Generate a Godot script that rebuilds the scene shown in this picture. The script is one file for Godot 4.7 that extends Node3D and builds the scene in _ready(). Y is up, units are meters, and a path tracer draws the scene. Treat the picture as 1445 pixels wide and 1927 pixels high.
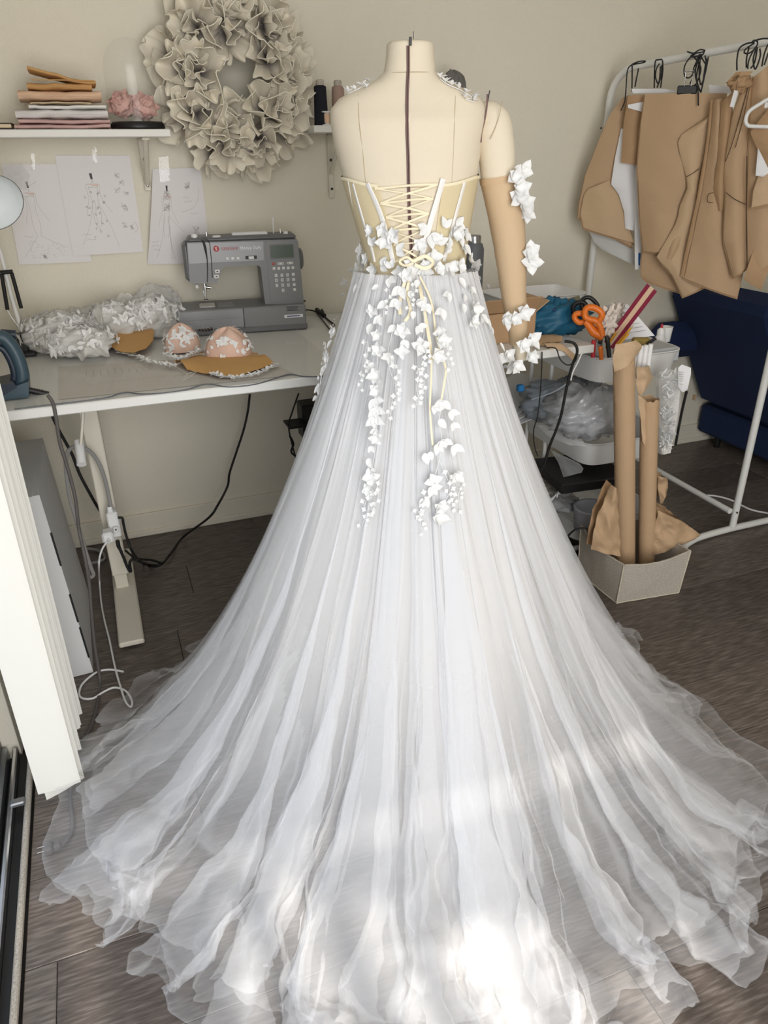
extends Node3D
# A sewing room: a wedding dress with a long tulle train on a dress form, a desk with a
# sewing machine, shelves, a flower wreath, a garment rack of paper patterns and a trolley.

var M := {}
var rng := RandomNumberGenerator.new()
var nz := FastNoiseLite.new()
var FORM: Node3D


func _ready() -> void:
	rng.seed = 7
	nz.seed = 3
	nz.frequency = 1.0
	nz.noise_type = FastNoiseLite.TYPE_SIMPLEX_SMOOTH
	# camera
	var cam := Camera3D.new()
	cam.name = "camera"
	cam.position = Vector3(0, 1.32, 0)
	cam.rotation_degrees = Vector3(-26.3, -20.7, -0.7)
	cam.fov = 69.85
	cam.near = 0.02
	add_child(cam)
	cam.current = true
	# sky, exposure
	var sm := ProceduralSkyMaterial.new()
	sm.sky_top_color = Color(0.74, 0.80, 0.88)
	sm.sky_horizon_color = Color(0.95, 0.95, 0.94)
	sm.ground_bottom_color = Color(0.30, 0.29, 0.27)
	sm.ground_horizon_color = Color(0.62, 0.63, 0.62)
	sm.sun_angle_max = 1.0
	var sky := Sky.new()
	sky.sky_material = sm
	var env := Environment.new()
	env.background_mode = Environment.BG_SKY
	env.sky = sky
	env.background_energy_multiplier = 1.6
	env.tonemap_mode = Environment.TONE_MAPPER_LINEAR
	env.tonemap_exposure = 1.06
	env.sdfgi_enabled = true
	env.ssao_enabled = true
	env.ssil_enabled = true
	var we := WorldEnvironment.new()
	we.name = "world_environment"
	we.environment = env
	add_child(we)
	# sun through the unseen window behind the camera
	var sun := DirectionalLight3D.new()
	sun.name = "sun"
	sun.light_energy = 1.5
	sun.light_color = Color(1.0, 0.97, 0.92)
	sun.light_angular_distance = 1.4
	sun.shadow_enabled = true
	sun.look_at_from_position(Vector3.ZERO, Vector3(-0.05, -1.0, -1.12))
	add_child(sun)
	# daylight of that unseen window, placed to light the wall and dress
	var day := AreaLight3D.new()
	day.name = "unseen_window_light"
	day.area_size = Vector2(1.5, 1.9)
	day.light_energy = 5.0
	day.light_color = Color(1.0, 0.993, 0.985)
	day.area_range = 12.0
	day.area_attenuation = 2.0
	day.shadow_enabled = true
	day.position = Vector3(0.32, 1.2, 1.08)
	add_child(day)

	make_materials()
	build_room()
	build_form()
	build_dress()
	build_desk()
	build_shelves()
	build_machine()
	build_desk_things()
	build_left_things()
	build_rack()
	build_trolley()
	build_basket()
	build_sofa()


# ---------------------------------------------------------------- helpers
func rgb(r: int, g: int, b: int, a := 1.0) -> Color:
	return Color(r / 255.0, g / 255.0, b / 255.0, a)


func mk(called: String, c: Color, rough := 0.6, metal := 0.0, more := {}) -> StandardMaterial3D:
	var m := StandardMaterial3D.new()
	m.resource_name = called
	m.albedo_color = c
	m.roughness = rough
	m.metallic = metal
	m.cull_mode = BaseMaterial3D.CULL_DISABLED
	if c.a < 1.0:
		m.transparency = BaseMaterial3D.TRANSPARENCY_ALPHA
	for k in more:
		m.set(k, more[k])
	M[called] = m
	return m


func noise_tex(freq: float, octaves: int, as_normal := false, strength := 4.0, ramp: Gradient = null, size := 512, sd := 1) -> NoiseTexture2D:
	var n := FastNoiseLite.new()
	n.seed = sd
	n.noise_type = FastNoiseLite.TYPE_SIMPLEX_SMOOTH
	n.frequency = freq
	n.fractal_octaves = octaves
	var t := NoiseTexture2D.new()
	t.width = size
	t.height = size
	t.seamless = true
	t.noise = n
	t.as_normal_map = as_normal
	t.bump_strength = strength
	if ramp:
		t.color_ramp = ramp
	return t


func ramp(stops: Array) -> Gradient:
	var g := Gradient.new()
	var o := PackedFloat32Array()
	var c := PackedColorArray()
	for s in stops:
		o.append(s[0])
		c.append(s[1])
	g.offsets = o
	g.colors = c
	return g


func tri(m: StandardMaterial3D, scale: Vector3, world := true) -> void:
	m.uv1_triplanar = true
	m.uv1_world_triplanar = world
	m.uv1_scale = scale


# A mesh builder: shapes are added to it, then committed as one named MeshInstance3D.
class MB:
	var v := PackedVector3Array()
	var nn := PackedVector3Array()
	var uv := PackedVector2Array()
	var ix := PackedInt32Array()
	var col := PackedColorArray()

	func quad(a: int, b: int, c: int, d: int) -> void:
		ix.append_array([a, b, c, a, c, d])

	# normals of the vertices from a to the end, from the triangles from k to the end
	func shade(a: int, k: int) -> void:
		nn.resize(v.size())
		for i in range(k, ix.size(), 3):
			var p := v[ix[i]]
			var n := (v[ix[i + 2]] - p).cross(v[ix[i + 1]] - p)
			nn[ix[i]] += n
			nn[ix[i + 1]] += n
			nn[ix[i + 2]] += n
		for i in range(a, v.size()):
			nn[i] = nn[i].normalized() if nn[i].length_squared() > 1e-20 else Vector3.UP
		uv.resize(v.size())

	# rows of points, each row of one length
	func grid(rows: Array, close := false) -> MB:
		var a := v.size()
		var k := ix.size()
		var w: int = rows[0].size()
		var hgt := rows.size()
		for j in hgt:
			v.append_array(rows[j])
		uv.resize(v.size())
		for j in hgt:
			for i in w:
				uv[a + j * w + i] = Vector2(float(i) / maxf(1, w - 1), float(j) / maxf(1, hgt - 1))
		for j in hgt - 1:
			for i in (w if close else w - 1):
				var i2 := (i + 1) % w
				quad(a + j * w + i, a + j * w + i2, a + (j + 1) * w + i2, a + (j + 1) * w + i)
		shade(a, k)
		return self

	# a triangle fan over a ring of points, with normals of its own
	func cap(ring: PackedVector3Array, flip := false) -> MB:
		var a := v.size()
		var k := ix.size()
		var c := Vector3.ZERO
		for p in ring:
			c += p
		v.append(c / ring.size())
		v.append_array(ring)
		for i in ring.size():
			var i2 := (i + 1) % ring.size()
			if flip:
				ix.append_array([a, a + 1 + i2, a + 1 + i])
			else:
				ix.append_array([a, a + 1 + i, a + 1 + i2])
		shade(a, k)
		return self

	# a tube along pts; r is a radius or one radius per point; flat squeezes it along side
	func tube(pts: Array, r, sides := 8, flat := 1.0, side := Vector3.UP) -> MB:
		var rows := []
		var n := pts.size()
		var prev := Vector3.ZERO
		for j in n:
			var d: Vector3 = (pts[mini(j + 1, n - 1)] - pts[maxi(j - 1, 0)]).normalized()
			var s: Vector3 = prev if prev != Vector3.ZERO else side
			if absf(s.dot(d)) > 0.95:
				s = Vector3.RIGHT if absf(d.x) < 0.9 else Vector3.BACK
			var b := d.cross(s).normalized()
			s = b.cross(d).normalized()
			prev = s
			var rr: float = r[j] if r is Array else r
			var row := PackedVector3Array()
			for i in sides:
				var f := TAU * i / sides
				row.append(pts[j] + b * cos(f) * rr + s * sin(f) * rr * flat)
			rows.append(row)
		grid(rows, true)
		cap(rows[0])
		cap(rows[-1], true)
		return self

	# a box with chamfered edges
	func box(c: Vector3, size: Vector3, bev := 0.002, basis := Basis()) -> MB:
		var hs := size / 2.0
		var e: float = minf(bev, minf(hs.x, minf(hs.y, hs.z)) * 0.9)
		var P := {}
		for sx in [-1, 1]:
			for sy in [-1, 1]:
				for sz in [-1, 1]:
					var s := Vector3(sx, sy, sz)
					for ax in 3:
						var q := hs - Vector3.ONE * e
						q[ax] = hs[ax]
						P[[sx, sy, sz, ax]] = c + basis * (q * s)
		var faces := []
		for ax in 3:
			var b1 := (ax + 1) % 3
			var b2 := (ax + 2) % 3
			for s in [-1, 1]:
				var f := []
				for st in [[-1, -1], [1, -1], [1, 1], [-1, 1]]:
					var key := [0, 0, 0, ax]
					key[ax] = s
					key[b1] = st[0]
					key[b2] = st[1]
					f.append(P[key])
				faces.append(f)
			for s1 in [-1, 1]:
				for s2 in [-1, 1]:
					var f := []
					for st in [[-1, b1], [1, b1], [1, b2], [-1, b2]]:
						var key := [0, 0, 0, st[1]]
						key[ax] = st[0]
						key[b1] = s1
						key[b2] = s2
						f.append(P[key])
					faces.append(f)
		for sx in [-1, 1]:
			for sy in [-1, 1]:
				for sz in [-1, 1]:
					faces.append([P[[sx, sy, sz, 0]], P[[sx, sy, sz, 1]], P[[sx, sy, sz, 2]]])
		for f in faces:
			poly(f, c)
		return self

	# one flat face of 3 or 4 points, turned away from the point c
	func poly(f: Array, c: Vector3) -> MB:
		var a := v.size()
		var k := ix.size()
		var mid := Vector3.ZERO
		for p in f:
			mid += p / f.size()
		var n: Vector3 = (f[2] - f[0]).cross(f[1] - f[0])
		if n.dot(mid - c) < 0:
			f = f.duplicate()
			f.reverse()
		for p in f:
			v.append(p)
		for i in range(1, f.size() - 1):
			ix.append_array([a, a + i, a + i + 1])
		shade(a, k)
		if f.size() == 4:
			uv[a] = Vector2(0, 0)
			uv[a + 1] = Vector2(1, 0)
			uv[a + 2] = Vector2(1, 1)
			uv[a + 3] = Vector2(0, 1)
		return self

	# a profile of (radius, height) turned about the y axis of xf
	func lathe(profile: Array, xf := Transform3D(), segs := 24, sx := 1.0, sz := 1.0) -> MB:
		var rows := []
		for p in profile:
			var row := PackedVector3Array()
			for i in segs:
				var f := TAU * i / segs
				row.append(xf * Vector3(p.x * cos(f) * sx, p.y, p.x * sin(f) * sz))
			rows.append(row)
		grid(rows, true)
		return self

	# an outline in the xy plane of xf, thick along its z
	func prism(outline: PackedVector2Array, thick: float, xf := Transform3D(), bev := 0.0) -> MB:
		var tr := Geometry2D.triangulate_polygon(outline)
		var ins := outline
		if bev > 0.0:
			var off := Geometry2D.offset_polygon(outline, -bev)
			if off.size() and off[0].size() == outline.size():
				ins = off[0]
		for s in [-1.0, 1.0]:
			var a := v.size()
			var k := ix.size()
			var o := outline if bev <= 0.0 or s < 0 else outline
			for p in o:
				v.append(xf * Vector3(p.x, p.y, s * thick / 2))
			for i in range(0, tr.size(), 3):
				if s < 0:
					ix.append_array([a + tr[i], a + tr[i + 1], a + tr[i + 2]])
				else:
					ix.append_array([a + tr[i], a + tr[i + 2], a + tr[i + 1]])
			shade(a, k)
		var n := outline.size()
		for i in n:
			var p := outline[i]
			var q := outline[(i + 1) % n]
			var a := v.size()
			var k := ix.size()
			v.append(xf * Vector3(p.x, p.y, -thick / 2))
			v.append(xf * Vector3(q.x, q.y, -thick / 2))
			v.append(xf * Vector3(q.x, q.y, thick / 2))
			v.append(xf * Vector3(p.x, p.y, thick / 2))
			quad(a, a + 1, a + 2, a + 3)
			shade(a, k)
		return self

	# a lump: an ellipsoid pushed about by noise
	func lump(c: Vector3, size: Vector3, noise: FastNoiseLite, amount := 0.2, freq := 2.0, segs := 28, flat_base := false, seed_at := 0.0) -> MB:
		var rows := []
		for j in segs / 2 + 1:
			var th := PI * j / (segs / 2)
			var row := PackedVector3Array()
			for i in segs:
				var f := TAU * i / segs
				var d := Vector3(sin(th) * cos(f), cos(th), sin(th) * sin(f))
				var q := d * freq + Vector3(seed_at, seed_at * 0.7, seed_at * 1.3)
				var k := 1.0 + amount * (noise.get_noise_3dv(q) + 0.5 * noise.get_noise_3dv(q * 2.3))
				var p := d * size * 0.5 * k
				if flat_base:
					p.y = maxf(p.y, -size.y * 0.5)
				row.append(c + p)
			rows.append(row)
		grid(rows, true)
		return self

	func mesh() -> ArrayMesh:
		var arr := []
		arr.resize(Mesh.ARRAY_MAX)
		arr[Mesh.ARRAY_VERTEX] = v
		arr[Mesh.ARRAY_NORMAL] = nn
		arr[Mesh.ARRAY_TEX_UV] = uv
		arr[Mesh.ARRAY_INDEX] = ix
		if col.size() == v.size():
			arr[Mesh.ARRAY_COLOR] = col
		var m := ArrayMesh.new()
		m.add_surface_from_arrays(Mesh.PRIMITIVE_TRIANGLES, arr)
		return m


func put(called: String, b: MB, m, parent: Node = null, at := Transform3D()) -> MeshInstance3D:
	return place(called, b.mesh(), m, parent, at)


func place(called: String, mesh: Mesh, m, parent: Node = null, at := Transform3D()) -> MeshInstance3D:
	var o := MeshInstance3D.new()
	o.name = numbered(called, parent if parent else self)
	o.mesh = mesh
	o.material_override = M[m] if m is String else m
	o.transform = at
	(parent if parent else self).add_child(o, true)
	return o


var taken := {}


func numbered(called: String, parent: Node) -> String:
	var key := [parent.get_instance_id(), called]
	var k: int = taken.get(key, 0)
	taken[key] = k + 1
	return called if k == 0 else "%s_%03d" % [called, k]


func tag(o: Node3D, label: String, category: String, group := "") -> Node3D:
	o.set_meta("label", label)
	o.set_meta("category", category)
	if group:
		o.set_meta("group", group)
	return o


func thing(called: String, label: String, category: String, at := Vector3.ZERO, turn := 0.0, group := "") -> Node3D:
	var o := Node3D.new()
	o.name = numbered(called, self)
	o.position = at
	o.rotation.y = turn
	add_child(o, true)
	tag(o, label, category, group)
	return o


func struct(called: String, b: MB, m, parent: Node = null) -> MeshInstance3D:
	var o := put(called, b, m, parent)
	if parent == null:
		o.set_meta("kind", "structure")
	return o


func v3(a: Array, k := Vector3.ZERO) -> PackedVector3Array:
	var o := PackedVector3Array()
	for p in a:
		o.append(p + k)
	return o


# a smooth curve through points
func smooth(pts: Array, per := 8) -> Array:
	var o := []
	for i in pts.size() - 1:
		var p0: Vector3 = pts[maxi(i - 1, 0)]
		var p3: Vector3 = pts[mini(i + 2, pts.size() - 1)]
		for k in per:
			o.append(pts[i].cubic_interpolate(pts[i + 1], p0, p3, float(k) / per))
	o.append(pts[-1])
	return o


# n points at even steps along a polyline
func resample(pts: Array, n: int) -> Array:
	var len := [0.0]
	for i in range(1, pts.size()):
		len.append(len[-1] + pts[i].distance_to(pts[i - 1]))
	var o := []
	var k := 0
	for i in n:
		var s: float = len[-1] * i / (n - 1)
		while k < pts.size() - 2 and len[k + 1] < s:
			k += 1
		o.append(pts[k].lerp(pts[k + 1], clampf((s - len[k]) / maxf(1e-6, len[k + 1] - len[k]), 0, 1)))
	return o


# a sheet between two edges; bulge(u, v) moves it along out
func sheet(b: MB, left: Array, right: Array, out: Vector3, nu := 10, nv := 14, wave := 0.0, freq := 4.0, sd := 0.0, arch := 0.0, thick := 0.0) -> MB:
	var a := resample(left, nv)
	var c := resample(right, nv)
	var front := []
	var back := []
	for j in nv:
		var row := PackedVector3Array()
		for i in nu:
			var u := float(i) / (nu - 1)
			var p: Vector3 = a[j].lerp(c[j], u)
			var q := p * freq + Vector3(sd, sd * 1.7, sd * 0.6)
			row.append(p + out * (wave * nz.get_noise_3dv(q) + arch * sin(PI * u)))
		front.append(row)
	if thick > 0.0:
		for j in nv:
			var row := PackedVector3Array()
			for i in range(nu - 1, -1, -1):
				row.append(front[j][i] - out * thick)
			back.append(row)
		for j in nv:
			front[j].append_array(back[j])
		b.grid(front, true)
	else:
		b.grid(front)
	return b

func make_materials() -> void:
	var wall := mk("wall_paint", rgb(234, 228, 212), 0.85)
	wall.normal_enabled = true
	wall.normal_texture = noise_tex(0.09, 2, true, 3.0, null, 512, 5)
	wall.normal_scale = 0.35
	tri(wall, Vector3.ONE * 2.2)
	mk("ceiling_paint", rgb(235, 233, 226), 0.9)
	mk("white_paint", rgb(232, 230, 224), 0.45)
	mk("subfloor", rgb(34, 30, 28), 0.9)
	for k in 4:
		var base: Color = [rgb(112, 101, 93), rgb(104, 94, 87), rgb(119, 109, 101), rgb(98, 88, 82)][k]
		var m := mk("plank_%d" % k, Color.WHITE, 0.42)
		m.albedo_texture = noise_tex(0.012, 5, false, 1.0, ramp([[0.0, base.darkened(0.28)], [0.38, base.darkened(0.09)], [0.55, base], [0.8, base.lightened(0.12)], [1.0, base.lightened(0.15)]]), 1024, 20 + k)
		m.roughness_texture = null
		tri(m, Vector3(1.0, 1.0, 9.0))
		m.uv1_offset = Vector3(0.37 * k, 0, 0.21 * k)
		m.normal_enabled = true
		m.normal_texture = noise_tex(0.03, 3, true, 3.0, null, 512, 31)
		m.normal_scale = 0.3
	# fabrics
	var linen := mk("linen", rgb(230, 218, 196), 0.9)
	linen.normal_enabled = true
	linen.normal_texture = noise_tex(0.25, 2, true, 3.0, null, 512, 8)
	linen.normal_scale = 0.3
	tri(linen, Vector3.ONE * 5.0, false)
	mk("linen_seam", rgb(190, 172, 140), 0.9)
	mk("zip_mauve", rgb(118, 92, 90), 0.8)
	mk("nude_mesh", rgb(226, 196, 158, 0.7), 0.8)
	mk("cream_mesh", rgb(238, 222, 182, 0.72), 0.8)
	mk("satin_white", rgb(246, 244, 240), 0.5, 0.0, {"rim_enabled": true, "rim": 0.3})
	mk("satin_ivory", rgb(244, 232, 200), 0.45, 0.0, {"rim_enabled": true, "rim": 0.3})
	mk("petal_white", rgb(240, 240, 239), 0.7, 0.0, {"backlight_enabled": true, "backlight": Color(0.3, 0.3, 0.3)})
	mk("lining", rgb(252, 246, 238, 0.98), 0.7, 0.0, {"vertex_color_use_as_albedo": true})
	mk("tulle", rgb(250, 249, 249, 0.62), 0.8, 0.0, {"vertex_color_use_as_albedo": true, "backlight_enabled": true, "backlight": Color(0.5, 0.5, 0.5)})
	mk("tulle_outer", rgb(248, 249, 252, 0.55), 0.8, 0.0, {"vertex_color_use_as_albedo": true, "backlight_enabled": true, "backlight": Color(0.5, 0.5, 0.5)})
	mk("tulle_under", rgb(250, 247, 243, 0.7), 0.8, 0.0, {"vertex_color_use_as_albedo": true})
	mk("tulle_loose", rgb(240, 241, 243, 0.24), 0.8)
	mk("tulle_hem", rgb(238, 238, 238, 0.33), 0.8)
	# plain colours
	mk("black_plastic", rgb(24, 24, 26), 0.45)
	mk("black_cord", rgb(14, 14, 15), 0.6)
	mk("dark_metal", rgb(60, 60, 62), 0.35, 0.8)
	mk("chrome", rgb(210, 210, 212), 0.18, 1.0)
	mk("alu", rgb(170, 172, 174), 0.3, 0.9)
	mk("white_plastic", rgb(238, 238, 237), 0.38)
	mk("white_metal", rgb(230, 230, 226), 0.4)
	mk("cream_metal", rgb(226, 220, 205), 0.45)
	mk("kraft", rgb(191, 160, 126), 0.72)
	M.kraft.normal_enabled = true
	M.kraft.normal_texture = noise_tex(0.02, 3, true, 6.0, null, 512, 44)
	M.kraft.normal_scale = 0.35
	tri(M.kraft, Vector3.ONE * 3.0)
	var kd: StandardMaterial3D = M.kraft.duplicate()
	kd.albedo_color = rgb(180, 146, 110)
	M.kraft_tan = kd
	var kl: StandardMaterial3D = M.kraft.duplicate()
	kl.albedo_color = rgb(200, 171, 137)
	M.kraft_pale = kl
	mk("paper_white", rgb(240, 240, 242), 0.8)
	mk("ink", rgb(70, 50, 40), 0.9)
	mk("tan_cloth", rgb(206, 160, 104), 0.85)
	mk("peach_cloth", rgb(224, 188, 158), 0.85)
	mk("pink_cloth", rgb(214, 180, 176), 0.85)
	mk("glass", Color(0.97, 0.98, 0.98, 0.05), 0.03)
	mk("clear_film", Color(0.95, 0.96, 0.97, 0.16), 0.08)
	mk("navy", rgb(14, 34, 72), 0.9)
	mk("felt_grey", rgb(176, 168, 156), 0.95)

func build_room() -> void:
	# floor planks run along the wall
	var fl := struct("floor", MB.new().box(Vector3(1.5, -0.06, -0.5), Vector3(4.2, 0.1, 4.5), 0.001), "subfloor")
	var pw := 0.195
	var rows := 21
	for r in rows:
		var z0 := -2.755 + r * pw
		var x: float = -1.52 + fposmod(r * 0.4775 - 4.2975 + 0.0001, 1.25)
		if r == 4:
			x = -1.19
		while x < 3.3:
			var a := maxf(x, -0.325)
			if x + 1.25 < a:
				x += 1.25
				continue
			var e := minf(x + 1.25, 3.3)
			if e - a > 0.02:
				put("plank", MB.new().box(Vector3((a + e) / 2, -0.006, z0 + pw / 2), Vector3(e - a - 0.0012, 0.012, pw - 0.0012), 0.0012), "plank_%d" % rng.randi_range(0, 3), fl)
			x += 1.25
	struct("wall_back", MB.new().box(Vector3(1.5, 1.22, -2.73), Vector3(4.2, 2.5, 0.12), 0.001), "wall_paint")
	var bb := MB.new()
	bb.box(Vector3(1.5, 0.045, -2.663), Vector3(3.7, 0.09, 0.014), 0.003)
	bb.box(Vector3(1.5, 0.012, -2.652), Vector3(3.7, 0.024, 0.012), 0.004)
	struct("baseboard_back", bb, "wall_paint")
	struct("wall_right", MB.new().box(Vector3(3.36, 1.22, -0.75), Vector3(0.12, 2.5, 4.0), 0.001), "wall_paint")
	struct("ceiling", MB.new().box(Vector3(1.5, 2.52, -0.75), Vector3(4.2, 0.12, 4.1), 0.001), "ceiling_paint")
	# left wall with the sliding door in it
	var lw := MB.new()
	lw.box(Vector3(-0.42, 1.22, -2.14), Vector3(0.12, 2.5, 1.1), 0.001)
	lw.box(Vector3(-0.42, 2.28, 0.05), Vector3(0.12, 0.4, 3.3), 0.001)
	lw.box(Vector3(-0.42, 1.22, 1.12), Vector3(0.12, 2.5, 0.3), 0.001)
	struct("wall_left", lw, "wall_paint")
	# rear wall behind the camera, out of view; its window is placed to light the room
	var rw := MB.new()
	rw.box(Vector3(-0.43, 1.22, 1.21), Vector3(0.1, 2.5, 0.12), 0.001)
	rw.box(Vector3(2.2, 1.22, 1.21), Vector3(2.2, 2.5, 0.12), 0.001)
	rw.box(Vector3(0.36, 2.31, 1.21), Vector3(1.5, 0.32, 0.12), 0.001)
	rw.box(Vector3(0.36, 0.08, 1.21), Vector3(1.5, 0.2, 0.12), 0.001)
	struct("wall_rear", rw, "wall_paint")
	var win := MB.new()
	for x in [-0.36, 1.08]:
		win.box(Vector3(x, 1.16, 1.21), Vector3(0.05, 1.98, 0.06), 0.004)
	win.box(Vector3(0.36, 0.2, 1.21), Vector3(1.5, 0.05, 0.06), 0.004)
	win.box(Vector3(0.36, 2.13, 1.21), Vector3(1.5, 0.05, 0.06), 0.004)
	var wo := struct("unseen_window_1", win, "white_paint")
	put("pane", MB.new().box(Vector3(0.36, 1.16, 1.24), Vector3(1.46, 1.9, 0.004), 0.001), "glass", wo)
	# unseen strips that shape the sun patches; gaps: from x, to x, top
	var gx := -0.36
	for q in [[-0.14, -0.105, 2.12], [0.12, 0.155, 2.03], [0.22, 0.28, 2.08], [0.35, 0.40, 1.98], [0.46, 0.57, 1.88], [0.60, 0.66, 1.84], [0.71, 0.79, 1.72], [0.86, 0.90, 1.74], [1.08, 1.08, 2.1]]:
		put("sun_mask_slat", MB.new().box(Vector3((gx + q[0]) / 2, 1.16, 1.28), Vector3(q[0] - gx, 1.92, 0.002), 0.0005), "white_paint", wo)
		if q[1] > q[0]:
			put("sun_mask_header", MB.new().box(Vector3((q[0] + q[1]) / 2, (q[2] + 2.14) / 2, 1.284), Vector3(q[1] - q[0] + 0.01, 2.14 - q[2], 0.002), 0.0005), "white_paint", wo)
		gx = q[1]
	# sliding door on the left: rails, sill, frame, pane
	var dr := MB.new()
	dr.box(Vector3(-0.395, 0.018, 0.02), Vector3(0.022, 0.036, 3.2), 0.003)
	dr.box(Vector3(-0.425, 0.012, 0.02), Vector3(0.05, 0.024, 3.2), 0.003)
	var door := struct("door_1", dr, "alu")
	put("rail", MB.new().box(Vector3(-0.368, 0.014, 0.02), Vector3(0.012, 0.03, 3.2), 0.003), "chrome", door)
	put("sill_strip", MB.new().box(Vector3(-0.336, 0.006, 0.02), Vector3(0.012, 0.016, 3.2), 0.003), "felt_grey", door)
	put("track_groove", MB.new().box(Vector3(-0.352, 0.001, 0.02), Vector3(0.02, 0.006, 3.2), 0.001), "black_plastic", door)
	var fr := MB.new()
	fr.box(Vector3(-0.42, 1.05, -1.555), Vector3(0.05, 2.06, 0.06), 0.004)
	fr.box(Vector3(-0.42, 1.05, 0.0), Vector3(0.04, 2.0, 0.05), 0.004)
	fr.box(Vector3(-0.42, 1.05, 0.95), Vector3(0.05, 2.06, 0.06), 0.004)
	fr.box(Vector3(-0.42, 2.05, 0.02), Vector3(0.05, 0.06, 3.1), 0.004)
	put("door_frame", fr, "dark_metal", door)
	put("latch_bracket", MB.new().box(Vector3(-0.3549, 0.03, -1.3918) + Vector3(0.004, 0, 0), Vector3(0.03, 0.012, 0.02), 0.003), "alu", door)
	put("pane", MB.new().box(Vector3(-0.405, 1.03, -0.3), Vector3(0.006, 1.98, 2.46), 0.001), "glass", door)
	var ter := mk("terrace_dark", rgb(42, 48, 50), 0.8)
	struct("ground", MB.new().box(Vector3(-2.4, -0.14, 0.0), Vector3(3.85, 0.1, 9.0), 0.01), ter)

const BT = [[0.98, 0.125, 0.10, 0.0275], [1.04, 0.112, 0.095, 0.0275], [1.10, 0.1015, 0.088, 0.0275], [1.15, 0.112, 0.088, 0.022], [1.20, 0.122, 0.09, 0.018], [1.27, 0.138, 0.094, 0.0125], [1.33, 0.149, 0.096, 0.008], [1.37, 0.156, 0.09, 0.009], [1.392, 0.156, 0.075, 0.010], [1.412, 0.138, 0.066, 0.011], [1.425, 0.108, 0.060, 0.011], [1.437, 0.076, 0.056, 0.011], [1.45, 0.0525, 0.052, 0.0115], [1.475, 0.047, 0.048, 0.012], [1.497, 0.0455, 0.046, 0.012]]
const RT = [1.032, 1.045, 0.998, 0.985, 0.95, 0.74, 0.645, 0.62, 0.501, 0.416, 0.34, 0.326, 0.326, 0.326, 0.34, 0.416, 0.493, 0.574, 0.621, 0.792, 0.942, 0.972, 0.988, 1.033]


func body_at(y: float) -> Vector3:   # half width, depth, middle
	for i in BT.size() - 1:
		if y <= BT[i + 1][0]:
			var f := clampf((y - BT[i][0]) / (BT[i + 1][0] - BT[i][0]), 0, 1)
			return Vector3(lerpf(BT[i][1], BT[i + 1][1], f), lerpf(BT[i][2], BT[i + 1][2], f), lerpf(BT[i][3], BT[i + 1][3], f))
	return Vector3(BT[-1][1], BT[-1][2], BT[-1][3])


# a point of the body's skin: turn a (0 is the back, which faces the camera, PI the front), height y, off the skin by o
func skin(a: float, y: float, o := 0.0) -> Vector3:
	var b := body_at(y)
	var sx := sin(a)
	var cz := cos(a)
	var e := 2.0 / 2.3
	var front := 1.0
	if cz < 0 and y > 1.12:
		front = 1.0 + 0.35 * sin(clampf((y - 1.12) / 0.26, 0, 1) * PI)
	return Vector3(b.z + signf(sx) * pow(absf(sx), e) * (b.x + o), y, signf(cz) * pow(absf(cz), e) * (b.y + o) * front)


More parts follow.
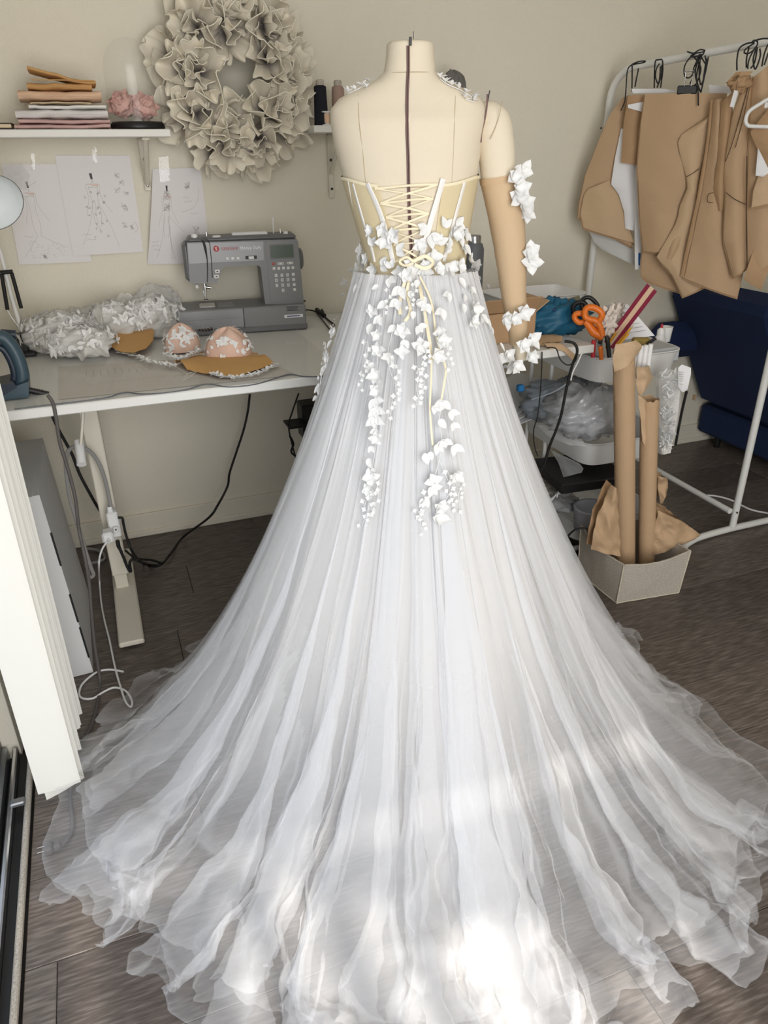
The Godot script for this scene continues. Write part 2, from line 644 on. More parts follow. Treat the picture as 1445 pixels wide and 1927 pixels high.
func build_form() -> void:
	FORM = thing("dress_form", "linen covered dress form with one stuffed arm, standing inside the wedding dress", "dress form", Vector3(0.6326, 0, -1.5348), deg_to_rad(-22.4))
	var rows := []
	for j in 61:
		var y := 0.98 + (1.497 - 0.98) * j / 60.0
		var row := PackedVector3Array()
		for i in 64:
			row.append(skin(TAU * i / 64, y))
		rows.append(row)
	for k in [[0.98, 1.5005], [0.9, 1.5035], [0.6, 1.5055], [0.02, 1.506]]:
		var row := PackedVector3Array()
		for i in 64:
			var p := skin(TAU * i / 64, 1.497)
			row.append(Vector3(0.012 + (p.x - 0.012) * k[0], k[1], p.z * k[0]))
		rows.append(row)
	put("torso", MB.new().grid(rows, true), "linen", FORM)
	# neck seam, panel seams and the dark centre zip
	var ring := []
	for i in 49:
		ring.append(skin(TAU * i / 48, 1.4505, 0.0006))
	put("neck_seam", MB.new().tube(ring, 0.0008, 5), "linen_seam", FORM)
	put("back_seam", MB.new().tube(smooth([Vector3(-0.0875, 1.415, 0.0471), Vector3(-0.0851, 1.3673, 0.0767), Vector3(-0.0791, 1.3125, 0.0809), Vector3(-0.0753, 1.2606, 0.0763)], 6), 0.0006, 5), "linen_seam", FORM)
	put("back_seam", MB.new().tube(smooth([Vector3(0.0981, 1.4104, 0.0557), Vector3(0.096, 1.3651, 0.0793), Vector3(0.0955, 1.3106, 0.0817), Vector3(0.0941, 1.259, 0.0797), Vector3(0.0917, 1.2056, 0.0769)], 6), 0.0006, 5), "linen_seam", FORM)
	put("waist_seam", MB.new().tube(smooth([Vector3(-0.0574, 1.2501, 0.0825), Vector3(-0.0258, 1.2521, 0.0905), Vector3(0.0106, 1.2528, 0.093), Vector3(0.0418, 1.2534, 0.0919), Vector3(0.0784, 1.2546, 0.0852)], 6), 0.0006, 5), "linen_seam", FORM)
	var zp := smooth([Vector3(0.0079, 1.4931, 0.0477), Vector3(0.008, 1.4726, 0.0498), Vector3(0.008, 1.4509, 0.0533), Vector3(0.0061, 1.4108, 0.068), Vector3(0.0061, 1.3568, 0.0935), Vector3(0.0083, 1.3025, 0.0966), Vector3(0.0096, 1.2462, 0.0941), Vector3(0.012, 1.1876, 0.0909), Vector3(0.0154, 1.1371, 0.0894), Vector3(0.0167, 1.1009, 0.0893)], 6)
	var zb := MB.new()
	strip(zb, zp, 0.0062, 0.0016, Vector3.BACK)
	put("back_zip", zb, "zip_mauve", FORM)
	put("zip_tape", MB.new().tube(zp.map(func(p): return p + Vector3(0.0005, 0, 0.0012)), 0.0008, 6), "ink", FORM)
	put("zip_pull", MB.new().box(skin(0, 1.496, 0.004) + Vector3(0, 0.004, 0), Vector3(0.005, 0.014, 0.004), 0.001), "dark_metal", FORM)
	put("pin", MB.new().tube([Vector3(0.018, 1.503, 0.02), Vector3(0.018, 1.519, 0.02)], 0.0006, 5), "dark_metal", FORM)
	# arm: a stuffed limb from a shoulder cap to a mitt
	var arm := smooth([Vector3(0.150, 1.385, -0.005), Vector3(0.176, 1.365, -0.006), Vector3(0.189, 1.31, -0.006), Vector3(0.197, 1.25, -0.008), Vector3(0.2185, 1.178, -0.012), Vector3(0.2355, 1.09, -0.02), Vector3(0.2465, 1.02, -0.03), Vector3(0.262, 0.945, -0.04), Vector3(0.270, 0.905, -0.044), Vector3(0.274, 0.875, -0.046)], 5)
	var rad := [0.022, 0.038, 0.0375, 0.034, 0.0335, 0.029, 0.0245, 0.0205, 0.018, 0.012]
	var rr := []
	for i in arm.size():
		var q := i / 5.0
		var k := mini(int(q), rad.size() - 2)
		rr.append(lerpf(rad[k], rad[k + 1], q - k))
	put("arm", MB.new().tube(arm, rr, 24), "linen", FORM)
	put("armhole_seam", MB.new().tube(smooth([Vector3(0.1606, 1.4135, 0.034), Vector3(0.1606, 1.3929, 0.034), Vector3(0.1576, 1.3703, 0.034), Vector3(0.1525, 1.3473, 0.034), Vector3(0.1523, 1.3305, 0.034)], 5), 0.0018, 6), "zip_mauve", FORM)
	put("arm_seam", MB.new().tube(smooth([Vector3(0.1888, 1.4016, 0.034), Vector3(0.186, 1.3791, 0.034), Vector3(0.1791, 1.3562, 0.034), Vector3(0.1698, 1.3359, 0.034)], 5), 0.0007, 5), "linen_seam", FORM)
	put("shoulder_pin", MB.new().tube([skin(1.25, 1.40, 0.01), skin(1.25, 1.40, 0.01) + Vector3(0.003, 0.02, 0)], 0.0012, 6), "dark_metal", FORM)
	# stand, under the skirt
	put("pole", MB.new().tube([Vector3(0.025, 0.03, 0), Vector3(0.025, 1.0, 0)], 0.014, 12), "dark_metal", FORM)
	put("base", MB.new().lathe([Vector2(0.001, 0.04), Vector2(0.05, 0.038), Vector2(0.16, 0.015), Vector2(0.165, 0.0)], Transform3D(Basis(), Vector3(0.025, 0, 0)), 32), "black_plastic", FORM)

func hem_at(phi: float) -> float:
	var q := fposmod(phi / TAU * 24.0, 24.0)
	var i := int(q)
	var f := q - i
	f = f * f * (3.0 - 2.0 * f)
	return RT[i % 24] * (1.0 - f) + RT[(i + 1) % 24] * f


# the smooth shape of the skirt: turn phi (0 is the train), share t of the way from waist to hem
func skirt_at(phi: float, t: float, scale := 1.0) -> Vector3:
	var sx := sin(phi)
	var cz := cos(phi)
	var rw := 1.0 / sqrt((sx / 0.105) ** 2 + (cz / 0.092) ** 2)
	var full := hem_at(phi)
	var R := full * scale
	var r := rw + (R - rw) * t + 0.035 * exp(-(((t - 0.1) / 0.08) ** 2))
	var tt := (r - rw) / (full - rw)
	return Vector3(0.025 + sx * r, 1.10 * pow(maxf(0.0, 1.0 - minf(1.0, tt * (1.0 if scale >= 1.0 else lerpf(1.0, 1.0 / scale, smoothstep(0.5, 1.0, t))))), 1.2 + 0.9 * full), cz * r)


# one layer of gathered tulle; its folds, of uneven width, lean over themselves as soft net does
func tulle_layer(called: String, m: String, scale: float, lift: float, folds: int, lean: float, height: float, sd: int, nu: int, nv: int, puff: float) -> void:
	rng.seed = sd
	var widths := PackedFloat32Array()
	var leans := PackedFloat32Array()
	var highs := PackedFloat32Array()
	var sum := 0.0
	for k in folds:
		var w := 0.25 + pow(rng.randf(), 2.0) * 2.2
		widths.append(w)
		sum += w
		leans.append(lean * rng.randf_range(-0.35, 1.5) * (-1.0 if rng.randf() < 0.35 else 1.0))
		highs.append(height * rng.randf_range(0.35, 1.5) * (0.5 + 0.5 * w))
	var nodes := PackedVector3Array()
	nodes.resize((nu + 1) * (nv + 1))
	var bright_edge := PackedFloat32Array()
	bright_edge.resize(nodes.size())
	var so := float(sd)
	var k := 0
	var start := 0.0
	for i in nu + 1:
		var u := float(i) / nu
		while k < folds - 1 and u > start + widths[k] / sum:
			start += widths[k] / sum
			k += 1
		var lc := clampf((u - start) * sum / widths[k], 0.0, 1.0)
		var ph0 := TAU * lc
		var mixk := 0.5 * smoothstep(0.5, 1.0, lc) + 0.5 * (1.0 - smoothstep(0.0, 0.5, lc))
		var other := (k + 1) % folds if lc > 0.5 else (k - 1 + folds) % folds
		var ln := lerpf(leans[k], leans[other], mixk)
		var hh := lerpf(highs[k], highs[other], mixk)
		var wd := TAU * lerpf(widths[k], widths[other], mixk) / sum
		# more of the cloth lies in the train than in front
		var phi := -(TAU * u - 0.55 * sin(TAU * u))
		var cs := cos(phi) * 1.7 + so
		var sn := sin(phi) * 1.7
		var rad := 1.0 + 0.05 * nz.get_noise_2d(cs * 2.0 + 30.0, sn * 2.0) + 0.035 * nz.get_noise_2d(cs * 7.0, sn * 7.0 + 50.0)
		var gather := sin(TAU * u * 88.0 + 5.0 * nz.get_noise_2d(cs * 4.0, sn * 4.0))
		for j in nv + 1:
			var t := pow(float(j) / nv, 1.1)
			var grow := smoothstep(0.0, 0.8, t)
			var near := smoothstep(0.5, 1.0, t)
			var ph := ph0
			var sway := 0.10 * grow * nz.get_noise_3d(cs * 2.4, sn * 2.4, t * 1.5 + so) + 0.05 * near * nz.get_noise_3d(cs * 5.0, sn * 5.0, t * 3.0 + so)
			var a := ln * (0.35 + 0.65 * grow) * (0.85 + 0.6 * nz.get_noise_3d(cs * 2.6, sn * 2.6 + 11.0, t * 1.6))
			var f := phi + wd * 0.5 * a * sin(ph) * 0.5 + sway
			var curl := smoothstep(0.72, 0.9, t) * puff * 20.0
			var cw := 24.0 * t + 4.0 * nz.get_noise_2d(cs * 3.5 + 5.0, sn * 3.5)
			var p := skirt_at(f, minf(t + 0.045 * curl * sin(cw) * (0.5 + nz.get_noise_2d(cs * 5.0, sn * 5.0 + 33.0)), 1.02), scale * rad)
			var h := (0.0015 + hh * grow) * (-cos(ph) + 0.3 * sin(2.0 * ph + so)) + 0.0012 * (1.0 - smoothstep(0.05, 0.45, t)) * gather
			var lump := nz.get_noise_3d(p.x * 3.2 + so, p.z * 3.2, so * 3.0) + 0.35 * nz.get_noise_3d(p.x * 8.0 + so, p.z * 8.0, so * 2.0)
			var up := lerpf(0.25, 1.0, smoothstep(0.15, 0.8, t))
			var kk := sqrt(1.0 - up * up * 0.9)
			p.y += h * up + lift * (0.25 + 0.75 * up)
			p.x += sin(f) * (h * kk + lift)
			p.z += cos(f) * (h * kk + lift)
			p.y += 0.012 * curl * (1.0 + cos(cw)) * (0.5 + 0.5 * lump)
			p.y += puff * near * maxf(0.0, lump + 0.15) * (1.0 - 0.75 * smoothstep(0.93, 1.0, t))
			p.x += 0.035 * near * nz.get_noise_3d(p.x * 6.0, p.z * 6.0, 17.0 + so)
			p.z += 0.035 * near * nz.get_noise_3d(p.x * 6.0, p.z * 6.0, 27.0 + so)
			var floor_at := 0.004 + lift * 0.3
			if p.y < floor_at:
				p.y = floor_at + 0.25 * minf(0.02, floor_at - p.y)
			p.z = maxf(p.z, -0.305)
			nodes[j * (nu + 1) + i] = p
			if absf(a) > 0.66:
				bright_edge[j * (nu + 1) + i] = grow * exp(-(((cos(ph) + 0.637 / a) / 0.10) ** 2))  # bright lines along fold edges, painted in as extra opacity
	var b := MB.new()
	var rows := []
	for j in nv + 1:
		rows.append(nodes.slice(j * (nu + 1), (j + 1) * (nu + 1)))
	b.grid(rows)
	# gathered net is denser: many threads over each other at the waist, one sheet at the hem
	b.col.resize(b.v.size())
	for j in nv + 1:
		var t := pow(float(j) / nv, 1.1)
		var dense := lerpf(1.0, 0.40, smoothstep(0.02, 0.5, t)) - 0.17 * smoothstep(0.5, 0.85, t) + 0.16 * smoothstep(0.985, 1.0, t)
		if scale < 0.9:
			dense = lerpf(1.0, 0.45, smoothstep(0.02, 0.5, t)) * (1.0 - smoothstep(0.55, 1.0, t))
		for i in nu + 1:
			b.col[j * (nu + 1) + i] = Color(1, 1, 1, minf(1.0, dense + 0.30 * bright_edge[j * (nu + 1) + i]))
	put(called, b, m, DRESS)


var DRESS: Node3D


# one petal along +x from the middle, cupped, its outer end pointed
func petal(b: MB, xf: Transform3D, l: float, w: float, cup: float, curl: float, nu := 5, nv := 6) -> void:
	var rows := []
	for j in nv:
		var v := float(j) / (nv - 1)
		var row := PackedVector3Array()
		var wid := w * pow(sin(PI * pow(v, 0.75) * 0.97 + 0.03), 0.8)
		for i in nu:
			var u := float(i) / (nu - 1) * 2.0 - 1.0
			row.append(xf * Vector3(l * v - 0.06 * l * u * u, cup * (u * u * wid / w + v * v * curl), u * wid * 0.5))
		rows.append(row)
	b.grid(rows)


func flower_mesh(petals: int, l: float, w: float, tilt: float, sd: int) -> ArrayMesh:
	rng.seed = sd
	var b := MB.new()
	for k in petals:
		var bs := Basis(Vector3.UP, TAU * k / petals + rng.randf_range(-0.2, 0.2)) * Basis(Vector3.BACK, tilt + rng.randf_range(-0.15, 0.2)) * Basis(Vector3.RIGHT, rng.randf_range(-0.4, 0.4))
		petal(b, Transform3D(bs, Vector3.ZERO), l * rng.randf_range(0.85, 1.1), w, 0.004, rng.randf_range(-0.6, 1.4), 7, 10)
	return b.mesh()


# leaves in a small fan that points along +x
func leaf_mesh(n: int, sd: int) -> ArrayMesh:
	rng.seed = sd
	var b := MB.new()
	for k in n:
		var bs := Basis(Vector3.UP, (k - (n - 1) * 0.5) * 0.95 + rng.randf_range(-0.15, 0.15)) * Basis(Vector3.BACK, rng.randf_range(0.05, 0.3))
		petal(b, Transform3D(bs, Vector3(0, 0.001 * k, 0)), 0.028 * rng.randf_range(0.85, 1.1), 0.018, 0.003, rng.randf_range(0.2, 1.2), 7, 10)
	return b.mesh()


func sprig_mesh(sd: int) -> ArrayMesh:
	rng.seed = sd
	var b := MB.new()
	var stem := [Vector3(0, 0.001, -0.02), Vector3(0.003, 0.002, 0), Vector3(-0.002, 0.002, 0.02), Vector3(0.002, 0.001, 0.038)]
	b.tube(smooth(stem, 3), 0.0006, 5)
	for k in 6:
		var c := Vector3(rng.randf_range(-0.009, 0.009), 0.003, -0.02 + 0.011 * k)
		for q in 4:
			petal(b, Transform3D(Basis(Vector3.UP, TAU * q / 4 + k) * Basis(Vector3.BACK, 0.3), c), 0.006, 0.005, 0.001, 0.4, 3, 4)
	return b.mesh()


# an appliqué on the dress: n is the way it faces
func applique(called: String, mesh: Mesh, p: Vector3, n: Vector3, spin: float, scale := 1.0, parent: Node = null) -> void:
	var y := n.normalized()
	var x := y.cross(Vector3.UP if absf(y.y) < 0.9 else Vector3.BACK).normalized()
	var z := x.cross(y)
	var bs := Basis(x, y, z) * Basis(Vector3.UP, spin)
	place(called, mesh, "petal_white", parent if parent else DRESS, Transform3D(bs.scaled_local(Vector3.ONE * scale), p))


func strip(b: MB, pts: Array, w: float, thick := 0.0012, out := Vector3.ZERO) -> void:
	# a flat band along pts; it faces out, or away from the body's axis
	var n := pts.size()
	var rows := []
	for j in n:
		var d: Vector3 = (pts[mini(j + 1, n - 1)] - pts[maxi(j - 1, 0)]).normalized()
		var o := out if out != Vector3.ZERO else Vector3(pts[j].x - 0.02, 0, pts[j].z).normalized()
		var s := d.cross(o).normalized()
		o = s.cross(d).normalized()
		var p: Vector3 = pts[j]
		rows.append(PackedVector3Array([p - s * w / 2, p - s * w * 0.42 + o * thick, p + s * w * 0.42 + o * thick, p + s * w / 2]))
	b.grid(rows)


func build_dress() -> void:
	DRESS = thing("wedding_dress", "white wedding dress with laced sheer corset, flower appliques and a long tulle train", "wedding dress", FORM.position, FORM.rotation.y)
	# skirts
	var lin := []
	for j in 49:
		var t := j / 48.0
		var row := PackedVector3Array()
		for i in 181:
			var f := -TAU * i / 180.0
			var sc := 0.52 + 0.04 * cos(f)
			var p := skirt_at(f, t * sc)
			var drop := 1.10 * pow(1.0 - t, 1.25) + 0.006
			p.y = minf(p.y, lerpf(p.y, drop, smoothstep(0.0, 0.5, t))) - 0.004
			var wv := 0.012 * t * sin(f * 17.0 + 3.0 * nz.get_noise_1d(f * 2.0))
			var inn := wv - 0.012 - 0.045 * t
			row.append(Vector3(p.x + sin(f) * inn, maxf(p.y - 0.01 * t, 0.004), maxf(p.z + cos(f) * inn, -0.29)))
		lin.append(row)
	var lb := MB.new().grid(lin)
	for j in 49:
		for i in 181:
			lb.col.append(Color(1, 1, 1, 1.0 - smoothstep(0.50, 0.97, j / 48.0)))
	put("skirt_lining", lb, "lining", DRESS)
	tulle_layer("tulle_underlayer", "tulle_under", 0.72, 0.002, 26, 0.7, 0.006, 3, 700, 60, 0.02)
	tulle_layer("tulle_layer", "tulle", 0.93, 0.010, 38, 2.5, 0.007, 12, 1500, 110, 0.05)
	tulle_layer("tulle_overlayer", "tulle_outer", 1.0, 0.020, 35, 2.9, 0.010, 27, 1800, 130, 0.07)
	# corset: sheer panels, bones and lacing
	var rows := []
	for j in 17:
		var v := j / 16.0
		var row := PackedVector3Array()
		var top := 0.0
		for i in 61:
			var u := i / 60.0
			var open := lerpf(0.42, 0.24, v)
			var a := lerpf(open, TAU - open, u)
			top = 1.268 - 0.012 * smoothstep(1.2, 0.4, minf(a, TAU - a)) + 0.03 * smoothstep(1.4, 3.0, minf(a, TAU - a))
			row.append(skin(a, lerpf(top, 1.09, v), 0.004))
		rows.append(row)
	put("corset_panel", MB.new().grid(rows), "cream_mesh", DRESS)
	var edge := []
	for i in 61:
		edge.append(rows[0][i])
	var eb := MB.new()
	strip(eb, edge, 0.006)
	put("corset_binding", eb, "satin_ivory", DRESS)
	for q in [[[Vector3(-0.0718, 1.2609, 0.0839), Vector3(-0.0576, 1.232, 0.086), Vector3(-0.0453, 1.2026, 0.0869), Vector3(-0.0319, 1.1576, 0.0871), Vector3(-0.0214, 1.1113, 0.0872)], 0.0105], [[Vector3(-0.1013, 1.2604, 0.0627), Vector3(-0.0908, 1.221, 0.0611), Vector3(-0.0779, 1.1758, 0.0612), Vector3(-0.0655, 1.1346, 0.0623), Vector3(-0.0605, 1.1113, 0.0604)], 0.007], [[Vector3(-0.1113, 1.2679, 0.0532), Vector3(-0.1065, 1.2351, 0.0442), Vector3(-0.1009, 1.1988, 0.0288), Vector3(-0.0946, 1.1598, 0), Vector3(-0.0863, 1.1275, 0)], 0.004], [[Vector3(0.0766, 1.2682, 0.0924), Vector3(0.067, 1.2341, 0.0929), Vector3(0.0552, 1.1953, 0.0932), Vector3(0.0431, 1.1525, 0.0932), Vector3(0.035, 1.117, 0.0938)], 0.0115], [[Vector3(0.1198, 1.2603, 0.0702), Vector3(0.1103, 1.2248, 0.0734), Vector3(0.0988, 1.1807, 0.0772), Vector3(0.089, 1.1406, 0.0808), Vector3(0.082, 1.1132, 0.084)], 0.008], [[Vector3(0.1452, 1.2715, 0.0373), Vector3(0.1427, 1.2419, 0.0314), Vector3(0.1378, 1.2069, 0.0302), Vector3(0.1319, 1.1769, 0.0374), Vector3(0.1264, 1.1411, 0.0416)], 0.004]]:
		var b := MB.new()
		strip(b, smooth(q[0], 5), q[1], 0.002)
		put("boning_channel", b, "satin_white", DRESS)
	var L := [Vector3(-0.0571, 1.2514, 0.0896), Vector3(-0.046, 1.2244, 0.0902), Vector3(-0.0357, 1.1989, 0.0906), Vector3(-0.0274, 1.174, 0.0908), Vector3(-0.0201, 1.1477, 0.0906), Vector3(-0.017, 1.1148, 0.0898)]
	var R := [Vector3(0.0664, 1.258, 0.0954), Vector3(0.0576, 1.2324, 0.0957), Vector3(0.0497, 1.2053, 0.0954), Vector3(0.0427, 1.1768, 0.0951), Vector3(0.0389, 1.1497, 0.0945), Vector3(0.0338, 1.1192, 0.0948)]
	for i in 6:
		for pr in [[L[i], R[i]], [L[i], R[mini(i + 1, 5)]], [R[i], L[mini(i + 1, 5)]]]:
			if pr[0] == pr[1]:
				continue
			var m1: Vector3 = pr[0].lerp(pr[1], 0.33) + Vector3(0, 0.001, 0.004)
			var m2: Vector3 = pr[0].lerp(pr[1], 0.67) + Vector3(0, 0.002, 0.005)
			var b := MB.new()
			strip(b, smooth([pr[0], m1, m2, pr[1]], 4), 0.0042 if rng.randf() < 0.6 else 0.0026, 0.0006, Vector3(0.0, rng.randf_range(-0.4, 0.4), 1.0))
			put("lace_ribbon", b, "satin_ivory", DRESS)
	# the bow and its long ends
	for q in [[[Vector3(0.0209, 1.1021, 0.0118), Vector3(0.009, 1.0947, 0.118), Vector3(-0.0028, 1.0658, 0.1316), Vector3(-0.0081, 1.0371, 0.1469), Vector3(-0.007, 1.0211, 0.1566)], 0.007], [[Vector3(0.0209, 1.1021, 0.0118), Vector3(0.0133, 1.0899, 0.1209), Vector3(0.0069, 1.0612, 0.1357), Vector3(0.0133, 1.0281, 0.1552), Vector3(0.0026, 1.0091, 0.1653)], 0.006], [[Vector3(0.0209, 1.1024, 0.0138), Vector3(0.0325, 1.071, 0.1334), Vector3(0.0421, 1.0235, 0.1596), Vector3(0.0517, 0.9763, 0.1868), Vector3(0.0559, 0.9388, 0.2083)], 0.007], [[Vector3(0.0559, 0.9388, 0.2083), Vector3(0.0548, 0.9011, 0.2286), Vector3(0.0528, 0.8528, 0.2502), Vector3(0.0586, 0.7841, 0.2723)], 0.004], [[Vector3(0.0325, 1.0901, 0.1232), Vector3(0.0561, 1.0419, 0.1467), Vector3(0.0667, 0.9757, 0.1845), Vector3(0.0837, 0.9279, 0.2085), Vector3(0.0815, 0.8998, 0.2244), Vector3(0.0731, 0.8569, 0.2459)], 0.004], [[Vector3(0.0197, 1.1168, 0.1078), Vector3(0.0431, 1.1268, 0.1071), Vector3(0.0595, 1.1131, 0.1048), Vector3(0.0435, 1.1032, 0.1072), Vector3(0.0219, 1.1107, 0.1078)], 0.007], [[Vector3(0.0197, 1.1168, 0.1078), Vector3(0.0057, 1.125, 0.1071), Vector3(-0.0082, 1.1167, 0.1048), Vector3(0.0025, 1.1086, 0.1064), Vector3(0.0197, 1.1138, 0.1078)], 0.005]]:
		var b := MB.new()
		strip(b, smooth(q[0], 6), q[1], 0.0008, Vector3(0.2, 0.2, 1.0))
		put("bow_ribbon", b, "satin_ivory", DRESS)
	# appliqués
	var FL := []
	for k in 4:
		FL.append(flower_mesh(4 + k % 2, 0.027, 0.022, 0.16 + 0.12 * k, 40 + k))
	var LF := []
	for k in 3:
		LF.append(leaf_mesh(2 + k % 2, 60 + k))
	var ONE := leaf_mesh(1, 71)
	var SP := [sprig_mesh(80), sprig_mesh(81)]
	rng.seed = 99
	var body_f := [Vector3(-0.0876, 1.1292, 0), Vector3(-0.0856, 1.0971, 0), Vector3(-0.0966, 1.0896, 0), Vector3(-0.0747, 1.1108, 0.0328), Vector3(-0.036, 1.1534, 0.091), Vector3(-0.0211, 1.1643, 0.0965), Vector3(-0.066, 1.1715, 0.0769), Vector3(0.0325, 1.1468, 0.0998), Vector3(0.0607, 1.1233, 0.0966), Vector3(0.1133, 1.1604, 0.0695), Vector3(0.128, 1.1617, 0.0474), Vector3(0.1396, 1.1067, 0), Vector3(0.1013, 1.1651, 0.0802), Vector3(-0.0432, 1.176, 0.0907), Vector3(-0.0921, 1.1105, 0), Vector3(-0.0602, 1.0963, 0.0637), Vector3(-0.0064, 1.0963, 0.0974), Vector3(0.0424, 1.0963, 0.1), Vector3(0.0841, 1.0946, 0.0898), Vector3(0.1205, 1.0895, 0.0566)]
	for p in body_f:
		applique("flower_applique", FL[rng.randi() % 4], p, Vector3(p.x - 0.02, 0.02, p.z + 0.02), rng.randf() * TAU, rng.randf_range(0.6, 0.85))
	for p in [Vector3(0.0696, 1.1491, 0.0922), Vector3(0.0422, 1.1128, 0.0974), Vector3(-0.0463, 1.1053, 0.0767), Vector3(-0.0253, 1.1032, 0.0889), Vector3(-0.0138, 1.136, 0.0945), Vector3(0.0526, 1.1636, 0.0964), Vector3(0.0819, 1.18, 0.0893), Vector3(0.045, 1.1776, 0.0979), Vector3(0.0945, 1.1407, 0.0815), Vector3(-0.063, 1.1444, 0.0714), Vector3(0.0236, 1.1059, 0.0979), Vector3(0.125, 1.1402, 0.0477), Vector3(0.1047, 1.1822, 0.0772)]:
		applique("leaf_applique", LF[rng.randi() % 3], p, Vector3(p.x - 0.02, 0.02, p.z + 0.02), rng.randf() * TAU, rng.randf_range(0.7, 1.0))
	var sk_f := [Vector3(0.0715, 1.1027, 0.1161), Vector3(0.0944, 1.1025, 0.1033), Vector3(0.1143, 1.1033, 0.0838), Vector3(0.2389, 0.9719, -0.8812), Vector3(0.0048, 1.0926, 0.1292), Vector3(-0.1981, 0.921, -0.8772), Vector3(-0.0624, 1.0264, 0.1406), Vector3(-0.0507, 0.9823, 0.1766), Vector3(-0.0506, 0.9581, 0.1922), Vector3(-0.0025, 0.9947, 0.1843), Vector3(0.0711, 0.992, 0.1821), Vector3(0.0766, 0.9756, 0.1907), Vector3(0.0342, 0.9676, 0.2024), Vector3(0.0672, 0.9488, 0.2094), Vector3(-0.0541, 0.9124, 0.2178), Vector3(-0.0541, 0.8844, 0.2322), Vector3(0.1433, 1.0221, 0.1157), Vector3(0.2825, 0.8377, -0.8546), Vector3(0.1426, 1, 0.1352), Vector3(0.061, 0.7189, 0.3007), Vector3(0.1079, 0.7239, 0.2892), Vector3(0.0762, 0.6679, 0.3192), Vector3(0.0725, 0.6494, 0.3282), Vector3(-0.0661, 0.7204, 0.2856), Vector3(-0.0543, 0.7968, 0.2656), Vector3(-0.1479, 0.9678, 0.0672), Vector3(-0.1635, 0.9221, 0.0925), Vector3(-0.0719, 0.6949, 0.293), Vector3(0.3419, 0.6891, -0.814), Vector3(-0.0024, 0.9577, 0.2065), Vector3(0.0424, 1.1036, 0.095)]
	for p in sk_f:
		applique("flower_applique", FL[rng.randi() % 4], p, Vector3(p.x - 0.02, 0.26 * Vector2(p.x - 0.02, p.z).length(), p.z), rng.randf() * TAU, rng.randf_range(0.62, 0.95))
	var sk_l := [Vector3(-0.2083, 0.8859, -0.8726), Vector3(-0.0957, 1.0667, 0.0623), Vector3(-0.0513, 1.0713, 0.1162), Vector3(-0.0118, 1.0476, 0.1486), Vector3(-0.0063, 1.0707, 0.1367), Vector3(0.027, 1.0842, 0.133), Vector3(0.038, 1.0545, 0.1486), Vector3(0.0196, 1.0286, 0.1639), Vector3(0.0454, 1.0413, 0.1554), Vector3(0.077, 1.03, 0.1541), Vector3(0.027, 1.0481, 0.1528), Vector3(0.1257, 1.0507, 0.1095), Vector3(0.1386, 1.061, 0.0838), Vector3(0.2772, 0.9128, -0.8705), Vector3(0.1214, 1.0352, 0.1252), Vector3(0.1853, 0.9803, 0.0795), Vector3(0.1624, 1.0079, 0.1011), Vector3(0.1765, 0.9962, 0.0814), Vector3(-0.0472, 1.0161, 0.1541), Vector3(-0.0661, 1.0013, 0.1534), Vector3(-0.036, 1.043, 0.1424), Vector3(-0.0618, 0.9338, 0.1995), Vector3(-0.0579, 0.8683, 0.2358), Vector3(-0.0542, 0.8518, 0.2444), Vector3(-0.0561, 0.8344, 0.2502), Vector3(-0.0543, 0.8119, 0.2587), Vector3(-0.064, 0.7786, 0.265), Vector3(-0.0718, 0.7541, 0.2689), Vector3(-0.0623, 0.7362, 0.2796), Vector3(0.0784, 0.8675, 0.2468), Vector3(0.0619, 0.8617, 0.2521), Vector3(0.0935, 0.8477, 0.2508), Vector3(0.0712, 0.834, 0.2612), Vector3(0.0993, 0.8248, 0.2573), Vector3(0.0827, 0.7949, 0.2717), Vector3(0.0679, 0.7869, 0.2766), Vector3(0.1017, 0.7824, 0.2702), Vector3(0.0532, 0.7733, 0.2821), Vector3(0.0421, 0.7699, 0.2837), Vector3(0.0574, 0.7059, 0.3036), Vector3(0.0426, 0.6836, 0.3131), Vector3(-0.1565, 0.9485, 0.0696), Vector3(-0.1691, 0.9016, 0.1063), Vector3(-0.1833, 0.8586, 0.1056), Vector3(-0.194, 0.8251, 0.0781), Vector3(0.2098, 0.9379, 0.0582), Vector3(0.3492, 0.6562, -0.8065), Vector3(0.4357, 0.3474, -0.6874), Vector3(-0.1698, 0.9636, -0.8876), Vector3(0.2461, 0.9384, -0.8777), Vector3(0.1141, 1.0818, 0.0979), Vector3(-0.0286, 1.0862, 0.1203), Vector3(0.0904, 1.0582, 0.1306), Vector3(0.0122, 1.0645, 0.1431), Vector3(-0.0172, 1.0019, 0.1747), Vector3(0.0306, 1.0026, 0.1793), Vector3(0.0049, 0.9767, 0.1939), Vector3(-0.0245, 0.9499, 0.2046)]
	for p in sk_l:
		applique("leaf_applique", LF[rng.randi() % 3] if rng.randf() < 0.6 else ONE, p, Vector3(p.x - 0.02, 0.26 * Vector2(p.x - 0.02, p.z).length(), p.z), PI / 2 + rng.randf_range(-0.9, 0.9), rng.randf_range(0.6, 0.95))
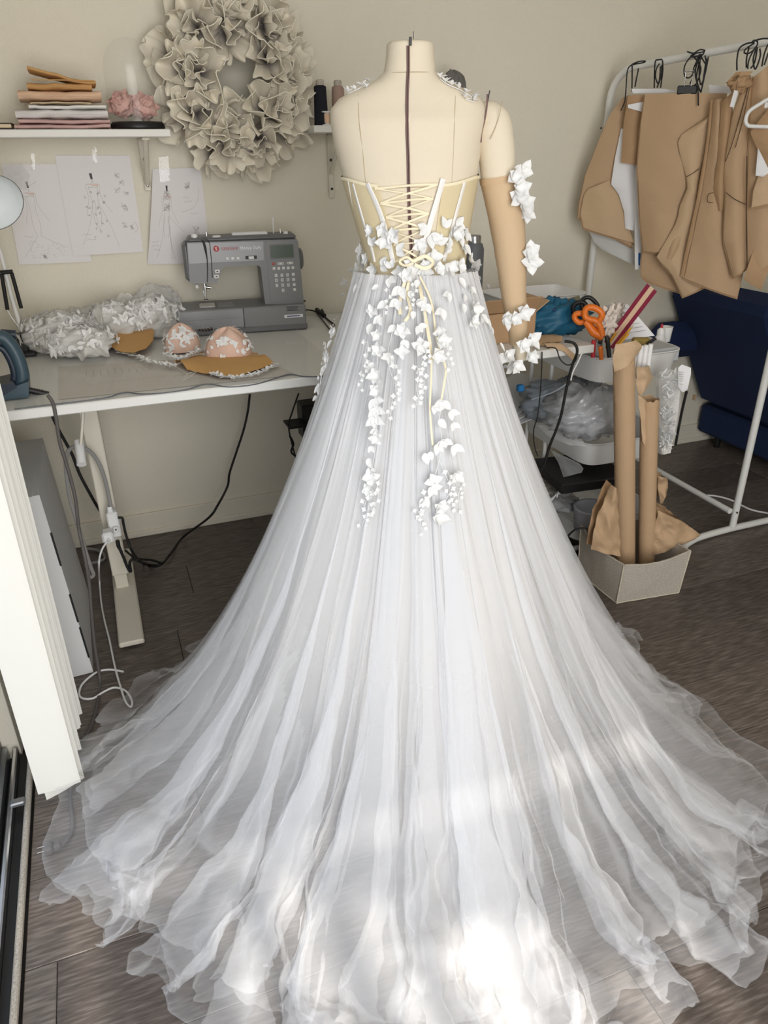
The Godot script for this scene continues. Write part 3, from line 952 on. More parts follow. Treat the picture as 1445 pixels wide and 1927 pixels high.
	for p in [Vector3(-0.0752, 0.9323, 0.1935), Vector3(-0.0808, 0.8987, 0.2094), Vector3(-0.0171, 0.9276, 0.2191), Vector3(-0.0134, 0.8983, 0.235), Vector3(-0.0207, 0.8545, 0.253), Vector3(0.0379, 0.925, 0.2242), Vector3(0.0288, 0.8957, 0.2394), Vector3(0.0306, 0.8758, 0.2484), Vector3(0.0896, 0.9404, 0.2056), Vector3(0.095, 0.6985, 0.3008), Vector3(0.1141, 0.6891, 0.2984), Vector3(0.1027, 0.6701, 0.3108), Vector3(0.0389, 0.6596, 0.3235), Vector3(0.0371, 0.6359, 0.3347), Vector3(-0.0644, 0.6593, 0.3104), Vector3(-0.0759, 0.6388, 0.3159), Vector3(-0.1717, 0.9098, 0.0761), Vector3(-0.1726, 0.8851, 0.1196), Vector3(0.0416, 0.9347, 0.2187), Vector3(-0.036, 1.0332, 0.1485), Vector3(0.0159, 1.0481, 0.1525), Vector3(-0.2354, 0.7835, -0.8505), Vector3(-0.0701, 0.6771, 0.2996)]:
		applique("sprig_applique", SP[rng.randi() % 2], p, Vector3(p.x - 0.02, 0.26 * Vector2(p.x - 0.02, p.z).length(), p.z), rng.randf_range(-0.5, 0.5), rng.randf_range(0.8, 1.2))
	# stems that join the appliqués
	for q in [[Vector3(0.0785, 0.8655, 0.2466), Vector3(0.0713, 0.8336, 0.2602), Vector3(0.0772, 0.7949, 0.2718), Vector3(0.072, 0.7562, 0.2842), Vector3(0.0611, 0.7212, 0.2968)], [Vector3(0.072, 0.7562, 0.2842), Vector3(0.0834, 0.7306, 0.2905), Vector3(0.095, 0.698, 0.2999), Vector3(0.0763, 0.6666, 0.3165)], [Vector3(-0.0508, 0.98, 0.1748), Vector3(-0.0542, 0.9116, 0.2149), Vector3(-0.0561, 0.834, 0.2493), Vector3(-0.0544, 0.7957, 0.2628), Vector3(-0.0662, 0.7192, 0.2829), Vector3(-0.074, 0.6421, 0.3139)], [Vector3(-0.0063, 1.0837, 0.1285), Vector3(-0.021, 1.0015, 0.1729), Vector3(-0.0319, 0.9428, 0.2056), Vector3(-0.0134, 0.8915, 0.2373)], [Vector3(0.038, 1.0478, 0.1513), Vector3(0.0417, 1.0022, 0.1778), Vector3(0.0379, 0.9636, 0.2012), Vector3(0.0306, 0.8921, 0.24)], [Vector3(0.1223, 1.0771, 0.0915), Vector3(0.1605, 1.0319, 0.0677), Vector3(0.163, 1.0136, 0.0917), Vector3(0.1854, 0.9801, 0.0786)]]:
		put("applique_stem", MB.new().tube(smooth(q, 6), 0.0008, 5), "petal_white", DRESS)
	# shoulder lace
	for q in [[Vector3(-0.1085, 1.4185, 0.0221), Vector3(-0.0945, 1.4233, 0.0289), Vector3(-0.0801, 1.4295, 0.0256), Vector3(-0.0687, 1.4383, 0), Vector3(-0.0709, 1.4253, 0.048)], [Vector3(0.0688, 1.4398, 0.0411), Vector3(0.0788, 1.4323, 0.046), Vector3(0.091, 1.4269, 0.0467), Vector3(0.1054, 1.4215, 0.0454), Vector3(0.1197, 1.4141, 0.0474), Vector3(0.1301, 1.4069, 0.0478), Vector3(0.1174, 1.4048, 0.0569), Vector3(0.1343, 1.3996, 0.0506)]]:
		var b := MB.new()
		for p in q:
			for k in 4:
				petal(b, Transform3D(Basis(Vector3.UP, rng.randf() * TAU) * Basis(Vector3.BACK, rng.randf_range(0.1, 0.7)), p + Vector3(0, 0.002, 0)), rng.randf_range(0.010, 0.018), 0.007, 0.002, 0.5)
		b.tube(smooth(q, 4), 0.0009, 5)
		put("shoulder_lace", b, "petal_white", DRESS)
	# sheer sleeve over the arm of the form
	var cen := smooth([Vector3(0.1935, 1.268, -0.007), Vector3(0.2185, 1.178, -0.012), Vector3(0.2355, 1.09, -0.02), Vector3(0.2465, 1.02, -0.03), Vector3(0.262, 0.945, -0.04), Vector3(0.267, 0.915, -0.043)], 6)
	var sr := [0.0375, 0.0365, 0.0318, 0.027, 0.0225, 0.022]
	var rr := []
	for i in cen.size():
		var q := i / 6.0
		var k := mini(int(q), 4)
		rr.append(lerpf(sr[k], sr[k + 1], q - k))
	var srows := []
	for i in cen.size():
		var row := PackedVector3Array()
		for k in 25:
			var f := TAU * k / 24
			row.append(cen[i] + Vector3(cos(f) * rr[i], 0.15 * cos(f) * rr[i], sin(f) * rr[i]) * (1.0 + 0.02 * nz.get_noise_2d(f * 2.0, cen[i].y * 30.0)))
		srows.append(row)
	var sl := put("sleeve", MB.new().grid(srows), "nude_mesh", DRESS)
	put("sleeve_band", MB.new().grid([srows[0], v3(Array(srows[0]), Vector3(0.002, -0.012, 0))]), "nude_mesh", sl)
	for q in [Vector3(0.223, 1.2656, 0.03), Vector3(0.2351, 1.2459, 0.03), Vector3(0.233, 1.229, 0.03), Vector3(0.2463, 1.2153, 0.02), Vector3(0.2447, 1.2773, 0), Vector3(0.2561, 1.1965, 0), Vector3(0.2708, 1.1203, 0), Vector3(0.2749, 1.0975, 0), Vector3(0.2656, 0.9906, 0), Vector3(0.2435, 0.9832, 0.02), Vector3(0.225, 0.981, 0.02), Vector3(0.2878, 0.9316, 0), Vector3(0.2675, 0.9245, 0.02), Vector3(0.2553, 0.8787, 0.02), Vector3(0.2925, 0.8903, -0.01), Vector3(0.2375, 0.898, 0), Vector3(0.2188, 0.8883, 0), Vector3(0.2465, 0.8709, 0)]:
		applique("flower_applique", FL[rng.randi() % 4], q, Vector3(0.3, 0.25, 1.0), rng.randf() * TAU, rng.randf_range(0.75, 1.05), sl)

func build_desk() -> void:
	var t := thing("desk", "long white height-adjustable desk against the back wall with grey-white column leg", "desk", Vector3(0.58, 0, -2.24))
	var o := Vector3(-0.58, 0, 2.24)
	put("desktop", MB.new().box(Vector3(0.522, 0.7675, -2.245) + o, Vector3(1.744, 0.025, 0.785), 0.0025), "white_metal", t)
	for x in [-0.079, 1.235]:
		put("leg", MB.new().box(Vector3(x, 0.41, -2.275) + o, Vector3(0.05, 0.66, 0.075), 0.003), "cream_metal", t)
		put("inner_leg", MB.new().box(Vector3(x - 0.001, 0.06, -2.275) + o, Vector3(0.04, 0.08, 0.062), 0.002), "cream_metal", t)
		put("foot_bar", MB.new().box(Vector3(x + 0.005, 0.0215, -2.22) + o, Vector3(0.072, 0.017, 0.6), 0.004), "cream_metal", t)
		for z in [-1.96, -2.48]:
			put("glide", MB.new().lathe([Vector2(0.001, 0.0), Vector2(0.02, 0.0), Vector2(0.022, 0.007), Vector2(0.018, 0.013), Vector2(0.001, 0.013)], Transform3D(Basis(), Vector3(x + 0.008, 0, z) + o), 20), "black_plastic", t)
	put("crossbar", MB.new().box(Vector3(0.577, 0.72, -2.5) + o, Vector3(1.32, 0.04, 0.03), 0.003), "cream_metal", t)
	put("side_rail", MB.new().box(Vector3(-0.079, 0.742, -2.24) + o, Vector3(0.05, 0.025, 0.6), 0.003), "cream_metal", t)
	var cr := [Vector3(-0.0812, 0.7172, -2), Vector3(-0.1044, 0.6257, -2)]
	put("crank_rod", MB.new().tube([cr[0] + o, cr[1] + o], 0.004, 8), "cream_metal", t)
	var cg := [Vector3(-0.1097, 0.612, -1.99), Vector3(-0.1121, 0.5696, -1.99)]
	put("crank_grip", MB.new().tube([cg[0] + o + Vector3(0, 0.008, -0.05), cg[1] + o + Vector3(0, 0.004, 0.004)], 0.0125, 20), "white_plastic", t)
	# the clear mat with its wavy front edge
	var fe := [Vector3(-0.2238, 0.7825, -1.8515), Vector3(-0.1628, 0.7825, -1.8559), Vector3(-0.0798, 0.7825, -1.8563), Vector3(-0.0124, 0.7825, -1.8645), Vector3(0.0097, 0.7825, -1.8834), Vector3(0.0327, 0.7825, -1.8881), Vector3(0.0589, 0.7825, -1.8625), Vector3(0.106, 0.7825, -1.8473), Vector3(0.1715, 0.7825, -1.8535), Vector3(0.2152, 0.7825, -1.8803), Vector3(0.2413, 0.7825, -1.8743), Vector3(0.275, 0.7825, -1.8343), Vector3(0.3426, 0.7825, -1.831), Vector3(0.4069, 0.7825, -1.867), Vector3(0.4483, 0.7825, -1.888), Vector3(0.4756, 0.7825, -1.854), Vector3(0.5146, 0.7825, -1.8372), Vector3(0.6023, 0.7825, -1.8331)]
	var back := []
	for p in fe:
		back.append(Vector3(p.x, 0.7825, -2.55))
	var b := MB.new()
	var cols := []
	for k in 9:
		var row := PackedVector3Array()
		for i in fe.size():
			var q: Vector3 = back[i].lerp(fe[i], k / 8.0)
			q.y += 0.0012 * nz.get_noise_2d(q.x * 9.0, q.z * 9.0) + 0.0008
			row.append(q)
		cols.append(row)
	b.grid(cols)
	tag(put("desk_mat", b, mk("clear_mat", Color(0.80, 0.79, 0.77, 0.07), 0.1, 0.0, {"metallic_specular": 0.3}), null), "clear plastic mat with a wavy front edge lying on the desk", "desk mat")
	var rim := []
	for p in fe:
		rim.append(p + Vector3(0, 0.001, 0))
	put("mat_edge", MB.new().tube(smooth(rim, 4), 0.0016, 6), mk("mat_edge_grey", rgb(96, 100, 108), 0.3), get_node("desk_mat"))
	# faint pattern sheets under the mat
	var im := Image.create(512, 256, false, Image.FORMAT_RGBA8)
	im.fill(Color8(214, 208, 200))
	rng.seed = 5
	for k in 26:
		line(im, Vector2(rng.randf_range(20, 490), rng.randf_range(10, 245)), Vector2(rng.randf_range(-60, 60), rng.randf_range(-6, 6)), Color8(160, 150, 142), true)
	for k in 10:
		line(im, Vector2(60 + 16 * k, 60), Vector2(0, 46), Color8(140, 134, 130), true)
	for k in 40:
		line(im, Vector2(60 + 9 * k + rng.randf_range(-2, 2), 170 - k * 0.4), Vector2(4, 8), Color8(150, 150, 165), true)
	var pm := mk("pattern_print", Color.WHITE, 0.8)
	pm.albedo_texture = ImageTexture.create_from_image(im)
	var c := [Vector3(-0.1325, 0.7815, -2.2301), Vector3(0.3936, 0.7815, -2.1444), Vector3(0.4688, 0.7815, -1.883), Vector3(-0.1283, 0.7815, -1.8985)]
	var pb := MB.new()
	pb.poly([c[0], c[1], c[2], c[3]], c[0] - Vector3(0, 1, 0))
	tag(put("pattern_sheet", pb, pm), "printed pattern sheet lying flat under the clear desk mat", "paper sheet")


func line(im: Image, p: Vector2, d: Vector2, c: Color, rel := false, w := 1) -> void:
	var q := p + d if rel else d
	var n := int(maxf(absf(q.x - p.x), absf(q.y - p.y))) + 1
	for k in n + 1:
		var r := p.lerp(q, float(k) / n)
		for dx in w:
			for dy in w:
				var x := int(r.x) + dx
				var y := int(r.y) + dy
				if x >= 0 and y >= 0 and x < im.get_width() and y < im.get_height():
					im.set_pixel(x, y, im.get_pixel(x, y).lerp(c, 0.75))


func curve(im: Image, pts: Array, c: Color, w := 1) -> void:
	var v := []
	for i in range(0, pts.size(), 2):
		v.append(Vector3(pts[i], pts[i + 1], 0))
	v = smooth(v, 8)
	for i in v.size() - 1:
		line(im, Vector2(v[i].x, v[i].y), Vector2(v[i + 1].x, v[i + 1].y), c, false, w)


func scribble(im: Image, at: Vector2, r: float, n: int, c: Color) -> void:
	var p := at
	for k in n:
		var q := at + Vector2(rng.randf_range(-r, r), rng.randf_range(-r, r))
		line(im, p, q, c)
		p = q


func sketch(kind: int) -> StandardMaterial3D:
	rng.seed = 200 + kind
	var im := Image.create(420, 560, false, Image.FORMAT_RGBA8)
	im.fill(Color8(238, 235, 236))
	var g := Color8(128, 118, 118)
	var d := Color8(72, 66, 72)
	var s := Color8(222, 178, 160)
	var x: float = [150.0, 180.0, 120.0][kind]
	# head and hair, shoulders, arms
	for k in 26:
		line(im, Vector2(x - 9 + k * 0.6, 96), Vector2(x - 4 + k * 0.4, 128), Color8(70, 62, 70))
	for k in 12:
		line(im, Vector2(x - 34 + k, 158), Vector2(x + 34 - k, 160 + k * 0.6), s)
	curve(im, [x, 132, x - 4, 152, x - 38, 160, x - 36, 200, x - 34, 240, x - 52, 300, x - 58, 330], g)
	curve(im, [x + 4, 132, x + 8, 152, x + 38, 160, x + 34, 200, x + 44, 240, x + 72, 290, x + 90, 320], g)
	curve(im, [x - 28, 170, x - 16, 178, x, 170, x + 16, 178, x + 28, 168], d)
	curve(im, [x - 26, 175, x - 20, 220, x - 18, 260, x - 22, 330, x - 10, 400], g)
	curve(im, [x + 26, 172, x + 20, 220, x + 18, 260, x + 24, 330, x + 14, 400], g)
	if kind == 0:
		curve(im, [x - 10, 400, x - 60, 460, x - 110, 520], g)
		curve(im, [x + 14, 400, x + 90, 440, x + 150, 470], g)
		for k in 90:
			scribble(im, Vector2(x + rng.randf_range(-70, 130), rng.randf_range(440, 525)), 3, 3, Color8(170, 164, 164))
		scribble(im, Vector2(x + 5, 515), 16, 22, d)
		curve(im, [x + 14, 118, x + 40, 106, x + 66, 96], g)
	elif kind == 1:
		curve(im, [x - 16, 260, x - 50, 380, x - 110, 500], g)
		curve(im, [x + 16, 260, x + 70, 400, x + 100, 520], g)
		curve(im, [x, 260, x - 6, 330, x + 2, 420], g)
		for k in 22:
			var p := Vector2(x + rng.randf_range(-60, 60), rng.randf_range(170, 480))
			scribble(im, p, 9, 8, g)
		for p in [Vector2(330, 110), Vector2(350, 150), Vector2(320, 190), Vector2(370, 210), Vector2(340, 280), Vector2(350, 300), Vector2(330, 395), Vector2(370, 410)]:
			scribble(im, p, 17, 14, g)
		curve(im, [370, 400, 395, 380, 405, 420, 385, 440], g)
	else:
		curve(im, [x - 16, 270, x - 30, 400, x - 60, 520], g)
		curve(im, [x + 10, 270, x + 30, 420, x + 60, 530], d)
		curve(im, [x + 16, 270, x + 80, 330, x + 130, 370], g)
		curve(im, [x + 40, 530, x + 30, 400, x + 8, 280], g)
		scribble(im, Vector2(x, 220), 26, 40, g)
		scribble(im, Vector2(x, 150), 30, 34, g)
		for p in [Vector2(290, 100), Vector2(330, 400), Vector2(335, 360)]:
			scribble(im, p, 26, 26, g)
		curve(im, [230, 250, 320, 230, 370, 180, 385, 110], g)
	# unreadable pencil notes
	var notes: Array = [[Vector2(60, 400), Vector2(80, 430)], [Vector2(70, 440), Vector2(90, 470)], [Vector2(250, 165), Vector2(260, 190), Vector2(300, 262), Vector2(20, 420), Vector2(18, 445), Vector2(30, 470)]][kind]
	for p in notes:
		var q: Vector2 = p
		for k in 9:
			var r := q + Vector2(rng.randf_range(3, 9), rng.randf_range(-7, 7))
			line(im, q, r, g)
			q = Vector2(r.x, p.y + rng.randf_range(-4, 4))
	var m := mk("sketch_%d" % kind, Color.WHITE, 0.85)
	m.albedo_texture = ImageTexture.create_from_image(im)
	return m


func build_shelves() -> void:
	# two wall shelves
	var t := thing("wall_shelf", "white wall shelf on the left holding folded fabrics and a glass dome", "shelf", Vector3(-0.06, 1.37, -2.55))
	put("board", MB.new().box(Vector3(-0.06, 0, 0.002), Vector3(0.80, 0.02, 0.2), 0.002), "white_paint", t)
	var br := MB.new()
	br.box(Vector3(0.272, -0.085, -0.108), Vector3(0.020, 0.15, 0.006), 0.002)
	br.box(Vector3(0.272, -0.014, -0.02), Vector3(0.022, 0.008, 0.17), 0.002)
	br.tube([Vector3(0.272, -0.012, 0.06), Vector3(0.272, -0.14, -0.104)], 0.008, 8)
	put("bracket", br, "cream_metal", t)
	for y in [-0.07, -0.145]:
		put("screw", MB.new().lump(Vector3(0.272, y, -0.098), Vector3(0.009, 0.009, 0.006), nz, 0.0, 1.0, 10), "chrome", t)
	var u := thing("wall_shelf", "white wall shelf behind the dress form holding thread cones", "shelf", Vector3(1.05, 1.38, -2.57))
	put("board", MB.new().box(Vector3(0, 0, 0), Vector3(0.66, 0.02, 0.18), 0.002), "white_paint", u)
	br = MB.new()
	br.box(Vector3(-0.225, -0.11, -0.09), Vector3(0.018, 0.2, 0.006), 0.002)
	br.box(Vector3(-0.225, -0.014, -0.02), Vector3(0.018, 0.008, 0.15), 0.002)
	br.tube([Vector3(-0.225, -0.012, 0.04), Vector3(-0.225, -0.13, -0.086)], 0.007, 8)
	put("bracket", br, "cream_metal", u)
	for y in [-0.09, -0.18]:
		put("screw", MB.new().lump(Vector3(-0.225, y, -0.084), Vector3(0.009, 0.009, 0.006), nz, 0.0, 1.0, 10), "dark_metal", u)
	# thread cones
	var cone := [Vector2(0.001, 0), Vector2(0.0235, 0), Vector2(0.0235, 0.004), Vector2(0.0225, 0.006), Vector2(0.019, 0.108), Vector2(0.012, 0.112), Vector2(0.001, 0.112)]
	var tip := [Vector2(0.0125, 0.11), Vector2(0.0125, 0.124), Vector2(0.0105, 0.127), Vector2(0.001, 0.127)]
	for q in [["black thread cone with grey tip on the shelf beside the wreath", Vector3(0.76, 1.3939, -2.53), rgb(22, 24, 34)], ["dusty pink thread cone with grey tip on the shelf by the dress form", Vector3(0.8231, 1.3883, -2.545), rgb(168, 140, 128)]]:
		var c := thing("thread_cone", q[0], "thread", Vector3(q[1].x, 1.39, q[1].z), 0.0, "thread cones on the right shelf")
		put("thread", MB.new().lathe(cone, Transform3D(), 24), mk("thread_%d" % M.size(), q[2], 0.9), c)
		put("cone_tip", MB.new().lathe(tip, Transform3D(), 18), "felt_grey", c)
	var sp := thing("spool", "small white plastic spool at the shelf edge behind the form's shoulder", "spool", Vector3(0.772, 1.39, -2.51))
	put("reel", MB.new().lathe([Vector2(0.001, 0), Vector2(0.016, 0), Vector2(0.016, 0.003), Vector2(0.006, 0.005), Vector2(0.006, 0.035), Vector2(0.016, 0.037), Vector2(0.016, 0.040), Vector2(0.001, 0.04)], Transform3D(), 20), "white_plastic", sp)
	put("thread", MB.new().lathe([Vector2(0.006, 0.006), Vector2(0.009, 0.008), Vector2(0.009, 0.032), Vector2(0.006, 0.034)], Transform3D(), 16), "peach_cloth", sp)
	var rk := MB.new().lump(Vector3(1.235, 1.47, -2.56), Vector3(0.085, 0.17, 0.07), nz, 0.28, 1.8, 30)
	tag(put("ornament", rk, mk("stone_grey", rgb(118, 116, 112), 0.95)), "rough grey ornament on the shelf behind the form's right shoulder", "ornament")
	# the stack of folded fabrics, from the bottom up: [left px, right px] on the shelf
	var layers := [
		["folded dusty pink fabric at the bottom of the shelf stack", "pink_cloth", 0.013, -0.13, 0.118, 0.0],
		["folded rose fabric second from the bottom of the shelf stack", "pink_cloth", 0.012, -0.118, 0.12, 0.1],
		["folded white tulle in the middle of the shelf stack", "tulle_fold", 0.024, -0.122, 0.117, 0.3],
		["folded white satin above the tulle in the shelf stack", "satin_white", 0.011, -0.085, 0.1155, 0.4],
		["folded beige glitter fabric under the peach fold", "glitter", 0.008, -0.079, 0.077, 0.5],
		["folded peach fleece under the tan mesh folds", "peach_cloth", 0.026, -0.106, 0.107, 0.6],
		["folded tan mesh second from the top of the shelf stack", "tan_cloth", 0.018, -0.079, 0.086, 0.7],
		["crooked folded tan mesh on top of the shelf stack", "tan_cloth", 0.012, -0.07, 0.098, 0.8]]
	mk("tulle_fold", rgb(226, 222, 220), 0.9)
	mk("glitter", rgb(196, 178, 148), 0.35, 0.4)
	var y := 1.381
	for i in layers.size():
		var q: Array = layers[i]
		var x0: float = q[3]
		var x1: float = q[4]
		var h: float = q[2]
		var b := MB.new()
		# a folded bundle: a rounded slab whose front fold swells
		var rows := []
		for j in 15:
			var f := float(j) / 14
			var row := PackedVector3Array()
			for k in 20:
				var a := TAU * k / 20
				var z := -2.535 + 0.068 * cos(a)
				var yy := y + h * 0.5 + h * 0.5 * signf(sin(a)) * pow(absf(sin(a)), 0.45)
				var p := Vector3(lerpf(x0, x1, f), yy, z)
				p.y += 0.004 * nz.get_noise_3d(p.x * 14.0, p.z * 12.0, q[5] * 30.0)
				if i == 7:
					p.y += 0.028 * pow(1.0 - f, 3.0) + 0.006 * sin(f * 5.0)
				p.z += 0.006 * nz.get_noise_2d(p.x * 12.0, q[5] * 40.0)
				row.append(p)
			rows.append(row)
		b.grid(rows, true)
		b.cap(rows[0])
		b.cap(rows[-1], true)
		var o := put("folded_fabric", b, q[1])
		tag(o, q[0], "fabric", "folded fabrics on the shelf")
		var fb := MB.new()
		fb.tube([Vector3(x0 + 0.004, y + h * 0.45, -2.467), Vector3((x0 + x1) / 2, y + h * 0.5, -2.465), Vector3(x1 - 0.003, y + h * 0.48, -2.467)], 0.0016, 6)
		put("fold_edge", fb, q[1], o)
		y += h
	var bk := thing("book", "book with dark cover and cream pages lying at the shelf's left end", "book", Vector3(-0.235, 1.381, -2.53))
	put("cover", MB.new().box(Vector3(0, 0.014, 0), Vector3(0.2, 0.003, 0.14), 0.001).box(Vector3(0, 0.0015, 0), Vector3(0.2, 0.003, 0.14), 0.001), mk("book_cover", rgb(52, 40, 36), 0.6), bk)
	put("pages", MB.new().box(Vector3(0, 0.0078, 0), Vector3(0.194, 0.010, 0.134), 0.001), mk("book_pages", rgb(226, 208, 176), 0.9), bk)
	# glass dome with two fabric peonies
	var dome := thing("glass_cloche", "clear glass dome on a black round base standing on the left shelf", "glass dome", Vector3(0.2, 1.381, -2.545))
	put("base", MB.new().lathe([Vector2(0.001, 0), Vector2(0.094, 0), Vector2(0.097, 0.004), Vector2(0.095, 0.014), Vector2(0.088, 0.02), Vector2(0.001, 0.02)], Transform3D(), 48, 0.8, 0.8), "black_plastic", dome)
	var pr := []
	for k in 4:
		pr.append(Vector2(0.081 - 0.002 * k / 3.0, 0.02 + 0.13 * k / 3.0))
	for k in range(1, 15):
		var a := PI / 2 * k / 14
		pr.append(Vector2(maxf(0.0005, 0.079 * cos(a)), 0.15 + 0.083 * sin(a)))
	put("dome", MB.new().lathe(pr, Transform3D(), 56, 0.95, 0.8), mk("dome_glass", Color(0.95, 0.97, 0.95, 0.05), 0.02, 0.0, {"metallic_specular": 0.28}), dome)
	for q in [[Vector3(0.165, 1.442, -2.545), 0.5, "dusty pink fabric peony bud inside the glass dome, beside the open one", 5], [Vector3(0.222, 1.436, -2.535), -0.3, "open dusty pink fabric peony inside the glass dome", 9]]:
		rng.seed = q[3]
		var pe := thing("fabric_peony", q[2], "flower", q[0], 0.0, "peonies under the dome")
		for k in 20:
			var lay := k / 7
			var r := 0.047 - 0.009 * lay
			var b := MB.new()
			petal(b, Transform3D(Basis(Vector3.UP, TAU * k / 7 + lay * 0.5) * Basis(Vector3.BACK, 0.35 + 0.42 * lay), Vector3(0, -0.012 + 0.006 * lay, 0)), r * 1.1, r * 1.05, 0.014, 0.9, 7, 9)
			put("petal", b, mk("peony_pink", rgb(222, 178, 168), 0.8) if not M.has("peony_pink") else "peony_pink", pe, Transform3D(Basis(Vector3.RIGHT, 0.9) * Basis(Vector3.BACK, q[1]), Vector3.ZERO))
		put("heart", MB.new().lump(Vector3(0, 0.0, 0), Vector3(0.062, 0.056, 0.06), nz, 0.5, 3.0, 24), "peony_pink", pe)
		put("stem", MB.new().tube([Vector3(0, -0.02, 0), Vector3(0.004, -0.034, 0)], 0.003, 6), "peony_pink", pe)
	# sketches taped to the wall
	var sk := [
		[[Vector3(-0.1984, 1.2933, -2.667), Vector3(-0.0364, 1.2922, -2.667), Vector3(0.0062, 1.0051, -2.667), Vector3(-0.2096, 1.0078, -2.667)], "fashion sketch of a slim gown on paper, lowest and leftmost on the wall"],
		[[Vector3(-0.0455, 1.3149, -2.665), Vector3(0.1717, 1.3114, -2.665), Vector3(0.1703, 1.0261, -2.665), Vector3(-0.0464, 1.0262, -2.665)], "fashion sketch of a gown with flowers, taped highest of the three"],
		[[Vector3(0.2352, 1.2726, -2.666), Vector3(0.3856, 1.2746, -2.666), Vector3(0.3876, 0.9782, -2.666), Vector3(0.1765, 0.987, -2.666)], "sketch with pencil notes and a curling left edge, behind the sewing machine"]]
	for k in 3:
		var c: Array = sk[k][0]
		var s := thing("fashion_sketch", sk[k][1], "drawing", c[3], 0.0, "sketches taped above the desk")
		var rows := []
		for j in 13:
			var row := PackedVector3Array()
			for i in 13:
				var uu := i / 12.0
				var vv := j / 12.0
				var p: Vector3 = (c[0] as Vector3).lerp(c[1], uu).lerp((c[3] as Vector3).lerp(c[2], uu), vv) - c[3]
				p.z += 0.004 * vv * (0.5 + 0.5 * sin(uu * 3.0 + k)) + (0.03 * pow(1.0 - uu, 2.0) * sin(vv * PI) if k == 2 else 0.0)
				row.append(p)
			rows.append(row)
		put("sheet", MB.new().grid(rows), sketch(k), s)
		var tp: Array = [[Vector3(-0.1109, 1.3208, -2.662), Vector3(-0.0992, 1.3206, -2.662), Vector3(-0.1092, 1.2716, -2.662), Vector3(-0.121, 1.2718, -2.662)], [Vector3(0.0649, 1.3377, -2.661), Vector3(0.0787, 1.3375, -2.661), Vector3(0.0741, 1.2935, -2.661), Vector3(0.0602, 1.2937, -2.661)], [Vector3(0.2569, 1.3059, -2.655), Vector3(0.2883, 1.3085, -2.655), Vector3(0.2834, 1.2364, -2.655), Vector3(0.2516, 1.2341, -2.655)]][k]
		var tb := MB.new()
		var tr := []
		for j in 7:
			var row := PackedVector3Array()
			for i in 4:
				var p: Vector3 = (tp[0] as Vector3).lerp(tp[1], i / 3.0).lerp((tp[3] as Vector3).lerp(tp[2], i / 3.0), j / 6.0) - c[3]
				p.z += 0.003 * nz.get_noise_2d(i * 3.0 + k * 9.0, j * 2.1)
				row.append(p)
			tr.append(row)
		put("tape", tb.grid(tr), "clear_film", s)
	var sw := MB.new()
	sheet(sw, [Vector3(-0.1985, 1.2892, -2.655), Vector3(-0.2028, 1.2562, -2.655), Vector3(-0.188, 1.2312, -2.655)], [Vector3(-0.1398, 1.2925, -2.655), Vector3(-0.1242, 1.2618, -2.655), Vector3(-0.143, 1.2212, -2.655)], Vector3.BACK, 8, 8, 0.004, 20.0)
	for p in [Vector3(-0.1639, 1.2743, -2.651), Vector3(-0.1541, 1.2654, -2.651), Vector3(-0.175, 1.263, -2.651), Vector3(-0.1653, 1.2541, -2.651), Vector3(-0.1549, 1.248, -2.651)]:
		petal(sw, Transform3D(Basis(Vector3.RIGHT, PI / 2) * Basis(Vector3.UP, p.x * 200.0), p), 0.014, 0.01, 0.001, 0.2)
	tag(put("lace_swatch", sw, "tulle_hem"), "small lace swatch taped over the leftmost sketch", "lace swatch")
	build_wreath()


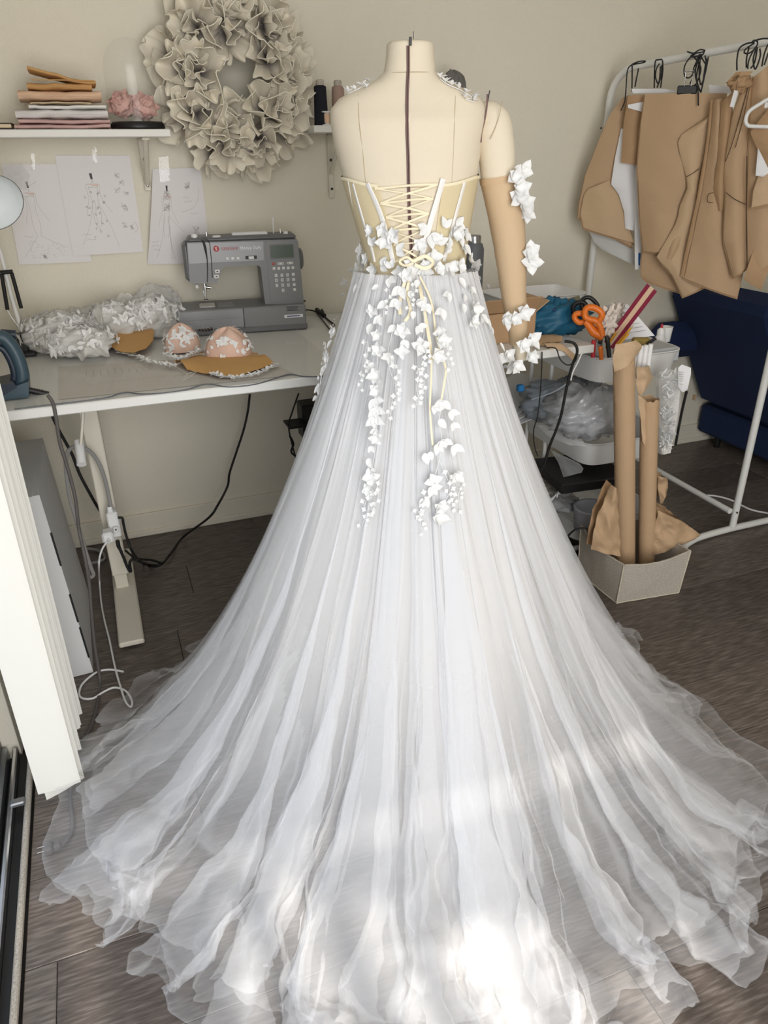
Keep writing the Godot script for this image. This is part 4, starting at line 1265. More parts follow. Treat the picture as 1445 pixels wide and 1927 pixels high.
func build_wreath() -> void:
	var c := Vector3(0.503, 1.512, -2.585)
	var w := thing("flower_wreath", "large round wreath of ruffled cream and grey paper flowers hanging on the wall", "wreath", c)
	var ring := []
	for i in 33:
		ring.append(Vector3(cos(TAU * i / 32) * 0.145, sin(TAU * i / 32) * 0.16, -0.03))
	put("ring", MB.new().tube(ring, 0.022, 10), "felt_grey", w)
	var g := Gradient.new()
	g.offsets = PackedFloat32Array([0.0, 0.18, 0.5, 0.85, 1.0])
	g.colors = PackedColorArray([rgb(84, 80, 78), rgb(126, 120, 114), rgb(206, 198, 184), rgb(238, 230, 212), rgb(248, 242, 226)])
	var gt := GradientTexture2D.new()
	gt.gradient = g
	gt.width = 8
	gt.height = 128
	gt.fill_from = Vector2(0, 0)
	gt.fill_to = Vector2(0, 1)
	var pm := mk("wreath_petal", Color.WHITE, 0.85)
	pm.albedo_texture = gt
	rng.seed = 31
	# ruffled petals of a few kinds, shared
	var kinds := []
	for k in 7:
		var b := MB.new()
		var n1 := rng.randf_range(0.75, 1.35)
		var ph := rng.randf() * TAU
		var front := []
		for j in 13:
			var v := j / 12.0
			var row := PackedVector3Array()
			for i in 19:
				var u := i / 18.0 * 2.0 - 1.0
				var wid := 0.012 + 0.040 * pow(v, 0.8) * (1.0 - 0.35 * v * v * v)
				var ruff := v * v * (0.024 * sin(u * PI * n1 + ph) + 0.006 * sin(u * PI * n1 * 2.3 + ph * 2.0))
				row.append(Vector3(0.088 * v * (1.0 - 0.16 * u * u) + 0.006 * v * sin(u * 7.0 + ph), ruff + 0.018 * u * u * v + 0.030 * v * v * v * 0.4, u * wid))
			front.append(row)
		b.grid(front)
		# the rolled lip
		b.tube(Array(front[12]), 0.0016, 5)
		for i in range(b.v.size() - 19 * 5 - 12, b.v.size()):
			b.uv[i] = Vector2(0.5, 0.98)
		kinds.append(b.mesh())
	var spots := []
	for i in 9:
		var a := TAU * i / 9 + 0.2
		spots.append(Vector3(cos(a) * 0.150, sin(a) * 0.172, 0.03 + 0.012 * (i % 2)))
	for i in 5:
		var a := TAU * i / 5 + 0.5
		spots.append(Vector3(cos(a) * 0.112, sin(a) * 0.122, 0.04))
	for i in 9:
		var a := TAU * i / 9 + 0.1
		spots.append(Vector3(cos(a) * 0.178, sin(a) * 0.205, -0.005))
	for i in spots.size():
		var p: Vector3 = spots[i]
		var f := Node3D.new()
		f.name = numbered("flower", w)
		w.add_child(f, true)
		var dir := (Vector3(p.x, p.y, 0) * (1.6 if i < 9 else (0.0 if i < 14 else 4.0)) + Vector3(rng.randf_range(-0.3, 0.3), rng.randf_range(-0.3, 0.3), 0.8)).normalized()
		var x := dir.cross(Vector3.UP).normalized()
		f.transform = Transform3D(Basis(x, dir, x.cross(dir)).scaled_local(Vector3.ONE * rng.randf_range(0.9, 1.15)), p)
		var np := 8 if i < 14 else 6
		for k in np:
			var inner := k >= 5
			var bs := Basis(Vector3.UP, TAU * k / (5 if not inner else np - 5) + rng.randf_range(-0.25, 0.25) + (0.5 if inner else 0.0)) * Basis(Vector3.BACK, (0.95 if inner else 0.35) + rng.randf_range(-0.15, 0.2)) * Basis(Vector3.RIGHT, rng.randf_range(-0.3, 0.3))
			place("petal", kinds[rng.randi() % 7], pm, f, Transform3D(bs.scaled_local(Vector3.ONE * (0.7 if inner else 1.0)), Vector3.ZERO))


func build_machine() -> void:
	var t := thing("sewing_machine", "grey heavy duty sewing machine with small display and keypad on the desk", "sewing machine", Vector3(0.642, 0.78, -2.415), deg_to_rad(-6.6))
	var g1 := mk("machine_grey", rgb(134, 135, 137), 0.45)
	var g2 := mk("machine_silver", rgb(152, 153, 156), 0.4, 0.1)
	var g3 := mk("machine_dark", rgb(112, 113, 115), 0.45)
	var ivory := mk("key_white", rgb(228, 228, 226), 0.5)
	# base with the free arm cover
	put("base", MB.new().box(Vector3(-0.208, 0.05, -0.085), Vector3(0.418, 0.066, 0.17), 0.004), g1, t)
	put("base_foot", MB.new().box(Vector3(-0.208, 0.012, -0.083), Vector3(0.424, 0.02, 0.172), 0.004), g3, t)
	var ac := MB.new()
	ac.box(Vector3(-0.307, 0.052, 0.0), Vector3(0.205, 0.058, 0.004), 0.0015)
	put("arm_cover", ac, g2, t)
	put("cover_gap", MB.new().box(Vector3(-0.2035, 0.048, 0.001), Vector3(0.0012, 0.07, 0.004), 0.0004), "black_plastic", t)
	var ru := MB.new()
	for k in 26:
		ru.box(Vector3(-0.395 + 0.007 * k, 0.060 + (0.001 if k % 5 == 0 else 0.0), 0.0022), Vector3(0.0006, 0.009 if k % 5 == 0 else 0.005, 0.0006), 0.0001)
	ru.box(Vector3(-0.307, 0.053, 0.0022), Vector3(0.19, 0.0006, 0.0006), 0.0001)
	put("ruler_print", ru, g3, t)
	# head, arm and column in one piece
	var px := [Vector3(-0.3561, 0.2864, -0.03), Vector3(-0.2375, 0.2853, -0.03), Vector3(-0.1162, 0.2848, -0.03), Vector3(-0.0107, 0.2833, -0.03), Vector3(-0.0068, 0.2767, -0.03), Vector3(0.0003, 0.0836, -0.03), Vector3(-0.0021, 0.0798, -0.03), Vector3(-0.1284, 0.0848, -0.03), Vector3(-0.1303, 0.1317, -0.03), Vector3(-0.132, 0.1805, -0.03), Vector3(-0.1331, 0.2012, -0.03), Vector3(-0.1382, 0.2075, -0.03), Vector3(-0.1543, 0.2103, -0.03), Vector3(-0.2484, 0.2084, -0.03), Vector3(-0.2552, 0.2033, -0.03), Vector3(-0.2742, 0.1626, -0.03), Vector3(-0.2787, 0.1601, -0.03), Vector3(-0.3564, 0.1619, -0.03), Vector3(-0.3617, 0.1662, -0.03)]
	var ol := PackedVector2Array()
	for p in px:
		ol.append(Vector2(p.x, p.y))
	put("body", MB.new().prism(ol, 0.135, Transform3D(Basis(), Vector3(0, 0, -0.0975))), g1, t)
	# rounded top and left end
	put("top_cover", MB.new().box(Vector3(-0.182, 0.2905, -0.095), Vector3(0.345, 0.016, 0.10), 0.007), g3, t)
	put("end_cover", MB.new().box(Vector3(-0.362, 0.225, -0.095), Vector3(0.022, 0.115, 0.11), 0.009), g3, t)
	# silver face plate
	var fp := [Vector3(-0.3544, 0.2839, -0.029), Vector3(-0.1183, 0.281, -0.029), Vector3(-0.1213, 0.2246, -0.029), Vector3(-0.132, 0.2231, -0.029), Vector3(-0.2441, 0.2238, -0.029), Vector3(-0.3566, 0.2234, -0.029)]
	var fo := PackedVector2Array()
	for p in fp:
		fo.append(Vector2(p.x, p.y))
	put("face_plate", MB.new().prism(fo, 0.003, Transform3D(Basis(), Vector3(0, 0, -0.0295))), g2, t)
	var pp := [Vector3(-0.111, 0.2807, -0.029), Vector3(-0.0103, 0.2803, -0.029), Vector3(-0.0038, 0.0912, -0.029), Vector3(-0.1085, 0.0935, -0.029)]
	var po := PackedVector2Array()
	for p in pp:
		po.append(Vector2(p.x, p.y))
	put("key_panel", MB.new().prism(po, 0.003, Transform3D(Basis(), Vector3(0, 0, -0.0295))), g1, t)
	var lc := [Vector3(-0.0974, 0.2676, -0.028), Vector3(-0.0256, 0.2676, -0.028), Vector3(-0.0252, 0.2302, -0.028), Vector3(-0.0968, 0.2298, -0.028)]
	var lo := PackedVector2Array()
	for p in lc:
		lo.append(Vector2(p.x, p.y))
	put("display_frame", MB.new().prism(Geometry2D.offset_polygon(lo, 0.003)[0], 0.003, Transform3D(Basis(), Vector3(0, 0, -0.028))), g3, t)
	put("display", MB.new().prism(lo, 0.003, Transform3D(Basis(), Vector3(0, 0, -0.0265))), mk("lcd_green", rgb(84, 98, 86), 0.25), t)
	# keys
	var rows := [[[Vector3(-0.0861, 0.1756, -0.027), Vector3(-0.067, 0.1754, -0.027), Vector3(-0.0485, 0.1752, -0.027)], "123"], [[Vector3(-0.0862, 0.16, -0.027), Vector3(-0.067, 0.1601, -0.027), Vector3(-0.0478, 0.1602, -0.027)], "456"], [[Vector3(-0.0856, 0.1439, -0.027), Vector3(-0.0664, 0.144, -0.027), Vector3(-0.0475, 0.1437, -0.027)], "789"], [[Vector3(-0.0661, 0.1274, -0.027)], "0"]]
	for r in rows:
		for i in r[0].size():
			var k := put("key", MB.new().box(r[0][i], Vector3(0.0085, 0.010, 0.003), 0.0008), ivory, t)
			put("digit", text_mb(r[1][i], 0.008, r[0][i] + Vector3(0, 0, 0.0016)), "black_plastic", k)
	for p in [Vector3(-0.0296, 0.1761, -0.027), Vector3(-0.0292, 0.16, -0.027), Vector3(-0.0285, 0.1435, -0.027), Vector3(-0.0284, 0.1279, -0.027), Vector3(-0.0909, 0.1976, -0.027), Vector3(-0.0755, 0.1969, -0.027), Vector3(-0.06, 0.1972, -0.027), Vector3(-0.0445, 0.1969, -0.027), Vector3(-0.0293, 0.1972, -0.027), Vector3(-0.2362, 0.2341, -0.027), Vector3(-0.2195, 0.2341, -0.027), Vector3(-0.2029, 0.2337, -0.027)]:
		put("key", MB.new().box(p, Vector3(0.009, 0.0085, 0.003), 0.0008).box(p + Vector3(0, 0, 0.0015), Vector3(0.003, 0.003, 0.0008), 0.0002), ivory, t)
	put("stop_key", MB.new().box(Vector3(-0.0915, 0.212, -0.027), Vector3(0.008, 0.008, 0.003), 0.001), mk("key_red", rgb(190, 90, 80), 0.5), t)
	for p in [Vector3(-0.0683, 0.2117, -0.027), Vector3(-0.0373, 0.212, -0.027)]:
		var k := put("rocker_key", MB.new().box(p, Vector3(0.020, 0.0075, 0.003), 0.001), ivory, t)
		put("dot", MB.new().box(p + Vector3(-0.006, 0, 0.0016), Vector3(0.003, 0.002, 0.0006), 0.0002).box(p + Vector3(0.006, 0, 0.0016), Vector3(0.003, 0.002, 0.0006), 0.0002), "black_plastic", k)
	for p in [Vector3(-0.272, 0.197, -0.027), Vector3(-0.2762, 0.1809, -0.027)]:
		put("key", MB.new().box(p, Vector3(0.015, 0.011, 0.003), 0.001), ivory, t)
		put("mark", MB.new().box(p + Vector3(0, 0, 0.0016), Vector3(0.006, 0.003, 0.0006), 0.0002), "black_plastic", t)
	var sl := Vector3(-0.1612, 0.2343, -0.027)
	put("speed_slot", MB.new().box(sl, Vector3(0.036, 0.010, 0.002), 0.001), "black_plastic", t)
	put("speed_slider", MB.new().box(sl + Vector3(0, 0, 0.003), Vector3(0.017, 0.009, 0.006), 0.001), ivory, t)
	# lettering
	var red := mk("letter_red", rgb(176, 58, 62), 0.5)
	var lp := [Vector3(-0.268, 0.265, -0.027), Vector3(-0.2262, 0.2637, -0.027), Vector3(-0.1596, 0.2641, -0.027)]
	put("maker_badge", MB.new().lathe([Vector2(0.001, 0.001), Vector2(0.008, 0.001), Vector2(0.009, 0)], Transform3D(Basis(Vector3.RIGHT, PI / 2), lp[0]), 24), red, t)
	put("badge_letter", text_mb("S", 0.014, lp[0] + Vector3(0, 0, 0.0016)), "white_plastic", t)
	put("maker_lettering", text_mb("SINGER", 0.0125, lp[1], 1.25), red, t)
	put("divider", MB.new().box(Vector3(-0.1916, 0.264, -0.027), Vector3(0.0006, 0.012, 0.0006), 0.0001), "white_plastic", t)
	put("model_lettering", text_mb("Heavy Duty", 0.013, lp[2]), mk("letter_pale", rgb(246, 247, 250), 0.5), t)
	# thread path, needle, presser foot, plate
	put("thread_slot", MB.new().tube([Vector3(-0.3097, 0.2954, -0.027), Vector3(-0.3043, 0.2838, -0.027), Vector3(-0.3016, 0.269, -0.027), Vector3(-0.2993, 0.2358, -0.027), Vector3(-0.3018, 0.2024, -0.027), Vector3(-0.3068, 0.1647, -0.027)], [0.001, 0.0035, 0.004, 0.0016, 0.0014, 0.001], 8), "black_plastic", t)
	put("thread_slot", MB.new().tube([Vector3(-0.3043, 0.2978, -0.027), Vector3(-0.2898, 0.2914, -0.027), Vector3(-0.2863, 0.2782, -0.027), Vector3(-0.2864, 0.2319, -0.027), Vector3(-0.2897, 0.1781, -0.027)], 0.0012, 6), "black_plastic", t)
	var nb := MB.new()
	nb.tube([Vector3(-0.3151, 0.1544, -0.08), Vector3(-0.3155, 0.1334, -0.08)], 0.006, 12)
	nb.tube([Vector3(-0.3155, 0.1334, -0.08), Vector3(-0.3169, 0.1087, -0.08)], 0.003, 10)
	nb.tube([Vector3(-0.3144, 0.1439, -0.075), Vector3(-0.2959, 0.1388, -0.075)], 0.004, 10)
	put("needle_bar", nb, "chrome", t)
	put("presser_foot", MB.new().box(Vector3(-0.3167, 0.1016, -0.08), Vector3(0.016, 0.006, 0.02), 0.002).tube([Vector3(-0.3218, 0.1337, -0.08), Vector3(-0.3217, 0.1196, -0.08), Vector3(-0.3173, 0.1052, -0.08)], 0.0018, 8), "chrome", t)
	put("threader", MB.new().box(Vector3(-0.3402, 0.1459, -0.08), Vector3(0.010, 0.014, 0.012), 0.002), "white_plastic", t)
	put("needle_plate", MB.new().box(Vector3(-0.315, 0.0836, -0.085), Vector3(0.05, 0.002, 0.06), 0.0005), "chrome", t)
	put("bobbin_cover", MB.new().box(Vector3(-0.255, 0.0836, -0.08), Vector3(0.05, 0.0016, 0.07), 0.0005), g2, t)
	# on the top: handle, spool pin, winder, dials
	put("carry_handle", MB.new().box(Vector3(-0.155, 0.3, -0.09), Vector3(0.115, 0.012, 0.03), 0.004), "white_plastic", t)
	put("spool_pin", MB.new().tube([Vector3(-0.0754, 0.3481, -0.09), Vector3(-0.0772, 0.2962, -0.09)], 0.0022, 8), "white_plastic", t)
	put("winder_pin", MB.new().tube([Vector3(-0.056, 0.3122, -0.08), Vector3(-0.0562, 0.2946, -0.08)], 0.003, 10), "chrome", t)
	put("winder_stop", MB.new().lathe([Vector2(0.001, 0.01), Vector2(0.007, 0.009), Vector2(0.008, 0)], Transform3D(Basis(), Vector3(-0.04, 0.296, -0.07)), 16), "white_plastic", t)
	put("tension_knob", MB.new().lathe([Vector2(0.001, 0.012), Vector2(0.009, 0.010), Vector2(0.010, 0)], Transform3D(Basis(), Vector3(-0.33, 0.297, -0.06)), 16), "white_plastic", t)
	put("guide_post", MB.new().tube([Vector3(-0.292, 0.297, -0.075), Vector3(-0.292, 0.312, -0.075)], 0.004, 12), "chrome", t)
	put("dial", MB.new().lathe([Vector2(0.001, 0.006), Vector2(0.012, 0.005), Vector2(0.014, 0)], Transform3D(Basis(), Vector3(-0.262, 0.297, -0.055)), 20), ivory, t)
	put("handwheel", MB.new().lathe([Vector2(0.001, 0.018), Vector2(0.026, 0.018), Vector2(0.034, 0.012), Vector2(0.034, 0.0), Vector2(0.001, 0.0)], Transform3D(Basis(Vector3.BACK, -PI / 2), Vector3(-0.004, 0.215, -0.10)), 32), g3, t)
	# labels on the base
	put("sticker", MB.new().box(Vector3(-0.0406, 0.0476, 0.001), Vector3(0.062, 0.010, 0.0008), 0.0002), "paper_white", t)
	put("sticker_text", MB.new().box(Vector3(-0.0407, 0.0477, 0.0016), Vector3(0.044, 0.003, 0.0006), 0.0002), mk("ink_blue", rgb(70, 70, 130), 0.8), t)
	var wt := MB.new()
	for k in 4:
		wt.box(Vector3(-0.0444, 0.0737, 0.001) + Vector3(0.002 * (k % 2), 0.004 - 0.004 * k, 0), Vector3(0.042 - 0.006 * (k % 3), 0.0014, 0.0006), 0.0002)
	put("warning_print", wt, "black_plastic", t)
	# its cable
	var cb := MB.new()
	cb.tube(smooth([t.position + Vector3(0.0, 0.07, -0.12), Vector3(0.7836, 0.8, -2.8023), Vector3(0.7691, 0.79, -2.6491), Vector3(0.7526, 0.785, -2.5684), Vector3(0.7428, 0.785, -2.4177)], 8), 0.0032, 8)
	cb.tube(smooth([t.position + Vector3(0.0, 0.045, -0.12), Vector3(0.7386, 0.79, -2.6628), Vector3(0.7315, 0.785, -2.5376), Vector3(0.705, 0.785, -2.3449)], 8), 0.0022, 8)
	var cbo := put("power_cable", cb, "black_cord")
	put("plug", MB.new().tube([Vector3(0.7479, 0.795, -2.6521), Vector3(0.7521, 0.788, -2.5728)], 0.008, 10), "black_cord", cbo)
	tag(cbo, "black power cable leaving the sewing machine across the desk", "cable")


func text_mb(s: String, size: float, at: Vector3, wide := 1.0) -> MB:
	var f := SystemFont.new()
	f.font_names = PackedStringArray(["Droid Sans"])
	var tm := TextMesh.new()
	tm.text = s
	tm.font = f
	tm.font_size = 64
	tm.pixel_size = size / 64.0
	tm.depth = 0.0006
	tm.curve_step = 2.0
	var arr := tm.get_mesh_arrays()
	var b := MB.new()
	if arr.is_empty():
		return b.box(at, Vector3(size * 0.5 * s.length(), size * 0.6, 0.0006), 0.0001)
	for p in arr[Mesh.ARRAY_VERTEX]:
		b.v.append(Vector3(p.x * wide, p.y, p.z) + at)
	b.nn = arr[Mesh.ARRAY_NORMAL]
	b.uv.resize(b.v.size())
	b.ix = arr[Mesh.ARRAY_INDEX]
	return b

func build_desk_things() -> void:
	rng.seed = 17
	# heap of lace in the corner of the desk
	var t := thing("lace_fabric_heap", "crumpled heap of white floral lace and tulle beside the sewing machine", "fabric", Vector3(0.05, 0.783, -2.44))
	mk("lace_net", rgb(250, 249, 245, 0.6), 0.85)
	var lumps := [[Vector3(-0.17, 0.05, 0.0), Vector3(0.21, 0.11, 0.22), 1.0], [Vector3(-0.12, 0.04, 0.10), Vector3(0.20, 0.085, 0.15), 5.0], [Vector3(0.0, 0.055, -0.05), Vector3(0.19, 0.12, 0.17), 9.0], [Vector3(0.10, 0.055, -0.08), Vector3(0.20, 0.13, 0.15), 13.0], [Vector3(0.13, 0.085, -0.12), Vector3(0.16, 0.13, 0.10), 17.0]]
	for q in lumps:
		put("lace_fold", MB.new().lump(q[0], q[1], nz, 0.36, 2.1, 46, true, q[2]), "lace_net" if q[2] < 15 else "tulle_loose", t)
	for q in [[[Vector3(-0.1678, 0.86, -2.7751), Vector3(-0.1253, 0.86, -2.8516), Vector3(-0.0575, 0.86, -2.6746), Vector3(0.0033, 0.86, -2.4966)], [Vector3(-0.1726, 0.8, -2.5117), Vector3(-0.1157, 0.8, -2.3266), Vector3(-0.059, 0.8, -2.2096), Vector3(0.007, 0.8, -2.2596)], 3.0], [[Vector3(-0.0243, 0.9, -2.3416), Vector3(0.0276, 0.9, -2.539), Vector3(0.0966, 0.9, -2.611), Vector3(0.1775, 0.9, -2.5739)], [Vector3(0.0025, 0.82, -2.4019), Vector3(0.0565, 0.82, -2.5428), Vector3(0.1221, 0.82, -2.6225), Vector3(0.1961, 0.82, -2.5341)], 7.0], [[Vector3(0.1138, 0.88, -2.6636), Vector3(0.1729, 0.88, -2.7481), Vector3(0.2071, 0.88, -2.6427), Vector3(0.2075, 0.88, -2.4397)], [Vector3(0.1197, 0.83, -2.57), Vector3(0.1635, 0.83, -2.5321), Vector3(0.1858, 0.83, -2.4863), Vector3(0.2056, 0.83, -2.4252)], 11.0]]:
		var nb := MB.new()
		sheet(nb, v3(q[0], -t.position), v3(q[1], -t.position), Vector3(0, 0.8, 0.6), 30, 40, 0.05, 13.0, q[2], 0.03)
		put("lace_drape", nb, "lace_net", t)
	var mo := MB.new()
	for q in lumps.slice(0, 4):
		for k in 100:
			var d := Vector3(rng.randf_range(-1, 1), rng.randf_range(-0.1, 1), rng.randf_range(-0.5, 1)).normalized()
			var kk := 1.0 + 0.36 * (nz.get_noise_3dv(d * 2.1 + Vector3(q[2], q[2] * 0.7, q[2] * 1.3)) + 0.5 * nz.get_noise_3dv((d * 2.1 + Vector3(q[2], q[2] * 0.7, q[2] * 1.3)) * 2.3))
			var p: Vector3 = q[0] + d * q[1] * 0.5 * kk
			var x := d.cross(Vector3.UP).normalized()
			var bs := Basis(x, d, x.cross(d)) * Basis(Vector3.UP, rng.randf() * TAU)
			for m in rng.randi_range(1, 4):
				petal(mo, Transform3D(bs * Basis(Vector3.UP, m * 1.3) * Basis(Vector3.BACK, 0.2), p), rng.randf_range(0.014, 0.028), rng.randf_range(0.008, 0.014), 0.002, 0.2, 3, 5)
	put("lace_motif", mo, "petal_white", t).set_meta("kind", "stuff")
	# the lace bodice lying open in front of it
	var b := thing("lace_bodice", "unfinished lace bodice with nude cups and tan mesh panels lying on the desk mat", "bodice", Vector3(0.25, 0.784, -2.2))
	var o := -b.position
	var tan := mk("tan_mesh", rgb(206, 160, 100), 0.75)
	var nude := mk("nude_cup", rgb(224, 190, 172), 0.8)
	for q in [[[Vector3(0.0022, 0.8, -2.5308), Vector3(0.0405, 0.8, -2.6527), Vector3(0.0958, 0.8, -2.7122), Vector3(0.151, 0.8, -2.7364), Vector3(0.187, 0.8, -2.643)], [Vector3(0.0105, 0.8, -2.3418), Vector3(0.0408, 0.8, -2.2584), Vector3(0.0717, 0.8, -2.2314), Vector3(0.1125, 0.8, -2.2758), Vector3(0.1413, 0.8, -2.3739)], 0.02], [[Vector3(0.1766, 0.79, -2.1114), Vector3(0.237, 0.79, -2.1759), Vector3(0.2913, 0.79, -2.1794), Vector3(0.3492, 0.79, -2.1542), Vector3(0.4087, 0.79, -2.1013)], [Vector3(0.1981, 0.79, -2.0294), Vector3(0.2359, 0.79, -1.967), Vector3(0.2766, 0.79, -1.9161), Vector3(0.3325, 0.79, -1.9142), Vector3(0.4308, 0.79, -1.9891)], 0.012]]:
		var pb := MB.new()
		sheet(pb, v3(q[0], o), v3(q[1], o), Vector3.UP, 10, 16, 0.006, 9.0, 2.0, q[2], 0.002)
		put("mesh_panel", pb, tan, b)
		put("panel_seam", MB.new().tube(smooth(v3(q[0], o + Vector3(0, 0.004, 0)), 4), 0.0022, 6), tan, b)
	for q in [[Vector3(0.2166, 0.8, -2.2808), Vector3(0.105, 0.075, 0.10)], [Vector3(0.3313, 0.8, -2.1185), Vector3(0.135, 0.085, 0.11)]]:
		var rows := []
		for j in 15:
			var th := PI / 2 * j / 14
			var row := PackedVector3Array()
			for i in 32:
				var f := TAU * i / 32
				row.append(q[0] + o + Vector3(sin(th) * cos(f), cos(th), sin(th) * sin(f)) * q[1] * Vector3(0.5, 1, 0.5) * (1.0 + 0.06 * sin(f * 3.0 + q[0].x * 30)) + Vector3(0, -0.015, 0))
			rows.append(row)
		var cup := put("cup", MB.new().grid(rows, true), nude, b)
		var lb := MB.new()
		for k in 60:
			var th := rng.randf_range(0.4, 1.5)
			var f := rng.randf() * TAU
			if th < 0.8 and rng.randf() < 0.6:
				continue
			var d := Vector3(sin(th) * cos(f), cos(th), sin(th) * sin(f))
			var p: Vector3 = q[0] + o + d * q[1] * Vector3(0.5, 1, 0.5) * 1.05 + Vector3(0, -0.013, 0)
			var x := d.cross(Vector3.UP).normalized()
			var bs := Basis(x, d, x.cross(d))
			for m in rng.randi_range(1, 4):
				petal(lb, Transform3D(bs * Basis(Vector3.UP, rng.randf() * TAU) * Basis(Vector3.BACK, 0.1), p), rng.randf_range(0.012, 0.018), 0.009, 0.001, 0.2, 3, 5)
		put("lace_trim", lb, "petal_white", cup).set_meta("kind", "stuff")
	var fr := MB.new()
	var path := smooth(v3([Vector3(0.0365, 0.79, -2.2903), Vector3(0.0838, 0.79, -2.2158), Vector3(0.1199, 0.79, -2.1235), Vector3(0.1711, 0.79, -2.0648)], o), 6) + smooth(v3([Vector3(0.2533, 0.788, -1.9449), Vector3(0.2999, 0.788, -1.892), Vector3(0.3578, 0.788, -1.9), Vector3(0.4326, 0.788, -1.9721)], o), 8) + smooth(v3([Vector3(0.1549, 0.8, -2.1686), Vector3(0.1913, 0.8, -2.1011), Vector3(0.2521, 0.8, -2.1664), Vector3(0.2787, 0.8, -2.1413)], o), 8)
	for p in path:
		for m in 4:
			petal(fr, Transform3D(Basis(Vector3.UP, rng.randf() * TAU) * Basis(Vector3.BACK, rng.randf_range(0, 0.6)), p), rng.randf_range(0.012, 0.022), 0.010, 0.002, 0.4, 3, 5)
	put("lace_edge", fr, "petal_white", b).set_meta("kind", "stuff")
	put("loose_thread", MB.new().tube(smooth(v3([Vector3(0.1718, 0.788, -2.0726), Vector3(0.1917, 0.788, -1.9825), Vector3(0.1746, 0.788, -1.9242), Vector3(0.2227, 0.788, -2.0034), Vector3(0.2367, 0.788, -2.0208)], o), 6), 0.0006, 5).tube(smooth(v3([Vector3(0.1682, 0.788, -1.927), Vector3(0.1984, 0.788, -1.9909), Vector3(0.2369, 0.788, -2.0031)], o), 6), 0.0006, 5), "petal_white", b)
	# beads of a clasp between cups and machine
	var bd := thing("bead_strand", "tiny strand of dark and pale beads behind the bodice cups", "beads", Vector3(0.3145, 0.8, -2.4432))
	for k in 14:
		put("bead", MB.new().lump(Vector3(-0.022 + 0.0035 * k, 0.004 * sin(k * 1.9) + 0.004, 0.004 * cos(k * 2.3)), Vector3.ONE * 0.006, nz, 0.0, 1.0, 10), ["dark_metal", "chrome", "zip_mauve"][k % 3], bd)
	# grey bottle half hidden by the dress
	var bo := thing("bottle", "grey bottle with a silver cap standing on the desk right of the dress", "bottle", Vector3(1.252, 0.781, -2.4))
	put("body", MB.new().lathe([Vector2(0.001, 0), Vector2(0.034, 0), Vector2(0.036, 0.004), Vector2(0.036, 0.225), Vector2(0.030, 0.243), Vector2(0.02, 0.25)], Transform3D(), 32), mk("bottle_grey", rgb(104, 108, 112), 0.5), bo)
	put("cap", MB.new().lathe([Vector2(0.024, 0.246), Vector2(0.024, 0.268), Vector2(0.021, 0.272), Vector2(0.001, 0.272)], Transform3D(), 24), "alu", bo)
	# steam iron standing at the left end
	var ir := thing("steam_iron", "dark teal steam iron standing at the desk's left front corner", "iron", Vector3(-0.24, 0.783, -1.98))
	o = -ir.position
	var teal := mk("iron_teal", rgb(58, 80, 92), 0.4)
	var deep := mk("iron_navy", rgb(34, 46, 62), 0.4)
	var hp := smooth(v3([Vector3(-0.2662, 0.9244, -1.97), Vector3(-0.2285, 0.9285, -1.97), Vector3(-0.2106, 0.9038, -1.97), Vector3(-0.2021, 0.8666, -1.97), Vector3(-0.2027, 0.8295, -1.97), Vector3(-0.2141, 0.7985, -1.97)], o), 6)
	put("handle", MB.new().tube(hp, 0.016, 14), teal, ir)
	put("handle_grip", MB.new().tube(smooth(v3([Vector3(-0.2586, 0.9058, -1.965), Vector3(-0.2317, 0.9019, -1.965), Vector3(-0.22, 0.8696, -1.965), Vector3(-0.2191, 0.8353, -1.965), Vector3(-0.2303, 0.8113, -1.965)], o), 6), 0.0085, 12), deep, ir)
	var pr := PackedVector2Array()
	for p in [Vector3(-0.328, 0.8067, -1.97), Vector3(-0.2572, 0.809, -1.97), Vector3(-0.2201, 0.8154, -1.97), Vector3(-0.1897, 0.8227, -1.97), Vector3(-0.1956, 0.7827, -1.97), Vector3(-0.2261, 0.7645, -1.97), Vector3(-0.2572, 0.7437, -1.97), Vector3(-0.3478, 0.7227, -1.97)]:
		pr.append(Vector2(p.x + o.x, maxf(p.y + o.y, 0.001)))
	put("body", MB.new().prism(pr, 0.085, Transform3D(Basis(), Vector3(0, 0, 0.0))), teal, ir)
	var sp := PackedVector2Array()
	for p in [Vector3(-0.3255, 0.817, -1.97), Vector3(-0.2544, 0.822, -1.97), Vector3(-0.2225, 0.8264, -1.97), Vector3(-0.216, 0.8123, -1.97), Vector3(-0.2613, 0.7907, -1.97), Vector3(-0.3353, 0.7755, -1.97)]:
		sp.append(Vector2(p.x + o.x, p.y + o.y))
	put("water_tank", MB.new().prism(sp, 0.09), deep, ir)
	put("spray_knob", MB.new().tube(v3([Vector3(-0.2303, 0.9301, -2), Vector3(-0.1985, 0.9246, -2)], o), 0.011, 14), deep, ir)
	var cs := smooth(v3([Vector3(-0.1957, 0.7937, -1.97), Vector3(-0.1754, 0.7858, -1.97), Vector3(-0.1524, 0.7775, -1.97)], o), 4)
	put("cord_sleeve", MB.new().tube(cs, 0.007, 10), "black_plastic", ir)
	for k in 5:
		put("sleeve_ring", MB.new().tube([cs[k + 1], cs[k + 1].lerp(cs[k + 2], 0.6)], 0.0085, 12), "black_plastic", ir)
